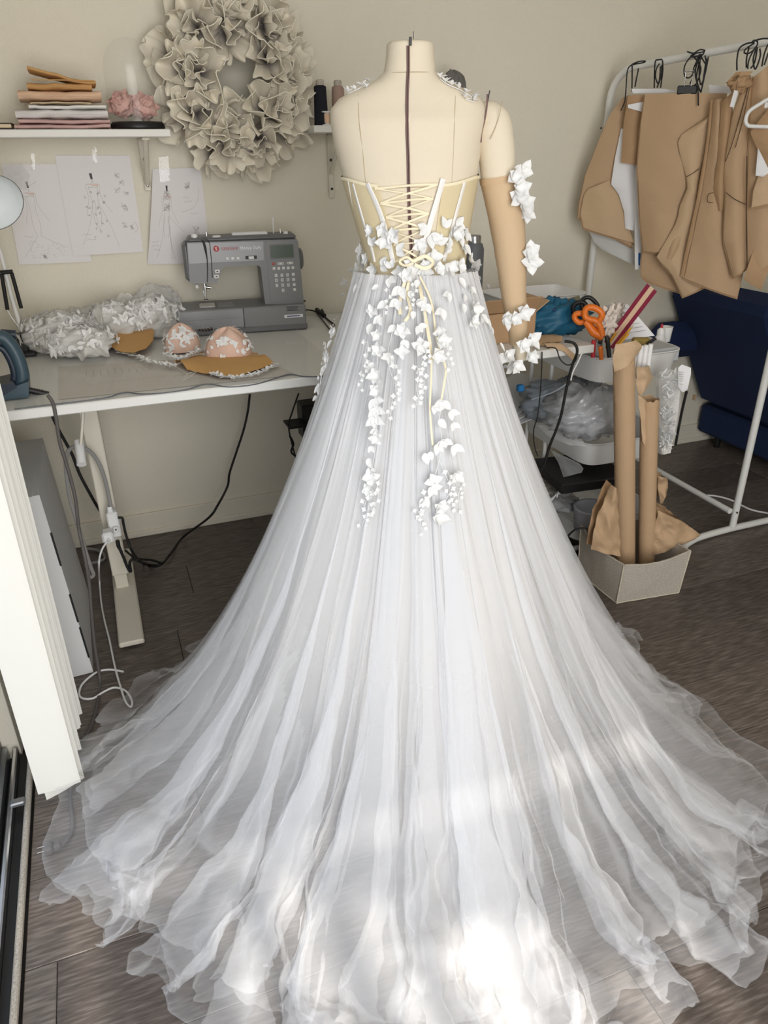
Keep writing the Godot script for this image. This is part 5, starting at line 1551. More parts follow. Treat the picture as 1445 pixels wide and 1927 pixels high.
	var cord := smooth([Vector3(-0.1459, 0.8083, -1.85), Vector3(-0.1385, 0.7865, -1.85), Vector3(-0.1392, 0.7467, -1.85), Vector3(-0.1424, 0.6928, -1.85), Vector3(-0.1386, 0.6364, -1.85), Vector3(-0.1358, 0.5858, -1.85), Vector3(-0.1354, 0.5343, -1.85), Vector3(-0.1399, 0.4824, -1.85), Vector3(-0.1431, 0.4368, -1.85)] + [Vector3(-0.1407, 0.381, -1.82), Vector3(-0.1445, 0.3013, -1.82), Vector3(-0.1537, 0.2199, -1.82), Vector3(-0.1635, 0.118, -1.82)] + [Vector3(-0.1696, 0.006, -1.8013), Vector3(-0.1779, 0.006, -1.7103), Vector3(-0.1961, 0.006, -1.6198), Vector3(-0.2249, 0.006, -1.551), Vector3(-0.2374, 0.006, -1.4903), Vector3(-0.2469, 0.006, -1.3903), Vector3(-0.2426, 0.006, -1.2946), Vector3(-0.27, 0.006, -1.2532), Vector3(-0.2909, 0.006, -1.2586)], 6)
	put("cord", MB.new().tube(v3(cord, o), 0.0044, 8), mk("cord_grey", rgb(92, 88, 86), 0.6), ir)
	var pl := thing("power_plug", "grey two-pin plug lying on the floor by the door sill, under the train's edge", "plug", Vector3(-0.2917, 0.012, -1.2551))
	put("plug_body", MB.new().box(Vector3(0.004, 0, 0), Vector3(0.016, 0.02, 0.026), 0.004).box(Vector3(0.02, 0, 0), Vector3(0.018, 0.014, 0.016), 0.004), "cord_grey", pl)
	for z in [-0.0065, 0.0065]:
		put("pin", MB.new().box(Vector3(-0.011, 0, z), Vector3(0.016, 0.0055, 0.0018), 0.0004), "chrome", pl)
	# desk lamp
	var la := thing("desk_lamp", "white desk lamp with round shade and black springs at the desk's left end", "lamp", Vector3(-0.235, 0.783, -2.43))
	o = -la.position
	put("base", MB.new().box(Vector3(0.0, 0.03, 0), Vector3(0.045, 0.06, 0.05), 0.004).box(Vector3(0.006, 0.006, 0.012), Vector3(0.07, 0.012, 0.075), 0.003), "black_plastic", la)
	put("arm", MB.new().tube(v3([Vector3(-0.2244, 0.8507, -2.43), Vector3(-0.2297, 0.9463, -2.43), Vector3(-0.2319, 1.0638, -2.43), Vector3(-0.2436, 1.2031, -2.43)], o), 0.0062, 10), "white_metal", la)
	for q in [[Vector3(-0.2409, 1.0136, -2.42), Vector3(-0.2472, 0.9146, -2.42)], [Vector3(-0.2143, 1.0149, -2.42), Vector3(-0.2101, 0.9162, -2.42)]]:
		put("spring", MB.new().tube(v3(q, o), 0.0055, 10), "black_cord", la)
	put("spring_hook", MB.new().tube(v3([Vector3(-0.2472, 0.9146, -2.42), Vector3(-0.241, 0.8912, -2.42), Vector3(-0.2294, 0.8655, -2.42)], o), 0.0016, 6).tube(v3([Vector3(-0.2101, 0.9162, -2.42), Vector3(-0.2158, 0.8891, -2.42), Vector3(-0.2237, 0.8651, -2.42)], o), 0.0016, 6), "chrome", la)
	put("spring_bar", MB.new().tube(v3([Vector3(-0.244, 1.0182, -2.42), Vector3(-0.2106, 1.019, -2.42)], o), 0.006, 10), "black_cord", la)
	var sc: Vector3 = Vector3(-0.1997, 1.2111, -2.2) + o
	var ax := Vector3(0.35, -0.45, 0.82).normalized()
	var xx := ax.cross(Vector3.UP).normalized()
	put("shade", MB.new().lathe([Vector2(0.018, -0.07), Vector2(0.05, -0.05), Vector2(0.066, -0.02), Vector2(0.071, 0.0), Vector2(0.073, 0.001), Vector2(0.070, -0.002), Vector2(0.063, -0.02), Vector2(0.046, -0.045), Vector2(0.001, -0.055)], Transform3D(Basis(xx, ax, xx.cross(ax)), sc), 48), mk("shade_white", rgb(232, 238, 240), 0.4), la)
	put("shade_neck", MB.new().tube([sc - ax * 0.06, sc - ax * 0.11, Vector3(-0.2436, 1.2031, -2.43) + o], 0.009, 10), "white_metal", la)
	# small cushion behind it
	var cu := thing("pin_cushion", "small cream fabric cushion between the lamp base and the lace heap", "cushion", Vector3(-0.215, 0.781, -2.8079))
	put("body", MB.new().lump(Vector3(0, 0.035, 0.03), Vector3(0.10, 0.075, 0.09), nz, 0.15, 2.0, 28, true), "linen", cu)
	put("piping", MB.new().tube(smooth([Vector3(-0.04, 0.01, 0.06), Vector3(0, 0.004, 0.077), Vector3(0.04, 0.01, 0.06)], 4), 0.002, 6), "linen_seam", cu)


func build_left_things() -> void:
	rng.seed = 23
	# vertical blinds gathered at the far end of the sliding door
	var t := thing("vertical_blind", "white vertical blind slats gathered at the end of the sliding door", "blind", Vector3(-0.265, 0, -1.46))
	var zs := [-1.385, -1.405, -1.43, -1.46, -1.49, -1.525, -1.56, -1.60]
	var tops := 2.04
	for k in zs.size():
		var b := MB.new()
		var rows := []
		var x0: float = [-0.306, -0.298, -0.304, -0.299, -0.302, -0.297, -0.300, -0.296][k]
		var yb: float = [0.045, 0.02, 0.05, 0.075, 0.05, 0.07, 0.06, 0.055][k]
		var tilt: float = [0.05, 0.45, -0.1, 0.35, -0.05, 0.4, 0.1, 0.3][k]
		for j in 3:
			var y: float = [yb, 1.0, tops][j]
			var row := PackedVector3Array()
			for i in 9:
				var u := i / 8.0 - 0.5
				row.append(Vector3(x0 + 0.0445 + 0.089 * u * cos(tilt), y, zs[k] - 0.089 * u * sin(tilt) + 0.012 * (0.25 - u * u)) - t.position)
			for i in range(8, -1, -1):
				row.append(row[i] + Vector3(0, 0, -0.0012))
			rows.append(row)
		b.grid(rows, true)
		put("slat", b, mk("slat_white", rgb(240, 239, 232), 0.55) if k == 0 else "slat_white", t)
	put("head_rail", MB.new().box(Vector3(-0.26, 2.065, -0.1) - t.position, Vector3(0.05, 0.05, 3.0), 0.004), "white_paint", t)
	# flat white carton under the desk
	var bx := thing("storage_carton", "tall flat white cardboard carton with slots, standing on end under the desk", "box", Vector3(-0.25, 0, -2.05))
	var card := mk("carton_white", rgb(214, 214, 214), 0.75)
	var o := -bx.position
	var f := [Vector3(-0.2399, 0, -1.8275), Vector3(-0.1862, 0, -1.8508)]
	var k0 := [Vector3(-0.2446, 0.6265, -1.905), Vector3(-0.2252, 0.6263, -1.905)]
	var q0: Vector3 = f[1] + o
	var top := 0.52
	var xl := -0.34
	var poly := [Vector3(xl, 0.002, -1.845), Vector3(f[1].x, 0.002, f[1].z), Vector3(f[1].x - 0.04, top, -1.95), Vector3(xl, top, -1.94)]
	var cb := MB.new()
	var mid := Vector3(-0.27, 0.25, -2.1)
	var far := []
	for p in poly:
		far.append(p + Vector3(-0.005, 0, -0.46))
	cb.poly(v3a(poly, o), mid + o)
	cb.poly(v3a(far, o), mid + o)
	for i in 4:
		var j := (i + 1) % 4
		cb.poly([poly[i] + o, poly[j] + o, far[j] + o, far[i] + o], mid + o)
	put("carton_body", cb, card, bx)
	for q in [[0.80, 0.62], [0.46, 0.30], [0.27, 0.09]]:
		var a: Vector3 = poly[1].lerp(poly[2], q[0]) + o
		var e: Vector3 = poly[1].lerp(poly[2], q[1]) + o
		put("slot", MB.new().tube([a, e], 0.0028, 6), "black_cord", bx)
	put("flap", MB.new().box((poly[2] + poly[3]) / 2 + o + Vector3(0, 0.001, -0.07), Vector3(0.08, 0.002, 0.15), 0.0005), card, bx)
	# power strip hanging on the desk leg, with braided cable
	var ps := thing("power_strip", "white power strip with a grey braided cable hanging on the desk leg", "power strip", Vector3(-0.0674, 0.2912, -2.19))
	o = -ps.position
	put("strip_body", MB.new().box(Vector3(0, 0, 0), Vector3(0.034, 0.085, 0.032), 0.004), "white_plastic", ps)
	put("socket", MB.new().box(Vector3(-0.0639, 0.2822, -2.165) + o, Vector3(0.014, 0.018, 0.012), 0.002), "white_plastic", ps)
	put("socket_hole", MB.new().box(Vector3(-0.0639, 0.2843, -2.157) + o, Vector3(0.004, 0.006, 0.002), 0.0005), "black_plastic", ps)
	put("cable_collar", MB.new().lathe([Vector2(0.009, 0), Vector2(0.010, 0.003), Vector2(0.008, 0.005), Vector2(0.010, 0.008), Vector2(0.008, 0.011), Vector2(0.0095, 0.014), Vector2(0.007, 0.018)], Transform3D(Basis(), Vector3(-0.003, 0.042, 0)), 20), "white_plastic", ps)
	var braid := mk("braid_grey", rgb(168, 166, 164), 0.6)
	braid.normal_enabled = true
	braid.normal_texture = noise_tex(0.2, 1, true, 6.0, null, 256, 3)
	tri(braid, Vector3.ONE * 60.0, false)
	put("braided_cable", MB.new().tube(smooth(v3([Vector3(-0.0669, 0.3224, -2.19), Vector3(-0.0662, 0.3729, -2.19), Vector3(-0.0679, 0.4352, -2.19), Vector3(-0.0742, 0.4863, -2.19), Vector3(-0.0904, 0.5295, -2.19), Vector3(-0.1183, 0.5537, -2.19), Vector3(-0.1418, 0.5523, -2.19), Vector3(-0.157, 0.5331, -2.19), Vector3(-0.1672, 0.4945, -2.19), Vector3(-0.1744, 0.4099, -2.19), Vector3(-0.1724, 0.3566, -2.19), Vector3(-0.1678, 0.2833, -2.19), Vector3(-0.163, 0.2078, -2.19), Vector3(-0.1578, 0.1492, -2.19), Vector3(-0.1557, 0.1253, -2.19), Vector3(-0.1692, 0.1206, -2.19), Vector3(-0.1684, 0.1515, -2.19)], o), 6), 0.0058, 10), braid, ps)
	# its plugs and cables
	var ch := thing("phone_charger", "white cube phone charger with a white cable plugged into the power strip", "charger", Vector3(-0.0896, 0.2739, -2.14))
	o = -ch.position
	put("charger_body", MB.new().box(Vector3(0, 0, -0.006), Vector3(0.034, 0.036, 0.042), 0.006), "white_plastic", ch)
	put("usb_plug", MB.new().tube([Vector3(0, 0, 0.014), Vector3(0.002, -0.006, 0.028)], 0.0042, 10), "white_plastic", ch)
	put("charger_cable", MB.new().tube(smooth(v3([Vector3(-0.0911, 0.2696, -2.12), Vector3(-0.108, 0.2511, -2.12), Vector3(-0.1217, 0.2245, -2.12), Vector3(-0.1309, 0.1892, -2.12)] + [Vector3(-0.1506, 0.03, -2.3206), Vector3(-0.1527, 0.006, -2.228), Vector3(-0.1471, 0.006, -2.1113), Vector3(-0.1365, 0.006, -1.987), Vector3(-0.1296, 0.006, -1.8743), Vector3(-0.1242, 0.006, -1.8079), Vector3(-0.1185, 0.006, -1.7566), Vector3(-0.1089, 0.006, -1.6828), Vector3(-0.0971, 0.006, -1.6557), Vector3(-0.0927, 0.006, -1.6809), Vector3(-0.1062, 0.006, -1.7279), Vector3(-0.1339, 0.006, -1.7532), Vector3(-0.1619, 0.006, -1.7454), Vector3(-0.1896, 0.006, -1.7286), Vector3(-0.2163, 0.006, -1.7393), Vector3(-0.2241, 0.006, -1.7656), Vector3(-0.2141, 0.006, -1.8044), Vector3(-0.1798, 0.006, -1.8402), Vector3(-0.1441, 0.006, -1.8412), Vector3(-0.1066, 0.006, -1.816)], o), 8), 0.003, 8), "white_plastic", ch)
	var bp := thing("black_plug_cable", "black plug and twisted cable hanging from the power strip to the floor", "cable", Vector3(-0.0654, 0.2399, -2.15))
	o = -bp.position
	put("plug_body", MB.new().box(Vector3.ZERO, Vector3(0.012, 0.022, 0.018), 0.003), "black_cord", bp)
	put("strain_relief", MB.new().tube([Vector3(0, -0.01, 0), Vector3(0.006, -0.03, 0.004)], [0.006, 0.004], 10), "black_cord", bp)
	put("cable", MB.new().tube(smooth(v3([Vector3(-0.0644, 0.2266, -2.15), Vector3(-0.0576, 0.1911, -2.15), Vector3(-0.0512, 0.1513, -2.15), Vector3(-0.0443, 0.1342, -2.15), Vector3(-0.0426, 0.1648, -2.15), Vector3(-0.031, 0.1777, -2.15), Vector3(-0.0136, 0.1662, -2.15)] + [Vector3(0.0109, 0.02, -2.3877), Vector3(0.0416, 0.02, -2.3673), Vector3(0.0563, 0.02, -2.3693)], o), 6), 0.0045, 8), "black_cord", bp)
	var lc := thing("black_floor_cable", "long black cable drooping from the desk to the floor and up to the power strip", "cable", Vector3(0.45, 0, -2.3))
	o = -lc.position
	put("cable", MB.new().tube(smooth(v3([Vector3(0.446, 0.5541, -2.5), Vector3(0.4326, 0.4914, -2.5), Vector3(0.411, 0.4247, -2.5), Vector3(0.3785, 0.3481, -2.5), Vector3(0.3455, 0.2702, -2.5), Vector3(0.3324, 0.2194, -2.5)] + [Vector3(0.2726, 0.2215, -2.35), Vector3(0.2345, 0.1772, -2.35)] + [Vector3(0.1554, 0.012, -2.5668), Vector3(0.098, 0.012, -2.4577), Vector3(0.0609, 0.012, -2.3901), Vector3(0.0306, 0.012, -2.3785), Vector3(-0.006, 0.012, -2.4173)] + [Vector3(-0.0276, 0.1999, -2.15), Vector3(-0.0373, 0.2583, -2.15), Vector3(-0.0392, 0.3048, -2.15), Vector3(-0.0394, 0.323, -2.15), Vector3(-0.0511, 0.327, -2.15)], o), 6), 0.0042, 8), "black_cord", lc)
	put("cable_twist", MB.new().tube(smooth(v3([Vector3(0.0566, 0.03, -2.3587), Vector3(0.0275, 0.03, -2.3945), Vector3(-0.014, 0.03, -2.4194), Vector3(-0.037, 0.03, -2.4533), Vector3(-0.0558, 0.03, -2.5027)], o), 6), 0.0042, 8), "black_cord", lc)
	var wc := thing("black_wall_cable", "black cable running from the desk edge down behind the desk leg", "cable", Vector3(-0.15, 0, -2.35))
	o = -wc.position
	put("cable", MB.new().tube(smooth(v3([Vector3(-0.1867, 0.6101, -2.35), Vector3(-0.1767, 0.5609, -2.35), Vector3(-0.166, 0.5212, -2.35), Vector3(-0.1533, 0.4732, -2.35), Vector3(-0.1454, 0.4141, -2.35), Vector3(-0.1329, 0.3602, -2.35), Vector3(-0.1088, 0.2759, -2.35), Vector3(-0.0918, 0.2396, -2.35)], o), 6), 0.0048, 8), "black_cord", wc)
	var gc := thing("grey_cable_coil", "coiled pale grey cable lying on the floor beside the desk foot", "cable", Vector3(-0.1595, 0.01, -2.5577))
	o = -gc.position
	put("cable", MB.new().tube(smooth(v3([Vector3(-0.1954, 0.008, -2.6191), Vector3(-0.1625, 0.008, -2.597), Vector3(-0.1377, 0.008, -2.5611), Vector3(-0.1301, 0.008, -2.516), Vector3(-0.1471, 0.008, -2.4982), Vector3(-0.1795, 0.008, -2.4951), Vector3(-0.1975, 0.008, -2.4863), Vector3(-0.1765, 0.008, -2.4698), Vector3(-0.1863, 0.008, -2.5141)], o), 6), 0.005, 8), braid, gc)
	# black bag and wires under the right part of the desk
	var bg := thing("black_box", "black device and wires under the desk beside the dress", "device", Vector3(0.6228, 0.4521, -2.45))
	o = -bg.position
	put("device_body", MB.new().box(Vector3(0.03, 0.0, 0), Vector3(0.09, 0.13, 0.08), 0.006), "black_plastic", bg)
	put("shelf_plate", MB.new().box(Vector3(0.5786, 0.4604, -2.4) + o, Vector3(0.07, 0.006, 0.09), 0.002), "black_plastic", bg)
	put("wire", MB.new().tube(smooth(v3([Vector3(0.5921, 0.5743, -2.38), Vector3(0.5653, 0.5112, -2.38), Vector3(0.5489, 0.4651, -2.38), Vector3(0.5543, 0.4053, -2.38), Vector3(0.5655, 0.3433, -2.38), Vector3(0.5706, 0.3016, -2.38)], o), 6), 0.0028, 6), "black_cord", bg)
	put("wire", MB.new().tube(smooth(v3([Vector3(0.55, 0.4257, -2.38), Vector3(0.5612, 0.3943, -2.38), Vector3(0.5516, 0.3657, -2.38), Vector3(0.5658, 0.3473, -2.38)], o), 6), 0.004, 6), "black_cord", bg)


func v3a(a: Array, k: Vector3) -> Array:
	var o := []
	for p in a:
		o.append(p + k)
	return o

func build_rack() -> void:
	rng.seed = 61
	var t := thing("garment_rack", "white metal garment rack hung with brown paper patterns", "garment rack", Vector3(2.0, 0, -2.2))
	var o := -t.position
	var A := Vector3(1.895, 0, -2.60)
	var B := Vector3(2.098, 0, -1.83)
	var d := (B - A).normalized()
	var bend := []
	for k in 7:
		var a := PI / 2 * k / 6
		bend.append(A + Vector3(0, 1.47, 0) + d * 0.10 * (1.0 - cos(a)) + Vector3(0, 0.105 * sin(a), 0))
	var bend2 := []
	for k in 7:
		var a := PI / 2 * k / 6
		bend2.append(B + Vector3(0, 1.505, 0) - d * 0.10 * (1.0 - sin(a)) + Vector3(0, 0.105 * cos(a), 0))
	put("rail", MB.new().tube(v3(bend + bend2, o), 0.0125, 16), "white_metal", t)
	put("post", MB.new().tube([A + o + Vector3(0, 0.03, 0), A + o + Vector3(0, 1.475, 0)], 0.0125, 16), "white_metal", t)
	put("post", MB.new().tube([B + o + Vector3(0, 0.03, 0), B + o + Vector3(0, 1.51, 0)], 0.0125, 16), "white_metal", t)
	put("lower_bar", MB.new().tube(v3([Vector3(2.0859, 0.1, -2.4542), Vector3(2.0757, 0.1, -2.1887), Vector3(2.0669, 0.1, -1.827)], o), 0.011, 14), "white_metal", t)
	var fb := v3([Vector3(1.7999, 0.018, -1.7544), Vector3(1.8396, 0.018, -1.789), Vector3(1.8862, 0.018, -1.8091), Vector3(1.9485, 0.018, -1.8237), Vector3(2.0938, 0.018, -1.8334), Vector3(2.2804, 0.018, -1.8338), Vector3(2.5924, 0.018, -1.8277)], o)
	put("foot_bar", MB.new().tube(smooth(fb, 5), 0.0125, 14), "white_metal", t)
	put("foot_bar", MB.new().tube([A + o + Vector3(-0.2, 0.018, -0.01), A + o + Vector3(0.2, 0.018, 0.01)], 0.0125, 14), "white_metal", t)
	put("screw", MB.new().lump(Vector3(2.0895, 0.0946, -1.815) + o, Vector3(0.008, 0.008, 0.006), nz, 0, 1, 10), "dark_metal", t)
	put("screw", MB.new().lump(Vector3(1.859, 1.3828, -2.585) + o, Vector3(0.007, 0.007, 0.006), nz, 0, 1, 10), "dark_metal", t)
	# paper patterns: left edge, right edge, material, curve outwards, label
	var S := [
		[[Vector3(1.8618, 1.4765, -2.4787), Vector3(1.8308, 1.4263, -2.5017), Vector3(1.81, 1.3535, -2.5167), Vector3(1.7785, 1.2291, -2.5391), Vector3(1.7677, 1.1277, -2.5466), Vector3(1.7692, 1.0815, -2.5456)], [Vector3(1.8796, 1.4835, -2.4652), Vector3(1.8858, 1.3731, -2.4604), Vector3(1.8901, 1.2883, -2.4572), Vector3(1.8933, 1.2122, -2.4547), Vector3(1.9191, 1.0947, -2.4345), Vector3(1.9368, 0.978, -2.4205)], "kraft", 0.01, "brown paper bodice pattern hanging farthest left, in front of the rack's far post"],
		[[Vector3(1.7816, 1.1795, -2.5186), Vector3(1.7714, 1.157, -2.5257), Vector3(1.767, 1.0942, -2.5288), Vector3(1.7803, 1.0433, -2.5194)], [Vector3(1.8429, 1.21, -2.4741), Vector3(1.876, 1.1574, -2.4491), Vector3(1.9007, 1.0729, -2.4299), Vector3(1.9334, 0.9927, -2.404)], "kraft_pale", 0.012, "lower brown sleeve pattern overlapping the farthest left pattern"],
		[[Vector3(1.8232, 1.0294, -2.5442), Vector3(1.8446, 0.985, -2.5287), Vector3(1.8691, 0.9614, -2.5106)], [Vector3(1.9479, 0.9935, -2.45), Vector3(1.9728, 0.9345, -2.43), Vector3(1.986, 0.8987, -2.4193)], "tracing_paper", 0.008, "translucent tracing paper hanging below the leftmost brown patterns"],
		[[Vector3(1.8513, 1.3783, -2.4553), Vector3(1.8436, 1.2836, -2.4611), Vector3(1.841, 1.1966, -2.463), Vector3(1.8656, 1.1635, -2.4444), Vector3(1.8875, 1.102, -2.4275), Vector3(1.896, 1.0451, -2.4209)], [Vector3(1.8927, 1.3722, -2.4235), Vector3(1.9089, 1.2616, -2.4108), Vector3(1.9198, 1.1582, -2.402), Vector3(1.9257, 1.1025, -2.3973), Vector3(1.9305, 1.0573, -2.3935), Vector3(1.9213, 1.037, -2.4009)], "paper_white", 0.01, "wide white paper pattern between the leftmost brown ones"],
		[[Vector3(1.8924, 1.2672, -2.4047), Vector3(1.9006, 1.159, -2.3982), Vector3(1.9163, 1.0184, -2.3857), Vector3(1.9295, 0.9005, -2.375)], [Vector3(1.9165, 1.2671, -2.3855), Vector3(1.9282, 1.1591, -2.3761), Vector3(1.9424, 1.0191, -2.3645), Vector3(1.9543, 0.9087, -2.3547)], "paper_white", 0.004, "long narrow white paper strip with blue print at its end"],
		[[Vector3(1.8413, 1.4783, -2.4252), Vector3(1.8379, 1.3929, -2.4278), Vector3(1.8435, 1.2678, -2.4236)], [Vector3(1.8902, 1.4801, -2.3873), Vector3(1.8936, 1.3916, -2.3846), Vector3(1.8984, 1.2594, -2.3808)], "kraft_tan", 0.012, "short brown paper strip with a white tab, left of the widest pattern"],
		[[Vector3(1.9109, 1.0297, -2.3256), Vector3(1.9124, 0.9498, -2.3244), Vector3(1.9183, 0.8859, -2.3195), Vector3(1.935, 0.8678, -2.3056)], [Vector3(2.0004, 1.0323, -2.2491), Vector3(2.0357, 0.9438, -2.2172), Vector3(2.0629, 0.8533, -2.1919), Vector3(2.0314, 0.8323, -2.2212)], "kraft", 0.012, "curved brown hem pattern hanging below the widest pattern"],
		[[Vector3(1.8456, 1.4783, -2.3397), Vector3(1.8439, 1.3903, -2.341), Vector3(1.8501, 1.253, -2.3361), Vector3(1.8753, 1.082, -2.316), Vector3(1.8953, 0.9764, -2.2996)], [Vector3(2.0394, 1.4729, -2.1728), Vector3(2.048, 1.3657, -2.1647), Vector3(2.0404, 1.2521, -2.1719), Vector3(2.0195, 1.112, -2.1913), Vector3(1.983, 0.9787, -2.2244)], "kraft", 0.03, "widest smooth brown pattern sheet, like a skirt panel"],
		[[Vector3(1.9794, 1.404, -2.1738), Vector3(1.9143, 1.3459, -2.2314), Vector3(1.9276, 1.2894, -2.2199), Vector3(1.9502, 1.2256, -2.2001), Vector3(1.9581, 1.1868, -2.193), Vector3(1.9455, 1.1385, -2.2042), Vector3(1.9451, 1.0849, -2.2046), Vector3(1.9053, 0.9589, -2.2391), Vector3(1.9476, 0.9134, -2.2023), Vector3(1.9898, 0.8268, -2.1644)], [Vector3(1.9863, 1.411, -2.1676), Vector3(1.9851, 1.3465, -2.1686), Vector3(1.9829, 1.2888, -2.1707), Vector3(1.9796, 1.2384, -2.1737), Vector3(1.98, 1.1956, -2.1733), Vector3(1.982, 1.1391, -2.1714), Vector3(1.9835, 1.0724, -2.1701), Vector3(1.9838, 0.9438, -2.1698), Vector3(2.0091, 0.8884, -2.1465), Vector3(2.0408, 0.8739, -2.1163)], "kraft_pale", 0.012, "brown bodice pattern with a nipped waist in front of the widest pattern"],
		[[Vector3(1.9513, 1.1917, -2.1831), Vector3(1.9469, 1.1173, -2.187), Vector3(1.9421, 1.0725, -2.1912), Vector3(1.9239, 0.9615, -2.2072)], [Vector3(1.9677, 1.1961, -2.1683), Vector3(1.9701, 1.1178, -2.1661), Vector3(1.9666, 1.0642, -2.1693), Vector3(1.9383, 0.9575, -2.1946)], "kraft", 0.006, "narrow brown dart strip on the nipped waist pattern"],
		[[Vector3(1.9583, 1.4514, -2.1525), Vector3(1.9638, 1.3301, -2.1475), Vector3(1.963, 1.1626, -2.1482), Vector3(1.9534, 0.9048, -2.1569)], [Vector3(1.9696, 1.4529, -2.1421), Vector3(1.9731, 1.3299, -2.1389), Vector3(1.9752, 1.1628, -2.137), Vector3(1.9699, 0.894, -2.1418)], "kraft_tan", 0.004, "slim long brown paper strip beside the tall flared pattern"],
		[[Vector3(1.9585, 1.4507, -2.1387), Vector3(1.9648, 1.3299, -2.133), Vector3(1.9668, 1.1633, -2.1311), Vector3(1.9576, 0.8998, -2.1396)], [Vector3(1.9782, 1.4537, -2.1205), Vector3(2.0051, 1.2887, -2.0951), Vector3(2.0445, 1.0786, -2.0567), Vector3(2.0902, 0.9478, -2.0102), Vector3(2.0877, 0.8439, -2.0129)], "kraft", 0.022, "tall flared brown pattern with a pointed hem, middle of the rack"],
		[[Vector3(1.9589, 1.4431, -2.1044), Vector3(1.963, 1.3888, -2.1006), Vector3(1.9651, 1.3375, -2.0986), Vector3(1.9714, 1.277, -2.0927), Vector3(1.9738, 1.1861, -2.0904), Vector3(1.9905, 1.1269, -2.0745)], [Vector3(1.9799, 1.4726, -2.0847), Vector3(1.9896, 1.388, -2.0753), Vector3(1.9942, 1.309, -2.071), Vector3(1.9961, 1.2483, -2.0691), Vector3(2.0054, 1.1654, -2.0601), Vector3(2.0048, 1.123, -2.0607)], "kraft_tan", 0.016, "dark brown pleated pattern strip behind the seamed pattern"],
		[[Vector3(2.0435, 0.917, -1.9578), Vector3(2.0602, 0.9005, -1.9402), Vector3(2.0848, 0.8839, -1.9138)], [Vector3(2.0532, 1.0186, -1.9476), Vector3(2.0774, 0.9856, -1.9218), Vector3(2.0919, 0.9605, -1.906)], "kraft_tan", 0.004, "small dark brown pattern corner showing lowest at the right"],
		[[Vector3(1.9809, 1.5037, -2.049), Vector3(1.9698, 1.4067, -2.0597), Vector3(1.9721, 1.2551, -2.0576), Vector3(1.9852, 1.1813, -2.0449), Vector3(1.9974, 1.0391, -2.0329), Vector3(2.0353, 0.916, -1.995)], [Vector3(1.9995, 1.51, -2.0309), Vector3(2.004, 1.4055, -2.0264), Vector3(2.0147, 1.2888, -2.0158), Vector3(2.0331, 1.1468, -1.9972), Vector3(2.046, 1.0413, -1.9841), Vector3(2.0603, 0.9524, -1.9692)], "kraft", 0.016, "long brown pattern with a taped diagonal seam, right of the flared pattern"],
		[[Vector3(1.9916, 1.5058, -2.0247), Vector3(2.0033, 1.3669, -2.013), Vector3(2.0272, 1.1474, -1.989), Vector3(2.0595, 0.9199, -1.9555)], [Vector3(2.0194, 1.538, -1.9969), Vector3(2.0649, 1.3652, -1.9498), Vector3(2.0978, 1.1491, -1.9144), Vector3(2.119, 0.9954, -1.8909)], "kraft", 0.02, "largest brown pattern at the right edge beside the white hanger"],
		[[Vector3(2.0045, 1.4193, -1.9549), Vector3(1.9778, 1.3548, -1.982), Vector3(1.9945, 1.3163, -1.9651), Vector3(2.0135, 1.2774, -1.9458), Vector3(2.0312, 1.2462, -1.9272)], [Vector3(2.0352, 1.4235, -1.923), Vector3(2.0529, 1.3529, -1.9041), Vector3(2.0582, 1.3152, -1.8983), Vector3(2.0636, 1.2771, -1.8925), Vector3(2.068, 1.2462, -1.8877)], "kraft_tan", 0.01, "brown collar pattern hanging from the white plastic hanger"],
		[[Vector3(1.9953, 1.3124, -1.9572), Vector3(2.0011, 1.2337, -1.9513), Vector3(2.0164, 1.2298, -1.9355)], [Vector3(2.0069, 1.2891, -1.9453), Vector3(2.0238, 1.2541, -1.9277), Vector3(2.0303, 1.2463, -1.9209)], "paper_white", 0.004, "small crumpled white paper under the collar pattern"],
		[[Vector3(2.0142, 1.2342, -1.9522), Vector3(2.0096, 1.1903, -1.9569), Vector3(2.0129, 1.1408, -1.9535)], [Vector3(2.0343, 1.25, -1.9312), Vector3(2.0435, 1.2027, -1.9215), Vector3(2.0515, 1.1548, -1.913)], "kraft_pale", 0.004, "pale brown pattern piece below the small white paper"],
		[[Vector3(1.8508, 1.4995, -2.4243), Vector3(1.8539, 1.4911, -2.4219), Vector3(1.8574, 1.4852, -2.4192)], [Vector3(1.941, 1.4953, -2.3526), Vector3(1.9623, 1.4887, -2.3349), Vector3(1.9764, 1.4832, -2.323)], "paper_white", 0.003, "white paper edges sticking out on top of the widest pattern"],
		[[Vector3(2.0093, 1.5008, -2.2278), Vector3(2.0131, 1.4753, -2.2242)], [Vector3(2.0675, 1.4902, -2.1738), Vector3(2.0683, 1.4728, -2.1731)], "paper_white", 0.003, "folded white paper behind the widest pattern's right top corner"]]
	mk("tracing_paper", rgb(206, 206, 204), 0.8)
	for q in S:
		var h: Vector3 = q[0][0]
		var p := thing("paper_pattern", q[4], "sewing pattern", h, 0.0, "paper patterns on the rack")
		var out := Vector3(-h.x, 0, -h.z).normalized()
		var b := MB.new()
		sheet(b, v3(q[0], -h), v3(q[1], -h), out, 12, 24, 0.014, 5.0, rng.randf() * 20.0, q[3], 0.0009)
		put("sheet", b, q[2], p)
		# a second copy of the sheet behind, as the pieces hang in pairs
		if q[2] in ["kraft", "kraft_pale"]:
			var c := MB.new()
			sheet(c, v3(q[0], -h + Vector3(-0.004, -0.006, 0) - out * 0.012), v3(q[1], -h + Vector3(0.004, -0.010, 0) - out * 0.012), out, 8, 16, 0.010, 5.0, rng.randf() * 20.0, q[3], 0.0009)
			put("under_sheet", c, "kraft_tan", p)
	var parts := find_children("paper_pattern*", "Node3D", false, false)
	var blue := mk("print_blue", rgb(40, 100, 170), 0.8)
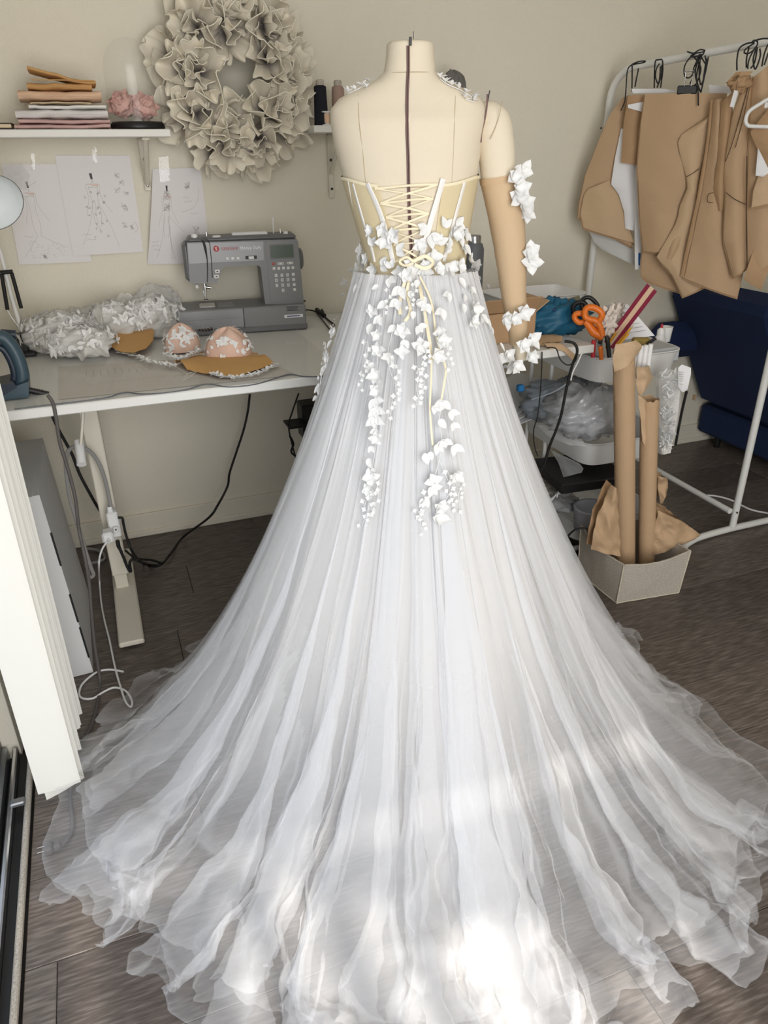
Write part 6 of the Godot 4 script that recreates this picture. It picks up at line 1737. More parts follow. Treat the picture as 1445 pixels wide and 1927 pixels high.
	var mark := func(idx: int, pts: Array, r: float, m):
		var o2: Vector3 = parts[idx].position
		put("seam_line" if m is String else "print", MB.new().tube(v3(pts, -o2), r, 6), m, parts[idx])
	mark.call(14, smooth([Vector3(1.9685, 1.1825, -2.0277), Vector3(1.9911, 1.1622, -2.0055), Vector3(2.0156, 1.1474, -1.9809)], 5), 0.0012, "ink")
	mark.call(14, smooth([Vector3(1.9755, 1.5051, -2.0194), Vector3(1.9704, 1.4204, -2.0244), Vector3(1.9627, 1.3287, -2.0319), Vector3(1.9548, 1.2736, -2.0395)], 5), 0.0012, "ink")
	mark.call(15, smooth([Vector3(1.9806, 1.5029, -2.013), Vector3(1.9766, 1.4721, -2.0169), Vector3(1.9756, 1.3975, -2.0179), Vector3(1.9698, 1.313, -2.0235)], 5), 0.0010, "ink")
	mark.call(15, smooth([Vector3(1.9983, 1.2891, -1.9982), Vector3(2.016, 1.1482, -1.9804), Vector3(2.0429, 0.9577, -1.9526)], 5), 0.0014, "ink")
	mark.call(8, smooth([Vector3(1.9403, 1.2252, -2.1888), Vector3(1.9566, 1.2388, -2.1743), Vector3(1.9679, 1.2514, -2.164)], 5), 0.0012, "ink")
	mark.call(11, smooth([Vector3(1.9772, 1.1796, -2.0913), Vector3(1.9666, 1.1731, -2.1013), Vector3(1.9676, 1.1519, -2.1003), Vector3(1.98, 1.1479, -2.0887)], 5), 0.0010, "ink")
	mark.call(4, [Vector3(1.9296, 0.9622, -2.362), Vector3(1.9334, 0.9183, -2.3589)], 0.004, blue)
	# white tab on the short strip
	var tb := MB.new()
	sheet(tb, v3([Vector3(1.8282, 1.4498, -2.4038), Vector3(1.8301, 1.4398, -2.4023)], -parts[5].position), v3([Vector3(1.8707, 1.4583, -2.3708), Vector3(1.8743, 1.4251, -2.368)], -parts[5].position), Vector3(0, 0, 1), 6, 4)
	put("white_tab", tb, "paper_white", parts[5])
	# crumpled paper at the knot on the right
	var kn := thing("crumpled_paper", "crumpled brown paper knot at the rail above the seamed pattern", "paper", Vector3(1.9604, 1.5003, -2.041))
	put("paper_crumple", MB.new().lump(Vector3(0, -0.01, 0), Vector3(0.07, 0.045, 0.05), nz, 0.7, 2.0, 26), "kraft_tan", kn)
	var kb := MB.new()
	sheet(kb, v3([Vector3(1.9408, 1.521, -2.0459), Vector3(1.9256, 1.4963, -2.0602), Vector3(1.9288, 1.4833, -2.0572)], -kn.position), v3([Vector3(1.9753, 1.5208, -2.0126), Vector3(1.9592, 1.4982, -2.0283), Vector3(1.9457, 1.4843, -2.0413)], -kn.position), Vector3(-0.6, 0, 0.6), 8, 8, 0.02, 14.0)
	put("paper_end", kb, "kraft_tan", kn)
	var cr := thing("paper_label", "small white label tied beside the crumpled brown paper knot", "label", Vector3(1.9255, 1.4475, -2.019))
	put("label_card", MB.new().box(Vector3(0, 0, 0), Vector3(0.016, 0.045, 0.002), 0.0006, Basis(Vector3.BACK, -0.15)), "paper_white", cr)
	put("label_string", MB.new().tube([Vector3(0.002, 0.022, 0), Vector3(0.006, 0.05, -0.005)], 0.0006, 5), "ink", cr)
	# binder clip
	var bc := thing("binder_clip", "black binder clip with wire handles on top of the widest pattern", "clip", Vector3(1.9273, 1.4851, -2.2334))
	var cb2 := Basis(Vector3.UP, -0.75)
	put("clip_body", MB.new().box(Vector3.ZERO, Vector3(0.062, 0.026, 0.016), 0.003, cb2), "black_plastic", bc)
	for s in [-1, 1]:
		put("clip_handle", MB.new().tube(smooth([cb2 * Vector3(-0.01, 0.01, 0.008 * s), cb2 * Vector3(-0.012, 0.045, 0.006 * s), cb2 * Vector3(-0.016, 0.052, 0.006 * s), cb2 * Vector3(0.016, 0.052, 0.006 * s), cb2 * Vector3(0.012, 0.045, 0.006 * s), cb2 * Vector3(0.01, 0.01, 0.008 * s)], 3), 0.0011, 6), "chrome", bc)
	# black cords that tie the bundles to the rail
	var C := [
		[[[Vector3(1.8298, 1.433, -2.4402), Vector3(1.837, 1.4632, -2.4347), Vector3(1.8364, 1.505, -2.4352), Vector3(1.8349, 1.5544, -2.4363), Vector3(1.8447, 1.571, -2.4289), Vector3(1.8617, 1.5795, -2.4159), Vector3(1.8775, 1.58, -2.4036), Vector3(1.8744, 1.5761, -2.406), Vector3(1.8553, 1.573, -2.4209), Vector3(1.8484, 1.5701, -2.4261)], [Vector3(1.8517, 1.5702, -2.4362), Vector3(1.8555, 1.5341, -2.4333), Vector3(1.8591, 1.4925, -2.4305)], [Vector3(1.8692, 1.5605, -2.4227), Vector3(1.8674, 1.5336, -2.4241), Vector3(1.8658, 1.5048, -2.4253)]], "black cord looped over the rail's far bend above the leftmost pattern"],
		[[[Vector3(1.8975, 1.4978, -2.3623), Vector3(1.8933, 1.5417, -2.3657), Vector3(1.8915, 1.5758, -2.3671), Vector3(1.8978, 1.5807, -2.362), Vector3(1.9087, 1.5809, -2.3532)], [Vector3(1.9089, 1.5789, -2.3531), Vector3(1.9131, 1.5489, -2.3497), Vector3(1.9134, 1.4984, -2.3494)], [Vector3(1.8963, 1.5685, -2.3505), Vector3(1.8905, 1.5529, -2.3551), Vector3(1.8912, 1.5288, -2.3545), Vector3(1.8994, 1.5107, -2.3479), Vector3(1.9015, 1.5283, -2.3462), Vector3(1.8992, 1.5604, -2.3481)], [Vector3(1.9085, 1.5651, -2.3534), Vector3(1.9108, 1.5329, -2.3515), Vector3(1.9044, 1.4987, -2.3567)]], "black cord with a single loop, second from the rail's far bend"],
		[[[Vector3(1.9363, 1.5888, -2.2256), Vector3(1.9196, 1.5708, -2.24), Vector3(1.9128, 1.5481, -2.2458), Vector3(1.9173, 1.5247, -2.242), Vector3(1.929, 1.5202, -2.2319), Vector3(1.9389, 1.5429, -2.2233), Vector3(1.944, 1.577, -2.2189)], [Vector3(1.9435, 1.5808, -2.2193), Vector3(1.9352, 1.547, -2.2265), Vector3(1.9354, 1.5199, -2.2263), Vector3(1.9314, 1.5006, -2.2298)], [Vector3(1.9396, 1.5836, -2.2094), Vector3(1.9413, 1.5455, -2.208), Vector3(1.9452, 1.5146, -2.2045), Vector3(1.9518, 1.4988, -2.1986), Vector3(1.9569, 1.5447, -2.1942), Vector3(1.9494, 1.5792, -2.2008)], [Vector3(1.9493, 1.5843, -2.2142), Vector3(1.9447, 1.5465, -2.2182), Vector3(1.9459, 1.5117, -2.2172), Vector3(1.9599, 1.4759, -2.2049)], [Vector3(1.9576, 1.575, -2.1935), Vector3(1.9569, 1.5447, -2.1942), Vector3(1.9549, 1.5064, -2.1959), Vector3(1.9532, 1.4754, -2.1974)], [Vector3(1.9272, 1.5792, -2.207), Vector3(1.9272, 1.5299, -2.207), Vector3(1.9377, 1.4908, -2.1978), Vector3(1.9456, 1.4376, -2.1908)], [Vector3(1.9007, 1.5913, -2.2298), Vector3(1.9171, 1.5855, -2.2157), Vector3(1.9413, 1.5897, -2.1946), Vector3(1.9285, 1.5942, -2.2059), Vector3(1.9104, 1.5764, -2.2215), Vector3(1.9363, 1.5806, -2.199), Vector3(1.9388, 1.5898, -2.1968)], [Vector3(1.9314, 1.5777, -2.2298), Vector3(1.951, 1.5461, -2.2127), Vector3(1.948, 1.5077, -2.2153), Vector3(1.9415, 1.4963, -2.221)], [Vector3(1.9365, 1.5838, -2.2122), Vector3(1.9559, 1.5524, -2.195), Vector3(1.9539, 1.5676, -2.1968), Vector3(1.9544, 1.4909, -2.1964)]], "tangled bundle of black cords tied at the middle of the rail"],
		[[[Vector3(1.9491, 1.5253, -2.0518), Vector3(1.9452, 1.5545, -2.0555), Vector3(1.9464, 1.583, -2.0544), Vector3(1.9586, 1.5945, -2.0427), Vector3(1.9746, 1.5968, -2.0273)], [Vector3(1.9679, 1.5941, -2.0199), Vector3(1.9534, 1.5811, -2.0339), Vector3(1.9507, 1.5706, -2.0365), Vector3(1.9606, 1.5682, -2.0269), Vector3(1.9721, 1.5832, -2.0158), Vector3(1.9728, 1.5972, -2.0151), Vector3(1.9642, 1.6013, -2.0235)], [Vector3(1.9672, 1.5315, -2.0344), Vector3(1.9643, 1.5568, -2.0373), Vector3(1.9653, 1.5852, -2.0362)], [Vector3(1.9707, 1.5833, -2.0171), Vector3(1.9628, 1.552, -2.0248), Vector3(1.9635, 1.5269, -2.0241)], [Vector3(1.9725, 1.5797, -2.0153), Vector3(1.9711, 1.5515, -2.0168), Vector3(1.9786, 1.526, -2.0093), Vector3(1.9836, 1.5578, -2.0044), Vector3(1.9801, 1.5791, -2.0079)], [Vector3(1.9748, 1.583, -2.0131), Vector3(1.9748, 1.5441, -2.0131), Vector3(1.9688, 1.5284, -2.019)], [Vector3(1.948, 1.596, -2.0113), Vector3(1.9658, 1.6016, -1.9939), Vector3(1.9816, 1.601, -1.9782)], [Vector3(1.9944, 1.5886, -1.9937), Vector3(1.9907, 1.5643, -1.9974), Vector3(1.9904, 1.5324, -1.9977)], [Vector3(2.001, 1.5846, -1.9871), Vector3(1.997, 1.5568, -1.991), Vector3(1.9947, 1.5357, -1.9934)]], "tangled bundle of black cords at the rail's near end"]]
	for q in C:
		var c := thing("tie_string", q[1], "cord", q[0][0][0], 0.0, "cords on the rack rail")
		for s in q[0]:
			put("cord_strand", MB.new().tube(smooth(v3(s, -c.position), 7), 0.0024, 6), "black_cord", c)
	# plastic hanger
	var hg := thing("clothes_hanger", "white plastic clothes hanger at the right end of the rack", "hanger", Vector3(1.9562, 1.3972, -1.9753))
	put("hanger_bar", MB.new().tube(smooth(v3([Vector3(2.0093, 1.4485, -1.9212), Vector3(1.9868, 1.4431, -1.9445), Vector3(1.9726, 1.4314, -1.9589), Vector3(1.9559, 1.4152, -1.9755), Vector3(1.9504, 1.3998, -1.981), Vector3(1.9507, 1.3849, -1.9807), Vector3(1.9559, 1.375, -1.9755), Vector3(1.9646, 1.3718, -1.9669), Vector3(1.9971, 1.3694, -1.9339), Vector3(2.0233, 1.3679, -1.9065)], -hg.position), 5), 0.0055, 12), "white_plastic", hg)
	put("hanger_notch", MB.new().box(Vector3(1.9816, 1.4271, -1.9427) - hg.position, Vector3(0.012, 0.016, 0.006), 0.002), "white_plastic", hg)
	put("hook", MB.new().tube(smooth([Vector3(2.0095, 1.4457, -1.921) - hg.position, Vector3(2.0038, 1.4927, -1.9269) - hg.position, Vector3(2.0034, 1.5878, -1.9418) - hg.position, Vector3(2.0204, 1.6141, -1.9386) - hg.position], 5), 0.0022, 8), "chrome", hg)
	# white cable on the floor behind the rack
	var wc := thing("white_floor_cable", "white cable curving over the floor behind the rack's near post", "cable", Vector3(2.3215, 0.006, -1.9922))
	put("cable", MB.new().tube(smooth(v3([Vector3(2.2492, 0.006, -2.1216), Vector3(2.2823, 0.006, -2.0967), Vector3(2.3081, 0.006, -2.0413), Vector3(2.3111, 0.006, -1.9539), Vector3(2.3492, 0.006, -1.8967), Vector3(2.4208, 0.006, -1.8218)], -wc.position), 6), 0.004, 8), "white_plastic", wc)


func build_sofa() -> void:
	var t := thing("sofa", "navy blue upholstered sofa seen from behind, with a reclined back", "sofa", Vector3(2.6, 0, -1.9))
	var o := -t.position
	var bs := Basis(Vector3.BACK, 0.50)
	put("back_cushion", MB.new().box(Vector3(2.53, 0.52, -2.36) + o, Vector3(0.13, 0.62, 0.56), 0.03, bs), "navy", t)
	put("back_cushion", MB.new().box(Vector3(2.53, 0.52, -1.75) + o, Vector3(0.13, 0.62, 0.64), 0.03, bs), "navy", t)
	put("seat", MB.new().box(Vector3(2.98, 0.26, -1.95) + o, Vector3(0.62, 0.14, 1.4), 0.03), "navy", t)
	put("frame", MB.new().box(Vector3(2.96, 0.13, -1.95) + o, Vector3(0.62, 0.14, 1.4), 0.015), "navy", t)
	put("armrest", MB.new().box(Vector3(2.36, 0.55, -2.58) + o, Vector3(0.26, 0.16, 0.1), 0.04), "navy", t)
	for p in [Vector3(2.7, 0.03, -2.55), Vector3(2.7, 0.03, -1.35), Vector3(3.22, 0.03, -2.55), Vector3(3.22, 0.03, -1.35)]:
		put("leg", MB.new().tube([p + o + Vector3(0, 0.04, 0), p + o + Vector3(0, -0.028, 0)], [0.02, 0.014], 12), "black_plastic", t)
	put("tag", MB.new().box(Vector3(2.5, 0.2773, -2.5449) + o, Vector3(0.006, 0.025, 0.02), 0.002), "kraft_pale", t)

# an open tray with rounded corners: outside size, wall thickness
func tray(b: MB, c: Vector3, sx: float, sz: float, h: float, r := 0.03, taper := 0.012) -> void:
	var rows := []
	for q in [[-taper, 0.0], [0.0, h], [0.004, h + 0.001], [0.004, h - 0.004], [-0.003, h - 0.004], [-0.003 - taper, 0.004], [-0.06, 0.004]]:
		var row := PackedVector3Array()
		for i in 40:
			var f := TAU * i / 40
			var x: float = signf(cos(f)) * pow(absf(cos(f)), 0.28) * (sx / 2 + q[0])
			var z: float = signf(sin(f)) * pow(absf(sin(f)), 0.28) * (sz / 2 + q[0])
			row.append(c + Vector3(x, q[1], z))
		rows.append(row)
	b.grid(rows, true)
	b.cap(rows[-1], true)
	b.cap(rows[0])


func build_trolley() -> void:
	rng.seed = 71
	var C := Vector3(1.605, 0, -2.10)
	var t := thing("trolley", "white three-tier rolling trolley packed with sewing supplies beside the desk", "trolley", C)
	for y in [0.64, 0.352, 0.06]:
		var b := MB.new()
		tray(b, Vector3(0, y, 0), 0.345, 0.44, 0.082)
		put("tray", b, "white_plastic", t)
	for z in [-0.19, -0.06]:
		for x in [-0.15, 0.15]:
			put("upright", MB.new().tube([Vector3(x, 0.06, z), Vector3(x, 0.70, z)], 0.007, 10), "white_plastic", t)
	put("base_frame", MB.new().tube(smooth([Vector3(0.15, 0.035, 0.20), Vector3(-0.13, 0.035, 0.20), Vector3(-0.17, 0.035, 0.16), Vector3(-0.17, 0.035, -0.18)], 5), 0.009, 10), "white_plastic", t)
	for p in [Vector3(-0.15, 0.016, 0.19), Vector3(0.15, 0.016, 0.19), Vector3(-0.15, 0.016, -0.19), Vector3(0.15, 0.016, -0.19)]:
		put("caster", MB.new().lathe([Vector2(0.001, -0.009), Vector2(0.015, -0.008), Vector2(0.016, 0), Vector2(0.015, 0.008), Vector2(0.001, 0.009)], Transform3D(Basis(Vector3.BACK, PI / 2), p), 18), "black_plastic", t)
	put("inner_bin", MB.new().box(Vector3(0.02, 0.70, 0.02), Vector3(0.30, 0.05, 0.36), 0.008), mk("bin_grey", rgb(190, 194, 198), 0.5), t)
	# shears
	var orange := mk("orange_plastic", rgb(232, 120, 32), 0.4)
	var steel := mk("steel", rgb(190, 192, 194), 0.25, 0.9)
	var sc := thing("scissors", "large orange-handled fabric shears standing in the trolley's top tray", "scissors", Vector3(1.4323, 0.7689, -1.8757), 0.0, "shears in the trolley")
	var k := -sc.position
	put("handle", MB.new().tube(smooth(v3([Vector3(1.4358, 0.7905, -1.873), Vector3(1.4159, 0.8085, -1.8881), Vector3(1.3933, 0.837, -1.9048), Vector3(1.3748, 0.836, -1.9182), Vector3(1.3624, 0.8498, -1.927), Vector3(1.3658, 0.8619, -1.9246), Vector3(1.3817, 0.8626, -1.9133), Vector3(1.3922, 0.8497, -1.9056), Vector3(1.404, 0.8291, -1.8969), Vector3(1.4299, 0.8008, -1.8775)], k), 5), 0.0085, 10), orange, sc)
	put("handle", MB.new().tube(smooth(v3([Vector3(1.4249, 0.8022, -1.8624), Vector3(1.4108, 0.8416, -1.8732), Vector3(1.3833, 0.8526, -1.8935), Vector3(1.377, 0.8682, -1.8981), Vector3(1.3807, 0.8826, -1.8954), Vector3(1.3953, 0.8858, -1.8847), Vector3(1.4108, 0.877, -1.8731), Vector3(1.4186, 0.8629, -1.8672), Vector3(1.4108, 0.8416, -1.8732)], k), 5), 0.0095, 10), orange, sc)
	put("handle", MB.new().tube(v3([Vector3(1.3837, 0.8431, -1.8994), Vector3(1.4066, 0.8104, -1.8825), Vector3(1.4285, 0.7948, -1.866)], k), [0.010, 0.014, 0.012], 10), orange, sc)
	put("blade", MB.new().tube(v3([Vector3(1.4307, 0.7923, -1.8769), Vector3(1.4348, 0.747, -1.8737)], k), [0.011, 0.005], 8, 0.3), steel, sc)
	put("pivot", MB.new().lump(Vector3(1.4241, 0.7816, -1.8693) + k, Vector3(0.014, 0.014, 0.012), nz, 0, 1, 12), "dark_metal", sc)
	var sb := thing("scissors", "black-handled scissors behind the orange shears in the top tray", "scissors", Vector3(1.421, 0.852, -1.9589), 0.0, "shears in the trolley")
	k = -sb.position
	put("handle", MB.new().tube(smooth(v3([Vector3(1.423, 0.8504, -1.9574), Vector3(1.4138, 0.8693, -1.964), Vector3(1.4101, 0.8884, -1.9667), Vector3(1.4171, 0.8993, -1.9617), Vector3(1.4288, 0.9011, -1.9532), Vector3(1.4416, 0.8907, -1.9437), Vector3(1.4514, 0.8754, -1.9364), Vector3(1.4486, 0.8689, -1.9385)], k), 5), 0.0065, 10), "black_plastic", sb)
	put("handle", MB.new().tube(smooth(v3([Vector3(1.4263, 0.8528, -1.955), Vector3(1.4059, 0.8487, -1.9697), Vector3(1.3958, 0.8526, -1.9769), Vector3(1.3912, 0.8662, -1.9801), Vector3(1.3946, 0.8792, -1.9777), Vector3(1.4045, 0.886, -1.9707), Vector3(1.4167, 0.8844, -1.962), Vector3(1.4265, 0.8699, -1.9549)], k), 5), 0.0075, 10), "black_plastic", sb)
	put("blade", MB.new().tube(v3([Vector3(1.4257, 0.8592, -1.9554), Vector3(1.4527, 0.7867, -1.9355), Vector3(1.4669, 0.7433, -1.9247)], k), [0.012, 0.011, 0.004], 8, 0.3), steel, sb)
	# ruler, pencils, marker pens
	var ru := thing("ruler", "transparent ruler with dark red stripes leaning out of the trolley's top tray", "ruler", Vector3(1.468, 0.7825, -1.8734))
	k = -ru.position
	var a0 := Vector3(1.4756, 0.761, -1.8928) + k
	var a1 := Vector3(1.4913, 0.9572, -1.751) + k
	var ax := (a1 - a0).normalized()
	var sd := ax.cross(Vector3(-0.6, 0.35, 0.7)).normalized()
	for q in [[-0.0125, 0.010, "maroon", "red_edge"], [0.0, 0.012, "ruler_cream", "centre_band"], [0.0125, 0.010, "maroon", "red_edge"]]:
		if not M.has("maroon"):
			mk("maroon", rgb(150, 52, 76), 0.35)
			mk("ruler_cream", rgb(240, 208, 176), 0.4)
		put(q[3], MB.new().box((a0 + a1) / 2 + sd * q[0], Vector3(a0.distance_to(a1), q[1] * 1.18, 0.0025), 0.0005, Basis(ax, sd, ax.cross(sd))), q[2], ru)
	var tk := MB.new()
	for i in 40:
		tk.box(a0.lerp(a1, (i + 0.5) / 40.0) + sd * (0.0135 if i % 2 else 0.0125) + ax.cross(sd) * 0.0014, Vector3(0.0006, 0.005 if i % 4 == 0 else 0.003, 0.0004), 0.0001, Basis(ax, sd, ax.cross(sd)))
	put("ruler_tick", tk, "ruler_cream", ru)
	for q in [["yellow pencil leaning right of the ruler in the top tray", [Vector3(1.4505, 0.7819, -1.8235), Vector3(1.4826, 0.8418, -1.7975)]], ["yellow pencil lower beside the kraft roll in the top tray", [Vector3(1.441, 0.7803, -1.8054), Vector3(1.4648, 0.8267, -1.7862)]], ["yellow pencil left of the ruler behind the shears", [Vector3(1.4517, 0.7593, -1.8734), Vector3(1.4746, 0.8183, -1.8554)]]]:
		var p := thing("pencil", q[0], "pencil", q[1][0], 0.0, "pencils in the trolley")
		var e: Vector3 = q[1][1] - q[1][0]
		put("shaft", MB.new().tube([Vector3.ZERO, e * 0.86], 0.0036, 6), mk("pencil_yellow", rgb(222, 158, 44), 0.5) if not M.has("pencil_yellow") else "pencil_yellow", p)
		put("point", MB.new().tube([e * 0.86, e], [0.0036, 0.0008], 6), "kraft_pale", p)
	for q in [["red capped marker in front of the orange shears", [Vector3(1.3994, 0.7585, -1.863), Vector3(1.3965, 0.791, -1.8652)], "marker_red"], ["black marker pen between shears and kraft roll", [Vector3(1.4378, 0.7614, -1.8335), Vector3(1.4249, 0.8058, -1.8435)], "black_plastic"], ["small orange handled snips at the tray's front corner", [Vector3(1.4138, 0.7559, -1.8394), Vector3(1.4071, 0.7749, -1.8446)], "orange_plastic"]]:
		var p := thing("marker", q[0], "pen", q[1][0], 0.0, "pens in the trolley")
		mk("marker_red", rgb(190, 40, 52), 0.45)
		put("barrel", MB.new().tube([Vector3(0, -0.02, 0), (q[1][1] - q[1][0]) * 0.7], 0.007, 10), q[2], p)
		put("cap", MB.new().tube([(q[1][1] - q[1][0]) * 0.7, q[1][1] - q[1][0]], [0.0076, 0.006], 10), q[2], p)
	# tissue, papers, glue, cup
	var ti := MB.new().lump(Vector3.ZERO, Vector3(0.055, 0.075, 0.04), nz, 1.1, 2.4, 34, false, 3.0)
	ti.lump(Vector3(0.028, 0.02, -0.01), Vector3(0.045, 0.06, 0.035), nz, 1.1, 2.6, 30, false, 8.0)
	var to := put("tissue_wad", ti, "tissue", null, Transform3D(Basis(), Vector3(1.4565, 0.8372, -1.8823))) if M.has("tissue") else put("tissue_wad", ti, mk("tissue", rgb(226, 214, 204), 0.95), null, Transform3D(Basis(), Vector3(1.4565, 0.8372, -1.8823)))
	tag(to, "crumpled pale tissue wad beside the orange shears", "tissue")
	for q in [["printed paper sheet leaning behind the ruler", [Vector3(1.5164, 0.8624, -1.9497), Vector3(1.5314, 0.8135, -1.938), Vector3(1.549, 0.7641, -1.9239)], [Vector3(1.5502, 0.8775, -1.923), Vector3(1.5855, 0.8339, -1.894), Vector3(1.6235, 0.7839, -1.8615)]], ["second printed receipt leaning behind the ruler, farther back", [Vector3(1.5167, 0.8559, -1.9873), Vector3(1.5355, 0.8234, -1.9729), Vector3(1.5516, 0.7905, -1.9602)], [Vector3(1.5329, 0.8767, -1.9749), Vector3(1.5657, 0.8421, -1.949), Vector3(1.6007, 0.8076, -1.9204)]]]:
		var h: Vector3 = q[1][0]
		var p := thing("paper_sheet", q[0], "paper", h, 0.0, "papers in the trolley")
		var b := MB.new()
		sheet(b, v3(q[1], -h), v3(q[2], -h), Vector3(-0.5, 0.4, 0.6), 8, 10, 0.006, 12.0, 0.0, 0.004, 0.0006)
		put("sheet", b, "paper_white", p)
		var tx := MB.new()
		for i in 7:
			var f := (i + 1) / 8.5
			var l: Vector3 = (q[1][0] as Vector3).lerp(q[1][2], f) - h + Vector3(-0.5, 0.4, 0.6) * 0.007
			var r: Vector3 = (q[2][0] as Vector3).lerp(q[2][2], f) - h + Vector3(-0.5, 0.4, 0.6) * 0.007
			tx.tube([l.lerp(r, 0.15), l.lerp(r, 0.85)], 0.0006, 4)
		put("print_line", tx, "felt_grey", p)
	var gl := thing("glue_bottle", "small white glue bottle with red tip at the tray's right end", "bottle", Vector3(1.8053, 0.7, -2.0423))
	put("bottle_body", MB.new().lathe([Vector2(0.001, 0), Vector2(0.019, 0), Vector2(0.020, 0.02), Vector2(0.012, 0.032), Vector2(0.013, 0.034), Vector2(0.013, 0.05), Vector2(0.005, 0.058)], Transform3D(), 24), "white_plastic", gl)
	put("tip", MB.new().lathe([Vector2(0.005, 0.056), Vector2(0.004, 0.068), Vector2(0.001, 0.072)], Transform3D(), 14), "marker_red", gl)
	var cp := thing("white_cup", "small white plastic cup behind the glue bottle", "cup", Vector3(1.8566, 0.7, -2.0542) + Vector3(0, 0, -0.02))
	put("cup_wall", MB.new().lathe([Vector2(0.001, 0.0), Vector2(0.017, 0), Vector2(0.021, 0.05), Vector2(0.0195, 0.05), Vector2(0.016, 0.003), Vector2(0.001, 0.003)], Transform3D(), 28), "white_plastic", cp)
	put("cup_rim", MB.new().lathe([Vector2(0.021, 0.049), Vector2(0.022, 0.051), Vector2(0.019, 0.051)], Transform3D(), 28), "white_plastic", cp)
	var kf := thing("seam_gauge", "dark grey rod lying across the tray's right end", "tool", Vector3(1.7115, 0.72, -1.992))
	put("rod", MB.new().tube(v3([Vector3(1.5119, 0.79, -1.7597), Vector3(1.5278, 0.8104, -1.7459)], -kf.position), 0.005, 8), "dark_metal", kf)
	put("yellow_case", MB.new().box(Vector3(1.5101, 0.7937, -1.7875) - kf.position, Vector3(0.05, 0.02, 0.03), 0.004, Basis(Vector3.UP, -0.4)), mk("olive_case", rgb(150, 128, 60), 0.5), kf)
	for i in 3:
		var pp: Vector3 = [Vector3(1.4673, 0.7546, -1.7321), Vector3(1.4772, 0.7572, -1.7236), Vector3(1.4869, 0.7614, -1.7152)][i]
		var p := thing("white_tube", ["white marker clipped outside the top tray, next to the kraft roll", "white marker clipped outside the top tray, middle of three", "white marker clipped outside the top tray, farthest from the kraft roll"][i], "pen", pp, 0.0, "markers clipped on the tray")
		put("barrel", MB.new().tube([Vector3(0, -0.055, 0), Vector3(0, 0.02, 0)], 0.0075, 12), "white_plastic", p)
		put("cap", MB.new().tube([Vector3(0, 0.02, 0), Vector3(0, 0.042, 0)], 0.0068, 12), "white_plastic", p)
	# plastic bags on the middle tray
	mk("poly_bag", rgb(196, 200, 204, 0.55), 0.22)
	mk("grey_bag", rgb(150, 160, 170), 0.35)
	var gb := thing("plastic_bag", "blue-grey plastic mailing bag on the trolley's middle tray", "bag", Vector3(1.4123, 0.5653, -2.0629))
	put("bag_body", MB.new().lump(Vector3(0.04, -0.03, 0), Vector3(0.30, 0.14, 0.26), nz, 0.35, 1.9, 40, false, 2.0), "grey_bag", gb)
	put("bag_seal", MB.new().tube(smooth(v3([Vector3(1.2714, 0.5819, -1.9883), Vector3(1.326, 0.6106, -1.9522), Vector3(1.3594, 0.6412, -1.9291)], -gb.position), 5), 0.003, 6), "grey_bag", gb)
	var pb := thing("plastic_bag", "clear plastic bag of folded white fabric lying over the middle tray's edge", "bag", Vector3(1.4373, 0.5298, -1.922))
	put("bag_content", MB.new().lump(Vector3(0.02, 0.0, -0.03), Vector3(0.27, 0.15, 0.26), nz, 0.25, 1.7, 36, false, 6.0), mk("bag_fabric", rgb(168, 170, 174), 0.8), pb)
	put("bag_film", MB.new().lump(Vector3(0.02, 0.005, -0.025), Vector3(0.29, 0.17, 0.285), nz, 0.34, 2.6, 56, false, 6.0), mk("bag_clear", Color(0.92, 0.93, 0.95, 0.25), 0.1), pb)
	var cy := MB.new()
	sheet(cy, v3([Vector3(1.2915, 0.4955, -1.9752), Vector3(1.3342, 0.499, -1.9466), Vector3(1.3907, 0.4896, -1.9067)], -pb.position), v3([Vector3(1.3059, 0.4717, -1.9296), Vector3(1.3639, 0.444, -1.8891), Vector3(1.4113, 0.4458, -1.854)], -pb.position), Vector3(-0.5, 0.5, 0.6), 10, 12, 0.012, 14.0)
	put("bag_end", cy, "clear_film", pb)
	# below: black box, papers, net, clear roll
	var bk := thing("black_case", "flat black case lying across the lower tray", "case", Vector3(1.4175, 0.2981, -1.9118))
	put("case_body", MB.new().box(Vector3(0.06, 0.0, -0.06), Vector3(0.26, 0.035, 0.24), 0.004, Basis(Vector3.UP, -0.1)), "black_plastic", bk)
	put("case_spine", MB.new().box(Vector3(0.10, 0.0, 0.058), Vector3(0.12, 0.026, 0.012), 0.004, Basis(Vector3.UP, -0.1)), mk("plum_paper", rgb(86, 80, 86), 0.7), bk)
	var nt := MB.new()
	sheet(nt, [Vector3(1.3179, 0.4243, -1.9215), Vector3(1.3409, 0.3812, -1.9055), Vector3(1.3589, 0.3294, -1.8927)], [Vector3(1.3783, 0.396, -1.8413), Vector3(1.3905, 0.3789, -1.8321), Vector3(1.3864, 0.3632, -1.8352)], Vector3(-0.6, 0.2, 0.7), 10, 10, 0.01, 16.0)
	tag(put("net_scrap", nt, "net_grey") if M.has("net_grey") else put("net_scrap", nt, mk("net_grey", rgb(170, 172, 172, 0.55), 0.8)), "scrap of grey net hanging from the middle tray over the black case", "fabric")
	var rl := thing("plastic_tub", "translucent plastic tub standing in the lower tray behind the fabric basket", "tub", Vector3(1.4524, 0.1952, -1.8347))
	put("tub_wall", MB.new().lathe([Vector2(0.001, -0.05), Vector2(0.058, -0.05), Vector2(0.066, 0.03), Vector2(0.062, 0.034), Vector2(0.06, 0.03), Vector2(0.054, -0.046), Vector2(0.001, -0.046)], Transform3D(), 36), mk("tub_milk", rgb(180, 182, 192, 0.85), 0.4), rl)
	put("tub_rim", MB.new().lathe([Vector2(0.066, 0.028), Vector2(0.068, 0.032), Vector2(0.06, 0.034)], Transform3D(), 36), "tub_milk", rl)
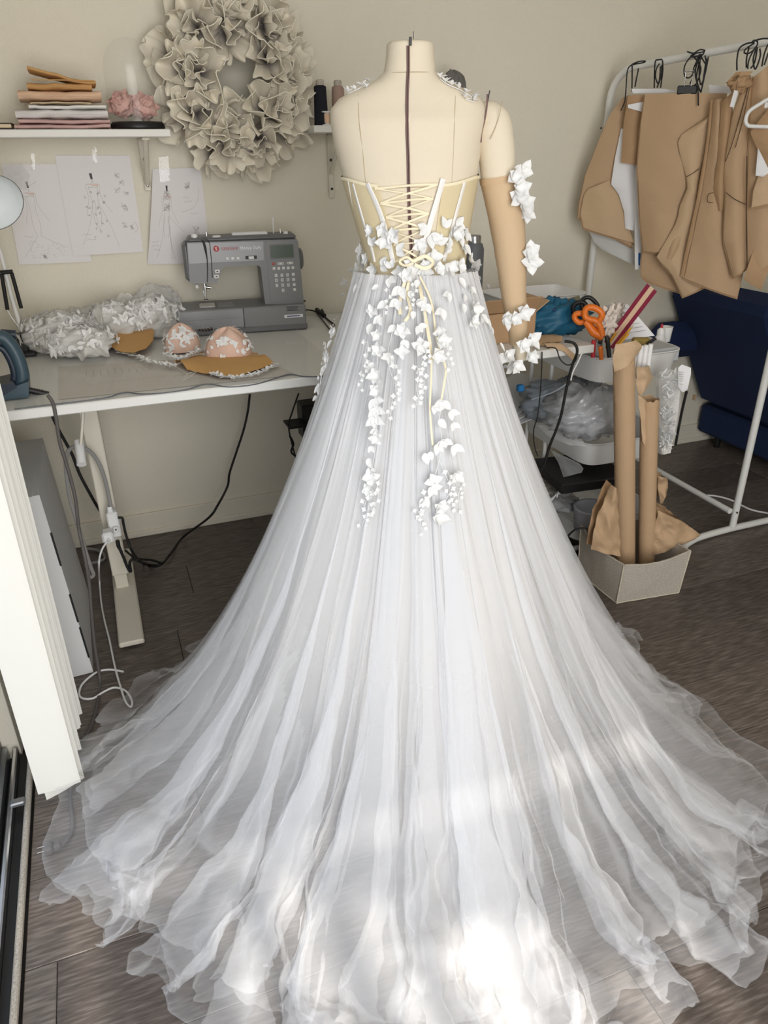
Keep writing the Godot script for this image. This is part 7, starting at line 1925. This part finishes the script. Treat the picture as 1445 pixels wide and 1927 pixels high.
	var cb := thing("clear_bundle", "bundle of clear plastic packaging in the lower tray", "packaging", Vector3(1.3891, 0.1919, -1.9816))
	put("plastic_fold", MB.new().lump(Vector3.ZERO, Vector3(0.17, 0.055, 0.13), nz, 0.7, 2.4, 36, false, 9.0), "poly_bag", cb)
	put("plastic_fold", MB.new().lump(Vector3(0.03, 0.02, -0.06), Vector3(0.18, 0.06, 0.12), nz, 0.7, 2.4, 36, false, 19.0), "felt_grey", cb)
	for i in 4:
		put("paper_strip", MB.new().tube(smooth([Vector3(-0.08 + 0.02 * i, 0.02 + 0.008 * i, 0.05), Vector3(0.0, 0.045 + 0.006 * i, 0.03), Vector3(0.09, 0.03 + 0.012 * i, 0.0 - 0.02 * i)], 5), 0.0025, 6), "paper_white", cb)
	# lace samples hanging on the far side of the trolley
	var ls := thing("lace_sample", "bag of white lace samples with a white comb-shaped tag hanging on the trolley's right side", "lace sample", Vector3(1.641, 0.6869, -1.7786))
	var h := ls.position
	var lb := MB.new()
	sheet(lb, v3([Vector3(1.6073, 0.6743, -1.8091), Vector3(1.6202, 0.5446, -1.7976), Vector3(1.6362, 0.4189, -1.7831)], -h), v3([Vector3(1.6464, 0.6945, -1.7463), Vector3(1.6551, 0.5586, -1.738), Vector3(1.6535, 0.4285, -1.7395)], -h), Vector3(-0.7, 0, 0.7), 12, 20, 0.02, 14.0, 4.0, 0.012)
	put("net", lb, mk("lace_sheet", rgb(214, 212, 206), 0.85), ls)
	var lf := MB.new()
	for i in 150:
		var p: Vector3 = (Vector3(1.5923, 0.6913, -1.7824)).lerp(Vector3(1.6214, 0.7018, -1.7286), rng.randf()).lerp((Vector3(1.6206, 0.431, -1.7566)).lerp(Vector3(1.637, 0.4441, -1.7139), rng.randf()), rng.randf()) - h
		petal(lf, Transform3D(Basis(Vector3(rng.randf(), rng.randf(), rng.randf() + 0.1).normalized(), rng.randf() * TAU), p), rng.randf_range(0.010, 0.024), 0.006, 0.003, 0.5, 3, 4)
	put("lace_motif", lf, "petal_white", ls).set_meta("kind", "stuff")
	put("film", MB.new().grid([v3([Vector3(1.5723, 0.6992, -1.76), Vector3(1.5961, 0.7103, -1.7384), Vector3(1.6211, 0.7053, -1.7151)], -h), v3([Vector3(1.5784, 0.5851, -1.7411), Vector3(1.6032, 0.5889, -1.7182), Vector3(1.6235, 0.5887, -1.699)], -h), v3([Vector3(1.5964, 0.4777, -1.7381), Vector3(1.6197, 0.4783, -1.7164), Vector3(1.6306, 0.4839, -1.7061)], -h)]), "clear_film", ls)
	var tg := PackedVector2Array()
	put("hang_tag", MB.new().grid([v3([Vector3(1.6109, 0.7171, -1.7247), Vector3(1.6174, 0.7277, -1.7186), Vector3(1.6368, 0.7204, -1.7002)], -h), v3([Vector3(1.6133, 0.696, -1.7224), Vector3(1.6253, 0.6976, -1.7112), Vector3(1.639, 0.7011, -1.698)], -h), v3([Vector3(1.6174, 0.66, -1.7186), Vector3(1.6271, 0.663, -1.7095), Vector3(1.6382, 0.6713, -1.6988)], -h), v3([Vector3(1.6352, 0.6402, -1.7156), Vector3(1.6413, 0.6445, -1.7097), Vector3(1.6449, 0.6518, -1.7062)], -h)]), "paper_white", ls)
	for i in 6:
		put("tag_slot", MB.new().tube(v3([[Vector3(1.6066, 0.7069, -1.715), Vector3(1.6176, 0.7067, -1.7046)], [Vector3(1.6074, 0.7004, -1.7143), Vector3(1.6184, 0.7002, -1.7039)], [Vector3(1.6081, 0.6939, -1.7136), Vector3(1.6191, 0.6938, -1.7032)], [Vector3(1.6089, 0.6874, -1.7129), Vector3(1.6188, 0.6871, -1.7035)], [Vector3(1.6096, 0.6809, -1.7122), Vector3(1.6196, 0.6806, -1.7028)], [Vector3(1.6131, 0.6698, -1.7089), Vector3(1.6209, 0.6692, -1.7015)]][i], -h), 0.0007, 5), "felt_grey", ls)
	put("zip_edge", MB.new().tube(smooth(v3([Vector3(1.6643, 0.6363, -1.7292), Vector3(1.6621, 0.5773, -1.7313), Vector3(1.661, 0.5064, -1.7323), Vector3(1.661, 0.4557, -1.7324)], -h), 5), 0.006, 6, 0.4), "black_cord", ls)
	# what lies on the right end of the desk
	var bx := thing("cardboard_box", "open brown cardboard box on the desk behind the form's hand", "box", Vector3(1.1548, 0.781, -1.9421) + Vector3(0, 0, -0.12))
	for q in [[Vector3(0, 0.045, 0.085), Vector3(0.2, 0.09, 0.004)], [Vector3(0, 0.045, -0.085), Vector3(0.2, 0.09, 0.004)], [Vector3(-0.1, 0.045, 0), Vector3(0.004, 0.09, 0.17)], [Vector3(0.1, 0.045, 0), Vector3(0.004, 0.09, 0.17)], [Vector3(0, 0.002, 0), Vector3(0.2, 0.004, 0.17)]]:
		put("box_wall", MB.new().box(q[0], q[1], 0.001), "kraft_tan", bx)
	put("box_flap", MB.new().box(Vector3(0.0, 0.115, 0.10), Vector3(0.2, 0.06, 0.003), 0.001, Basis(Vector3.RIGHT, 0.7)), "kraft_tan", bx)
	put("box_flap", MB.new().box(Vector3(0.125, 0.10, 0.0), Vector3(0.06, 0.003, 0.16), 0.001, Basis(Vector3.BACK, 0.6)), "kraft", bx)
	var lt := thing("letter_tray", "white open tray with small supplies at the back of the desk's right end", "tray", Vector3(1.4651, 0.781, -2.2312) + Vector3(0.02, 0, -0.14))
	var lbm := MB.new()
	tray(lbm, Vector3.ZERO, 0.34, 0.22, 0.07, 0.02, 0.006)
	put("tray_shell", lbm, "white_plastic", lt)
	put("tray_label", MB.new().box(Vector3(-0.06, 0.03, 0.112), Vector3(0.05, 0.02, 0.001), 0.0003), "paper_white", lt)
	var pk := thing("tape_roll", "red-pink tube standing in the white tray behind the teal bag", "tube", Vector3(1.3799, 0.8359, -2.1444))
	put("barrel", MB.new().lathe([Vector2(0.001, -0.05), Vector2(0.015, -0.05), Vector2(0.015, 0.028), Vector2(0.001, 0.028)], Transform3D(), 20), mk("pink_red", rgb(184, 44, 82), 0.5), pk)
	put("tube_cap", MB.new().lathe([Vector2(0.017, 0.02), Vector2(0.017, 0.034), Vector2(0.001, 0.035)], Transform3D(), 20), "pink_red", pk)
	for q in [["yellow sticky notes in the white tray beside the pink tube", "note_yellow", [Vector3(1.3925, 0.864, -2.1362), Vector3(1.3981, 0.826, -2.1325)], [Vector3(1.4121, 0.8715, -2.1233), Vector3(1.4173, 0.8407, -2.1198)]], ["olive printed packet in the white tray", "olive_paper", [Vector3(1.4158, 0.8559, -2.1328), Vector3(1.4286, 0.839, -2.1243)], [Vector3(1.4844, 0.8825, -2.0857), Vector3(1.495, 0.8556, -2.0781)]]]:
		mk("note_yellow", rgb(222, 210, 120), 0.8)
		mk("olive_paper", rgb(140, 132, 104), 0.7)
		var pp := thing("paper_packet", q[0], "paper", q[2][0], 0.0)
		var b := MB.new()
		sheet(b, v3(q[2], -q[2][0]), v3(q[3], -q[2][0]), Vector3(-0.5, 0.3, 0.7), 6, 6, 0.003, 10.0, 0, 0.002, 0.004)
		put("packet_front", b, q[1], pp)
		put("packet_print", MB.new().tube([(q[2][0] as Vector3).lerp(q[3][0], 0.2) - q[2][0] + Vector3(-0.004, -0.004, 0.006), (q[2][0] as Vector3).lerp(q[3][0], 0.7) - q[2][0] + Vector3(-0.004, -0.006, 0.006)], 0.0012, 5), "felt_grey", pp)
	var tb := thing("teal_bag", "teal blue fabric pouch crumpled on the desk beside the trolley", "pouch", Vector3(1.355, 0.8, -1.9829))
	mk("teal_cloth", rgb(24, 92, 122), 0.55)
	put("pouch_body", MB.new().lump(Vector3(0.0, 0.03, -0.05), Vector3(0.24, 0.12, 0.13), nz, 0.55, 1.8, 36, true, 4.0), "teal_cloth", tb)
	put("pouch_button", MB.new().lump(Vector3(1.2941, 0.8772, -1.9376) + Vector3(0, 0, 0.0) - tb.position, Vector3(0.012, 0.012, 0.008), nz, 0, 1, 12), mk("teal_dark", rgb(10, 50, 90), 0.4), tb)
	var ms := thing("computer_mouse", "dark navy computer mouse on the desk in front of the teal pouch", "mouse", Vector3(1.3377, 0.781, -2.0678))
	put("mouse_shell", MB.new().lump(Vector3(0, 0.016, 0), Vector3(0.10, 0.04, 0.055), nz, 0.0, 1.0, 30, true), mk("mouse_navy", rgb(26, 40, 60), 0.35), ms)
	put("mouse_wheel", MB.new().lathe([Vector2(0.001, -0.003), Vector2(0.006, -0.003), Vector2(0.006, 0.003), Vector2(0.001, 0.003)], Transform3D(Basis(Vector3.RIGHT, PI / 2), Vector3(0.03, 0.03, 0)), 14), "black_plastic", ms)
	for q in [["torn brown kraft paper strip lying on the desk near the mouse", [Vector3(1.27, 0.788, -1.9974), Vector3(1.3144, 0.788, -1.994), Vector3(1.3378, 0.788, -1.9516)], [Vector3(1.1939, 0.788, -1.8788), Vector3(1.253, 0.788, -1.8968), Vector3(1.3092, 0.788, -1.9021)], 0.01], ["curled brown kraft paper scrap hanging over the desk edge", [Vector3(1.2225, 0.7836, -1.9008), Vector3(1.2718, 0.7892, -1.8682), Vector3(1.3156, 0.7532, -1.8376)], [Vector3(1.2358, 0.7799, -1.8683), Vector3(1.2748, 0.7756, -1.8419), Vector3(1.3025, 0.7453, -1.8224)], 0.012]]:
		var p := thing("kraft_scrap", q[0], "paper", q[1][0], 0.0, "kraft scraps on the desk")
		var b := MB.new()
		sheet(b, v3(q[1], -q[1][0]), v3(q[2], -q[1][0]), Vector3(0, 1, 0.3), 8, 12, 0.008, 14.0, 3.0, q[3], 0.001)
		put("scrap", b, "kraft", p)
		put("scrap_curl", MB.new().tube(smooth(v3(q[1], -q[1][0] + Vector3(0, 0.002, 0)), 4), 0.0022, 6), "kraft_pale", p)
	for q in [["thin black cable hanging from the desk edge nearest the dress", [Vector3(1.2016, 0.7795, -1.8429), Vector3(1.2055, 0.6863, -1.8404), Vector3(1.2043, 0.5858, -1.8411), Vector3(1.197, 0.5335, -1.8459), Vector3(1.2032, 0.4812, -1.8418), Vector3(1.2135, 0.4499, -1.8351)], 0.0018, "black_cord"], ["thick black cable hanging down in front of the middle tray", [Vector3(1.2523, 0.8134, -1.8088), Vector3(1.2749, 0.8085, -1.7929), Vector3(1.2843, 0.7842, -1.7862), Vector3(1.2756, 0.7394, -1.7924), Vector3(1.2683, 0.6743, -1.7976), Vector3(1.262, 0.5904, -1.802), Vector3(1.2529, 0.5382, -1.8084), Vector3(1.2409, 0.4846, -1.8166), Vector3(1.2298, 0.4116, -1.8242), Vector3(1.2165, 0.3643, -1.8331)], 0.0042, "black_cord"], ["black cable loop hanging under the desk corner", [Vector3(1.208, 0.7951, -1.8267), Vector3(1.2284, 0.793, -1.8131), Vector3(1.2408, 0.7623, -1.8046), Vector3(1.2596, 0.7461, -1.7915), Vector3(1.2759, 0.7583, -1.7799), Vector3(1.2792, 0.7773, -1.7776)], 0.0018, "black_cord"], ["white cable looped under the desk corner", [Vector3(1.3014, 0.7794, -1.7862), Vector3(1.2949, 0.7537, -1.7909), Vector3(1.2852, 0.721, -1.7979), Vector3(1.2823, 0.6949, -1.7999)], 0.0022, "white_plastic"], ["black cable arching from the floor into the fabric basket", [Vector3(1.2655, 0.1139, -1.7505), Vector3(1.2796, 0.1796, -1.7402), Vector3(1.3003, 0.2218, -1.7247), Vector3(1.3204, 0.2329, -1.7094), Vector3(1.3385, 0.2323, -1.6953)], 0.0032, "black_cord"]]:
		var p := thing("hanging_cable", q[0], "cable", q[1][0], 0.0, "cables by the trolley")
		put("cable", MB.new().tube(smooth(v3(q[1], -q[1][0]), 6), q[2], 8), q[3], p)
	# white binder papers between dress and trolley
	var wp := thing("paper_pile", "white papers and a blue clip behind the dress, under the desk's right end", "papers", Vector3(1.3778, 0.4895, -2.2049))
	for i in 4:
		put("paper", MB.new().box(Vector3(0.02, -0.012 + 0.012 * i, -0.03 * i), Vector3(0.22, 0.003, 0.2), 0.001, Basis(Vector3.UP, 0.1 * i) * Basis(Vector3.BACK, 0.25)), "paper_white", wp)
	put("blue_clip", MB.new().box(Vector3(1.2387, 0.6194, -2.0088) - wp.position, Vector3(0.022, 0.022, 0.02), 0.003), mk("clip_blue", rgb(40, 120, 180), 0.4), wp)


func build_basket() -> void:
	rng.seed = 81
	var t := thing("fabric_basket", "grey felt storage basket on the floor holding rolls of kraft paper", "basket", Vector3(1.515, 0, -1.70))
	var o := -t.position
	# base corners and rim corners of the soft basket
	var base := [Vector3(1.397, 0.003, -1.8058), Vector3(1.3972, 0.003, -1.5909), Vector3(1.6249, 0.003, -1.5671)]
	base.append(base[0] + base[2] - base[1])
	var top := [Vector3(1.4325, 0.155, -1.8079), Vector3(1.4305, 0.155, -1.6505), Vector3(1.6642, 0.155, -1.6166), Vector3(1.6519, 0.155, -1.7309)]
	var up := []
	for i in 4:
		up.append(Vector3(base[i].x + [-0.004, -0.004, 0.004, 0.004][i], [0.18, 0.15, 0.165, 0.17][i], base[i].z + [-0.008, 0.012, 0.012, -0.01][i]))
	var felt: StandardMaterial3D = M.felt_grey
	felt.albedo_texture = noise_tex(0.12, 3, false, 1, ramp([[0.0, rgb(150, 142, 130)], [0.5, rgb(186, 178, 166)], [1.0, rgb(214, 208, 196)]]), 256, 51)
	felt.albedo_color = Color.WHITE
	tri(felt, Vector3.ONE * 6.0)
	var names := ["wall_panel", "wall_panel", "wall_panel", "wall_panel"]
	for i in 4:
		var j := (i + 1) % 4
		var b := MB.new()
		var rows := []
		var mid: Vector3 = (base[0] + base[2]) / 2
		for r in 9:
			var v := r / 8.0
			var row := PackedVector3Array()
			for q in 15:
				var u := q / 14.0
				var p: Vector3 = base[i].lerp(base[j], u).lerp(up[i].lerp(up[j], u), v)
				var out := Vector3(p.x - mid.x, 0, p.z - mid.z).normalized()
				p += out * (0.010 * sin(PI * u) * v + 0.003 * nz.get_noise_2d(u * 4.0 + i * 7.0, v * 3.0))
				p.y -= 0.012 * sin(PI * u) * v
				row.append(p + o)
			rows.append(row)
		b.grid(rows)
		var inner := []
		for row in rows:
			var r2 := PackedVector3Array()
			for p in row:
				r2.append(p + ((mid + o) * Vector3(1, 0, 1) - p * Vector3(1, 0, 1)).normalized() * 0.005)
			inner.append(r2)
		b.grid(inner)
		var rim := MB.new()
		rim.tube(Array(rows[8]).map(func(p): return p + ((mid + o) * Vector3(1, 0, 1) - p * Vector3(1, 0, 1)).normalized() * 0.0025), 0.0036, 8)
		var w := put("wall_panel", b, felt, t)
		put("rim", rim, felt, w)
		put("corner_seam", MB.new().tube([rows[0][0], rows[4][0], rows[8][0]], 0.0024, 6), mk("piping_pale", rgb(206, 198, 176), 0.9) if not M.has("piping_pale") else "piping_pale", w)
		put("base_seam", MB.new().tube(Array(rows[0]), 0.0022, 6), "piping_pale", w)
	var bt := MB.new()
	bt.poly([base[0] + o, base[1] + o, base[2] + o, base[3] + o], Vector3(0, -1, 0))
	put("bottom", bt, felt, t)
	# kraft rolls
	var rolls := [["tall kraft paper roll standing in the grey basket, ending in a torn top", [Vector3(1.4994, 0.1008, -1.68)], [Vector3(1.366, 0.7958, -1.68)], 0.031], ["shorter kraft paper roll standing beside the tall one in the basket", [Vector3(1.5843, 0.0825, -1.68)], [Vector3(1.4809, 0.6492, -1.68)], 0.0265]]
	for k in 2:
		var a: Vector3 = rolls[k][1][0]
		var e: Vector3 = rolls[k][2][0]
		a.y = 0.01
		var r := thing("kraft_roll", rolls[k][0], "paper roll", a, 0.0, "kraft rolls in the basket")
		var rows := []
		var n := 40
		for j in n:
			var v := j / float(n - 1)
			var row := PackedVector3Array()
			for i in 41:
				var f := TAU * i / 40
				var rr: float = rolls[k][3] * (1.0 + 0.0004 * i)
				var p := a.lerp(e, v)
				if k == 1 and v > 0.62:
					# the free end of this roll opens out
					rr *= 1.0 + 0.25 * (v - 0.62) * (0.5 + 0.5 * sin(f * 1.0 + 1.0))
				rr *= 1.0 + smoothstep(0.72, 1.0, v) * (0.10 * nz.get_noise_3d(cos(f) * 1.4, v * 14.0, sin(f) * 1.4 + k * 9.0) - 0.12 * (v - 0.72))
				row.append(p - a + Vector3(cos(f) * rr, 0.012 * smoothstep(0.9, 1.0, v) * nz.get_noise_2d(f * 1.5, 3.0 + k), sin(f) * rr))
			rows.append(row)
		put("rolled_sheet", MB.new().grid(rows), "kraft", r)
		put("inner_turn", MB.new().lathe([Vector2(rolls[k][3] * 0.8, 0.0), Vector2(rolls[k][3] * 0.74, (e - a).length() * 0.985)], Transform3D(Basis(Quaternion(Vector3.UP, (e - a).normalized())), Vector3.ZERO), 28), "kraft_tan", r)
	var r0: Node3D = get_node("kraft_roll")
	var r1: Node3D = get_node("kraft_roll_001")
	var tb := MB.new()
	sheet(tb, v3([Vector3(1.3089, 0.8334, -1.65), Vector3(1.3037, 0.7986, -1.65), Vector3(1.3174, 0.7551, -1.65)], -r0.position), v3([Vector3(1.3669, 0.8418, -1.64), Vector3(1.3955, 0.8214, -1.64), Vector3(1.3662, 0.7826, -1.64)], -r0.position), Vector3(-0.3, 0.2, 0.9), 9, 9, 0.012, 16.0, 1.0, 0.016, 0.0008)
	put("torn_flap", tb, "kraft_pale", r0)
	for q in [[[Vector3(1.4257, 0.7487, -1.69), Vector3(1.4346, 0.6972, -1.69), Vector3(1.4497, 0.6534, -1.69)], [Vector3(1.4798, 0.7437, -1.7), Vector3(1.5007, 0.703, -1.7), Vector3(1.4644, 0.6586, -1.7)]], [[Vector3(1.427, 0.6716, -1.67), Vector3(1.4458, 0.6075, -1.67), Vector3(1.4688, 0.5202, -1.67)], [Vector3(1.5153, 0.6122, -1.69), Vector3(1.5297, 0.5562, -1.69), Vector3(1.5051, 0.4729, -1.69)]]]:
		var fb := MB.new()
		sheet(fb, v3(q[0], -r1.position), v3(q[1], -r1.position), Vector3(-0.3, 0.1, 0.9), 9, 12, 0.016, 14.0, rng.randf() * 9.0, 0.012, 0.0008)
		put("unrolled_flap", fb, "kraft_pale", r1)
	# crumpled kraft sheets stuffed round the rolls
	var F := [
		["crumpled kraft sheet at the left of the rolls, folded upright", [Vector3(1.3642, 0.3999, -1.655), Vector3(1.3334, 0.3193, -1.655), Vector3(1.3178, 0.2485, -1.655), Vector3(1.3207, 0.1836, -1.655)], [Vector3(1.3778, 0.3896, -1.64), Vector3(1.3964, 0.296, -1.64), Vector3(1.4127, 0.218, -1.64), Vector3(1.424, 0.1463, -1.64)], 0.016],
		["crumpled kraft sheet at the right of the rolls, spilling over the basket rim", [Vector3(1.5666, 0.2735, -1.66), Vector3(1.5647, 0.2163, -1.66), Vector3(1.5629, 0.1579, -1.66), Vector3(1.5676, 0.1089, -1.66)], [Vector3(1.6418, 0.2349, -1.63), Vector3(1.7138, 0.1818, -1.63), Vector3(1.7406, 0.1605, -1.63), Vector3(1.6197, 0.1335, -1.63)], 0.02],
		["curled kraft paper end sticking out behind the shorter roll", [Vector3(1.5758, 0.3766, -1.7), Vector3(1.5893, 0.3276, -1.7), Vector3(1.6034, 0.2756, -1.7)], [Vector3(1.6298, 0.358, -1.71), Vector3(1.6405, 0.3145, -1.71), Vector3(1.627, 0.263, -1.71)], 0.016],
		["narrow kraft strip lying at the back right of the basket", [Vector3(1.6149, 0.2569, -1.72), Vector3(1.6285, 0.2308, -1.72), Vector3(1.6551, 0.2059, -1.72)], [Vector3(1.6882, 0.2151, -1.73), Vector3(1.7228, 0.1762, -1.73), Vector3(1.7169, 0.1611, -1.73)], 0.006]]
	for q in F:
		var h: Vector3 = q[1][0]
		var p := thing("kraft_sheet", q[0], "paper", h, 0.0, "kraft paper in the basket")
		var b := MB.new()
		sheet(b, v3(q[1], -h), v3(q[2], -h), Vector3(-0.35, 0.25, 0.9).normalized(), 16, 20, 0.022, 16.0, rng.randf() * 20.0, q[3], 0.0008)
		put("sheet", b, "kraft", p)
		var c := MB.new()
		sheet(c, v3(q[1], -h + Vector3(0.004, 0.004, -0.03)), v3(q[2], -h + Vector3(0.006, 0.0, -0.035)), Vector3(-0.35, 0.25, 0.9).normalized(), 14, 16, 0.024, 14.0, rng.randf() * 20.0, -0.01, 0.0008)
		put("back_fold", c, "kraft_tan", p)
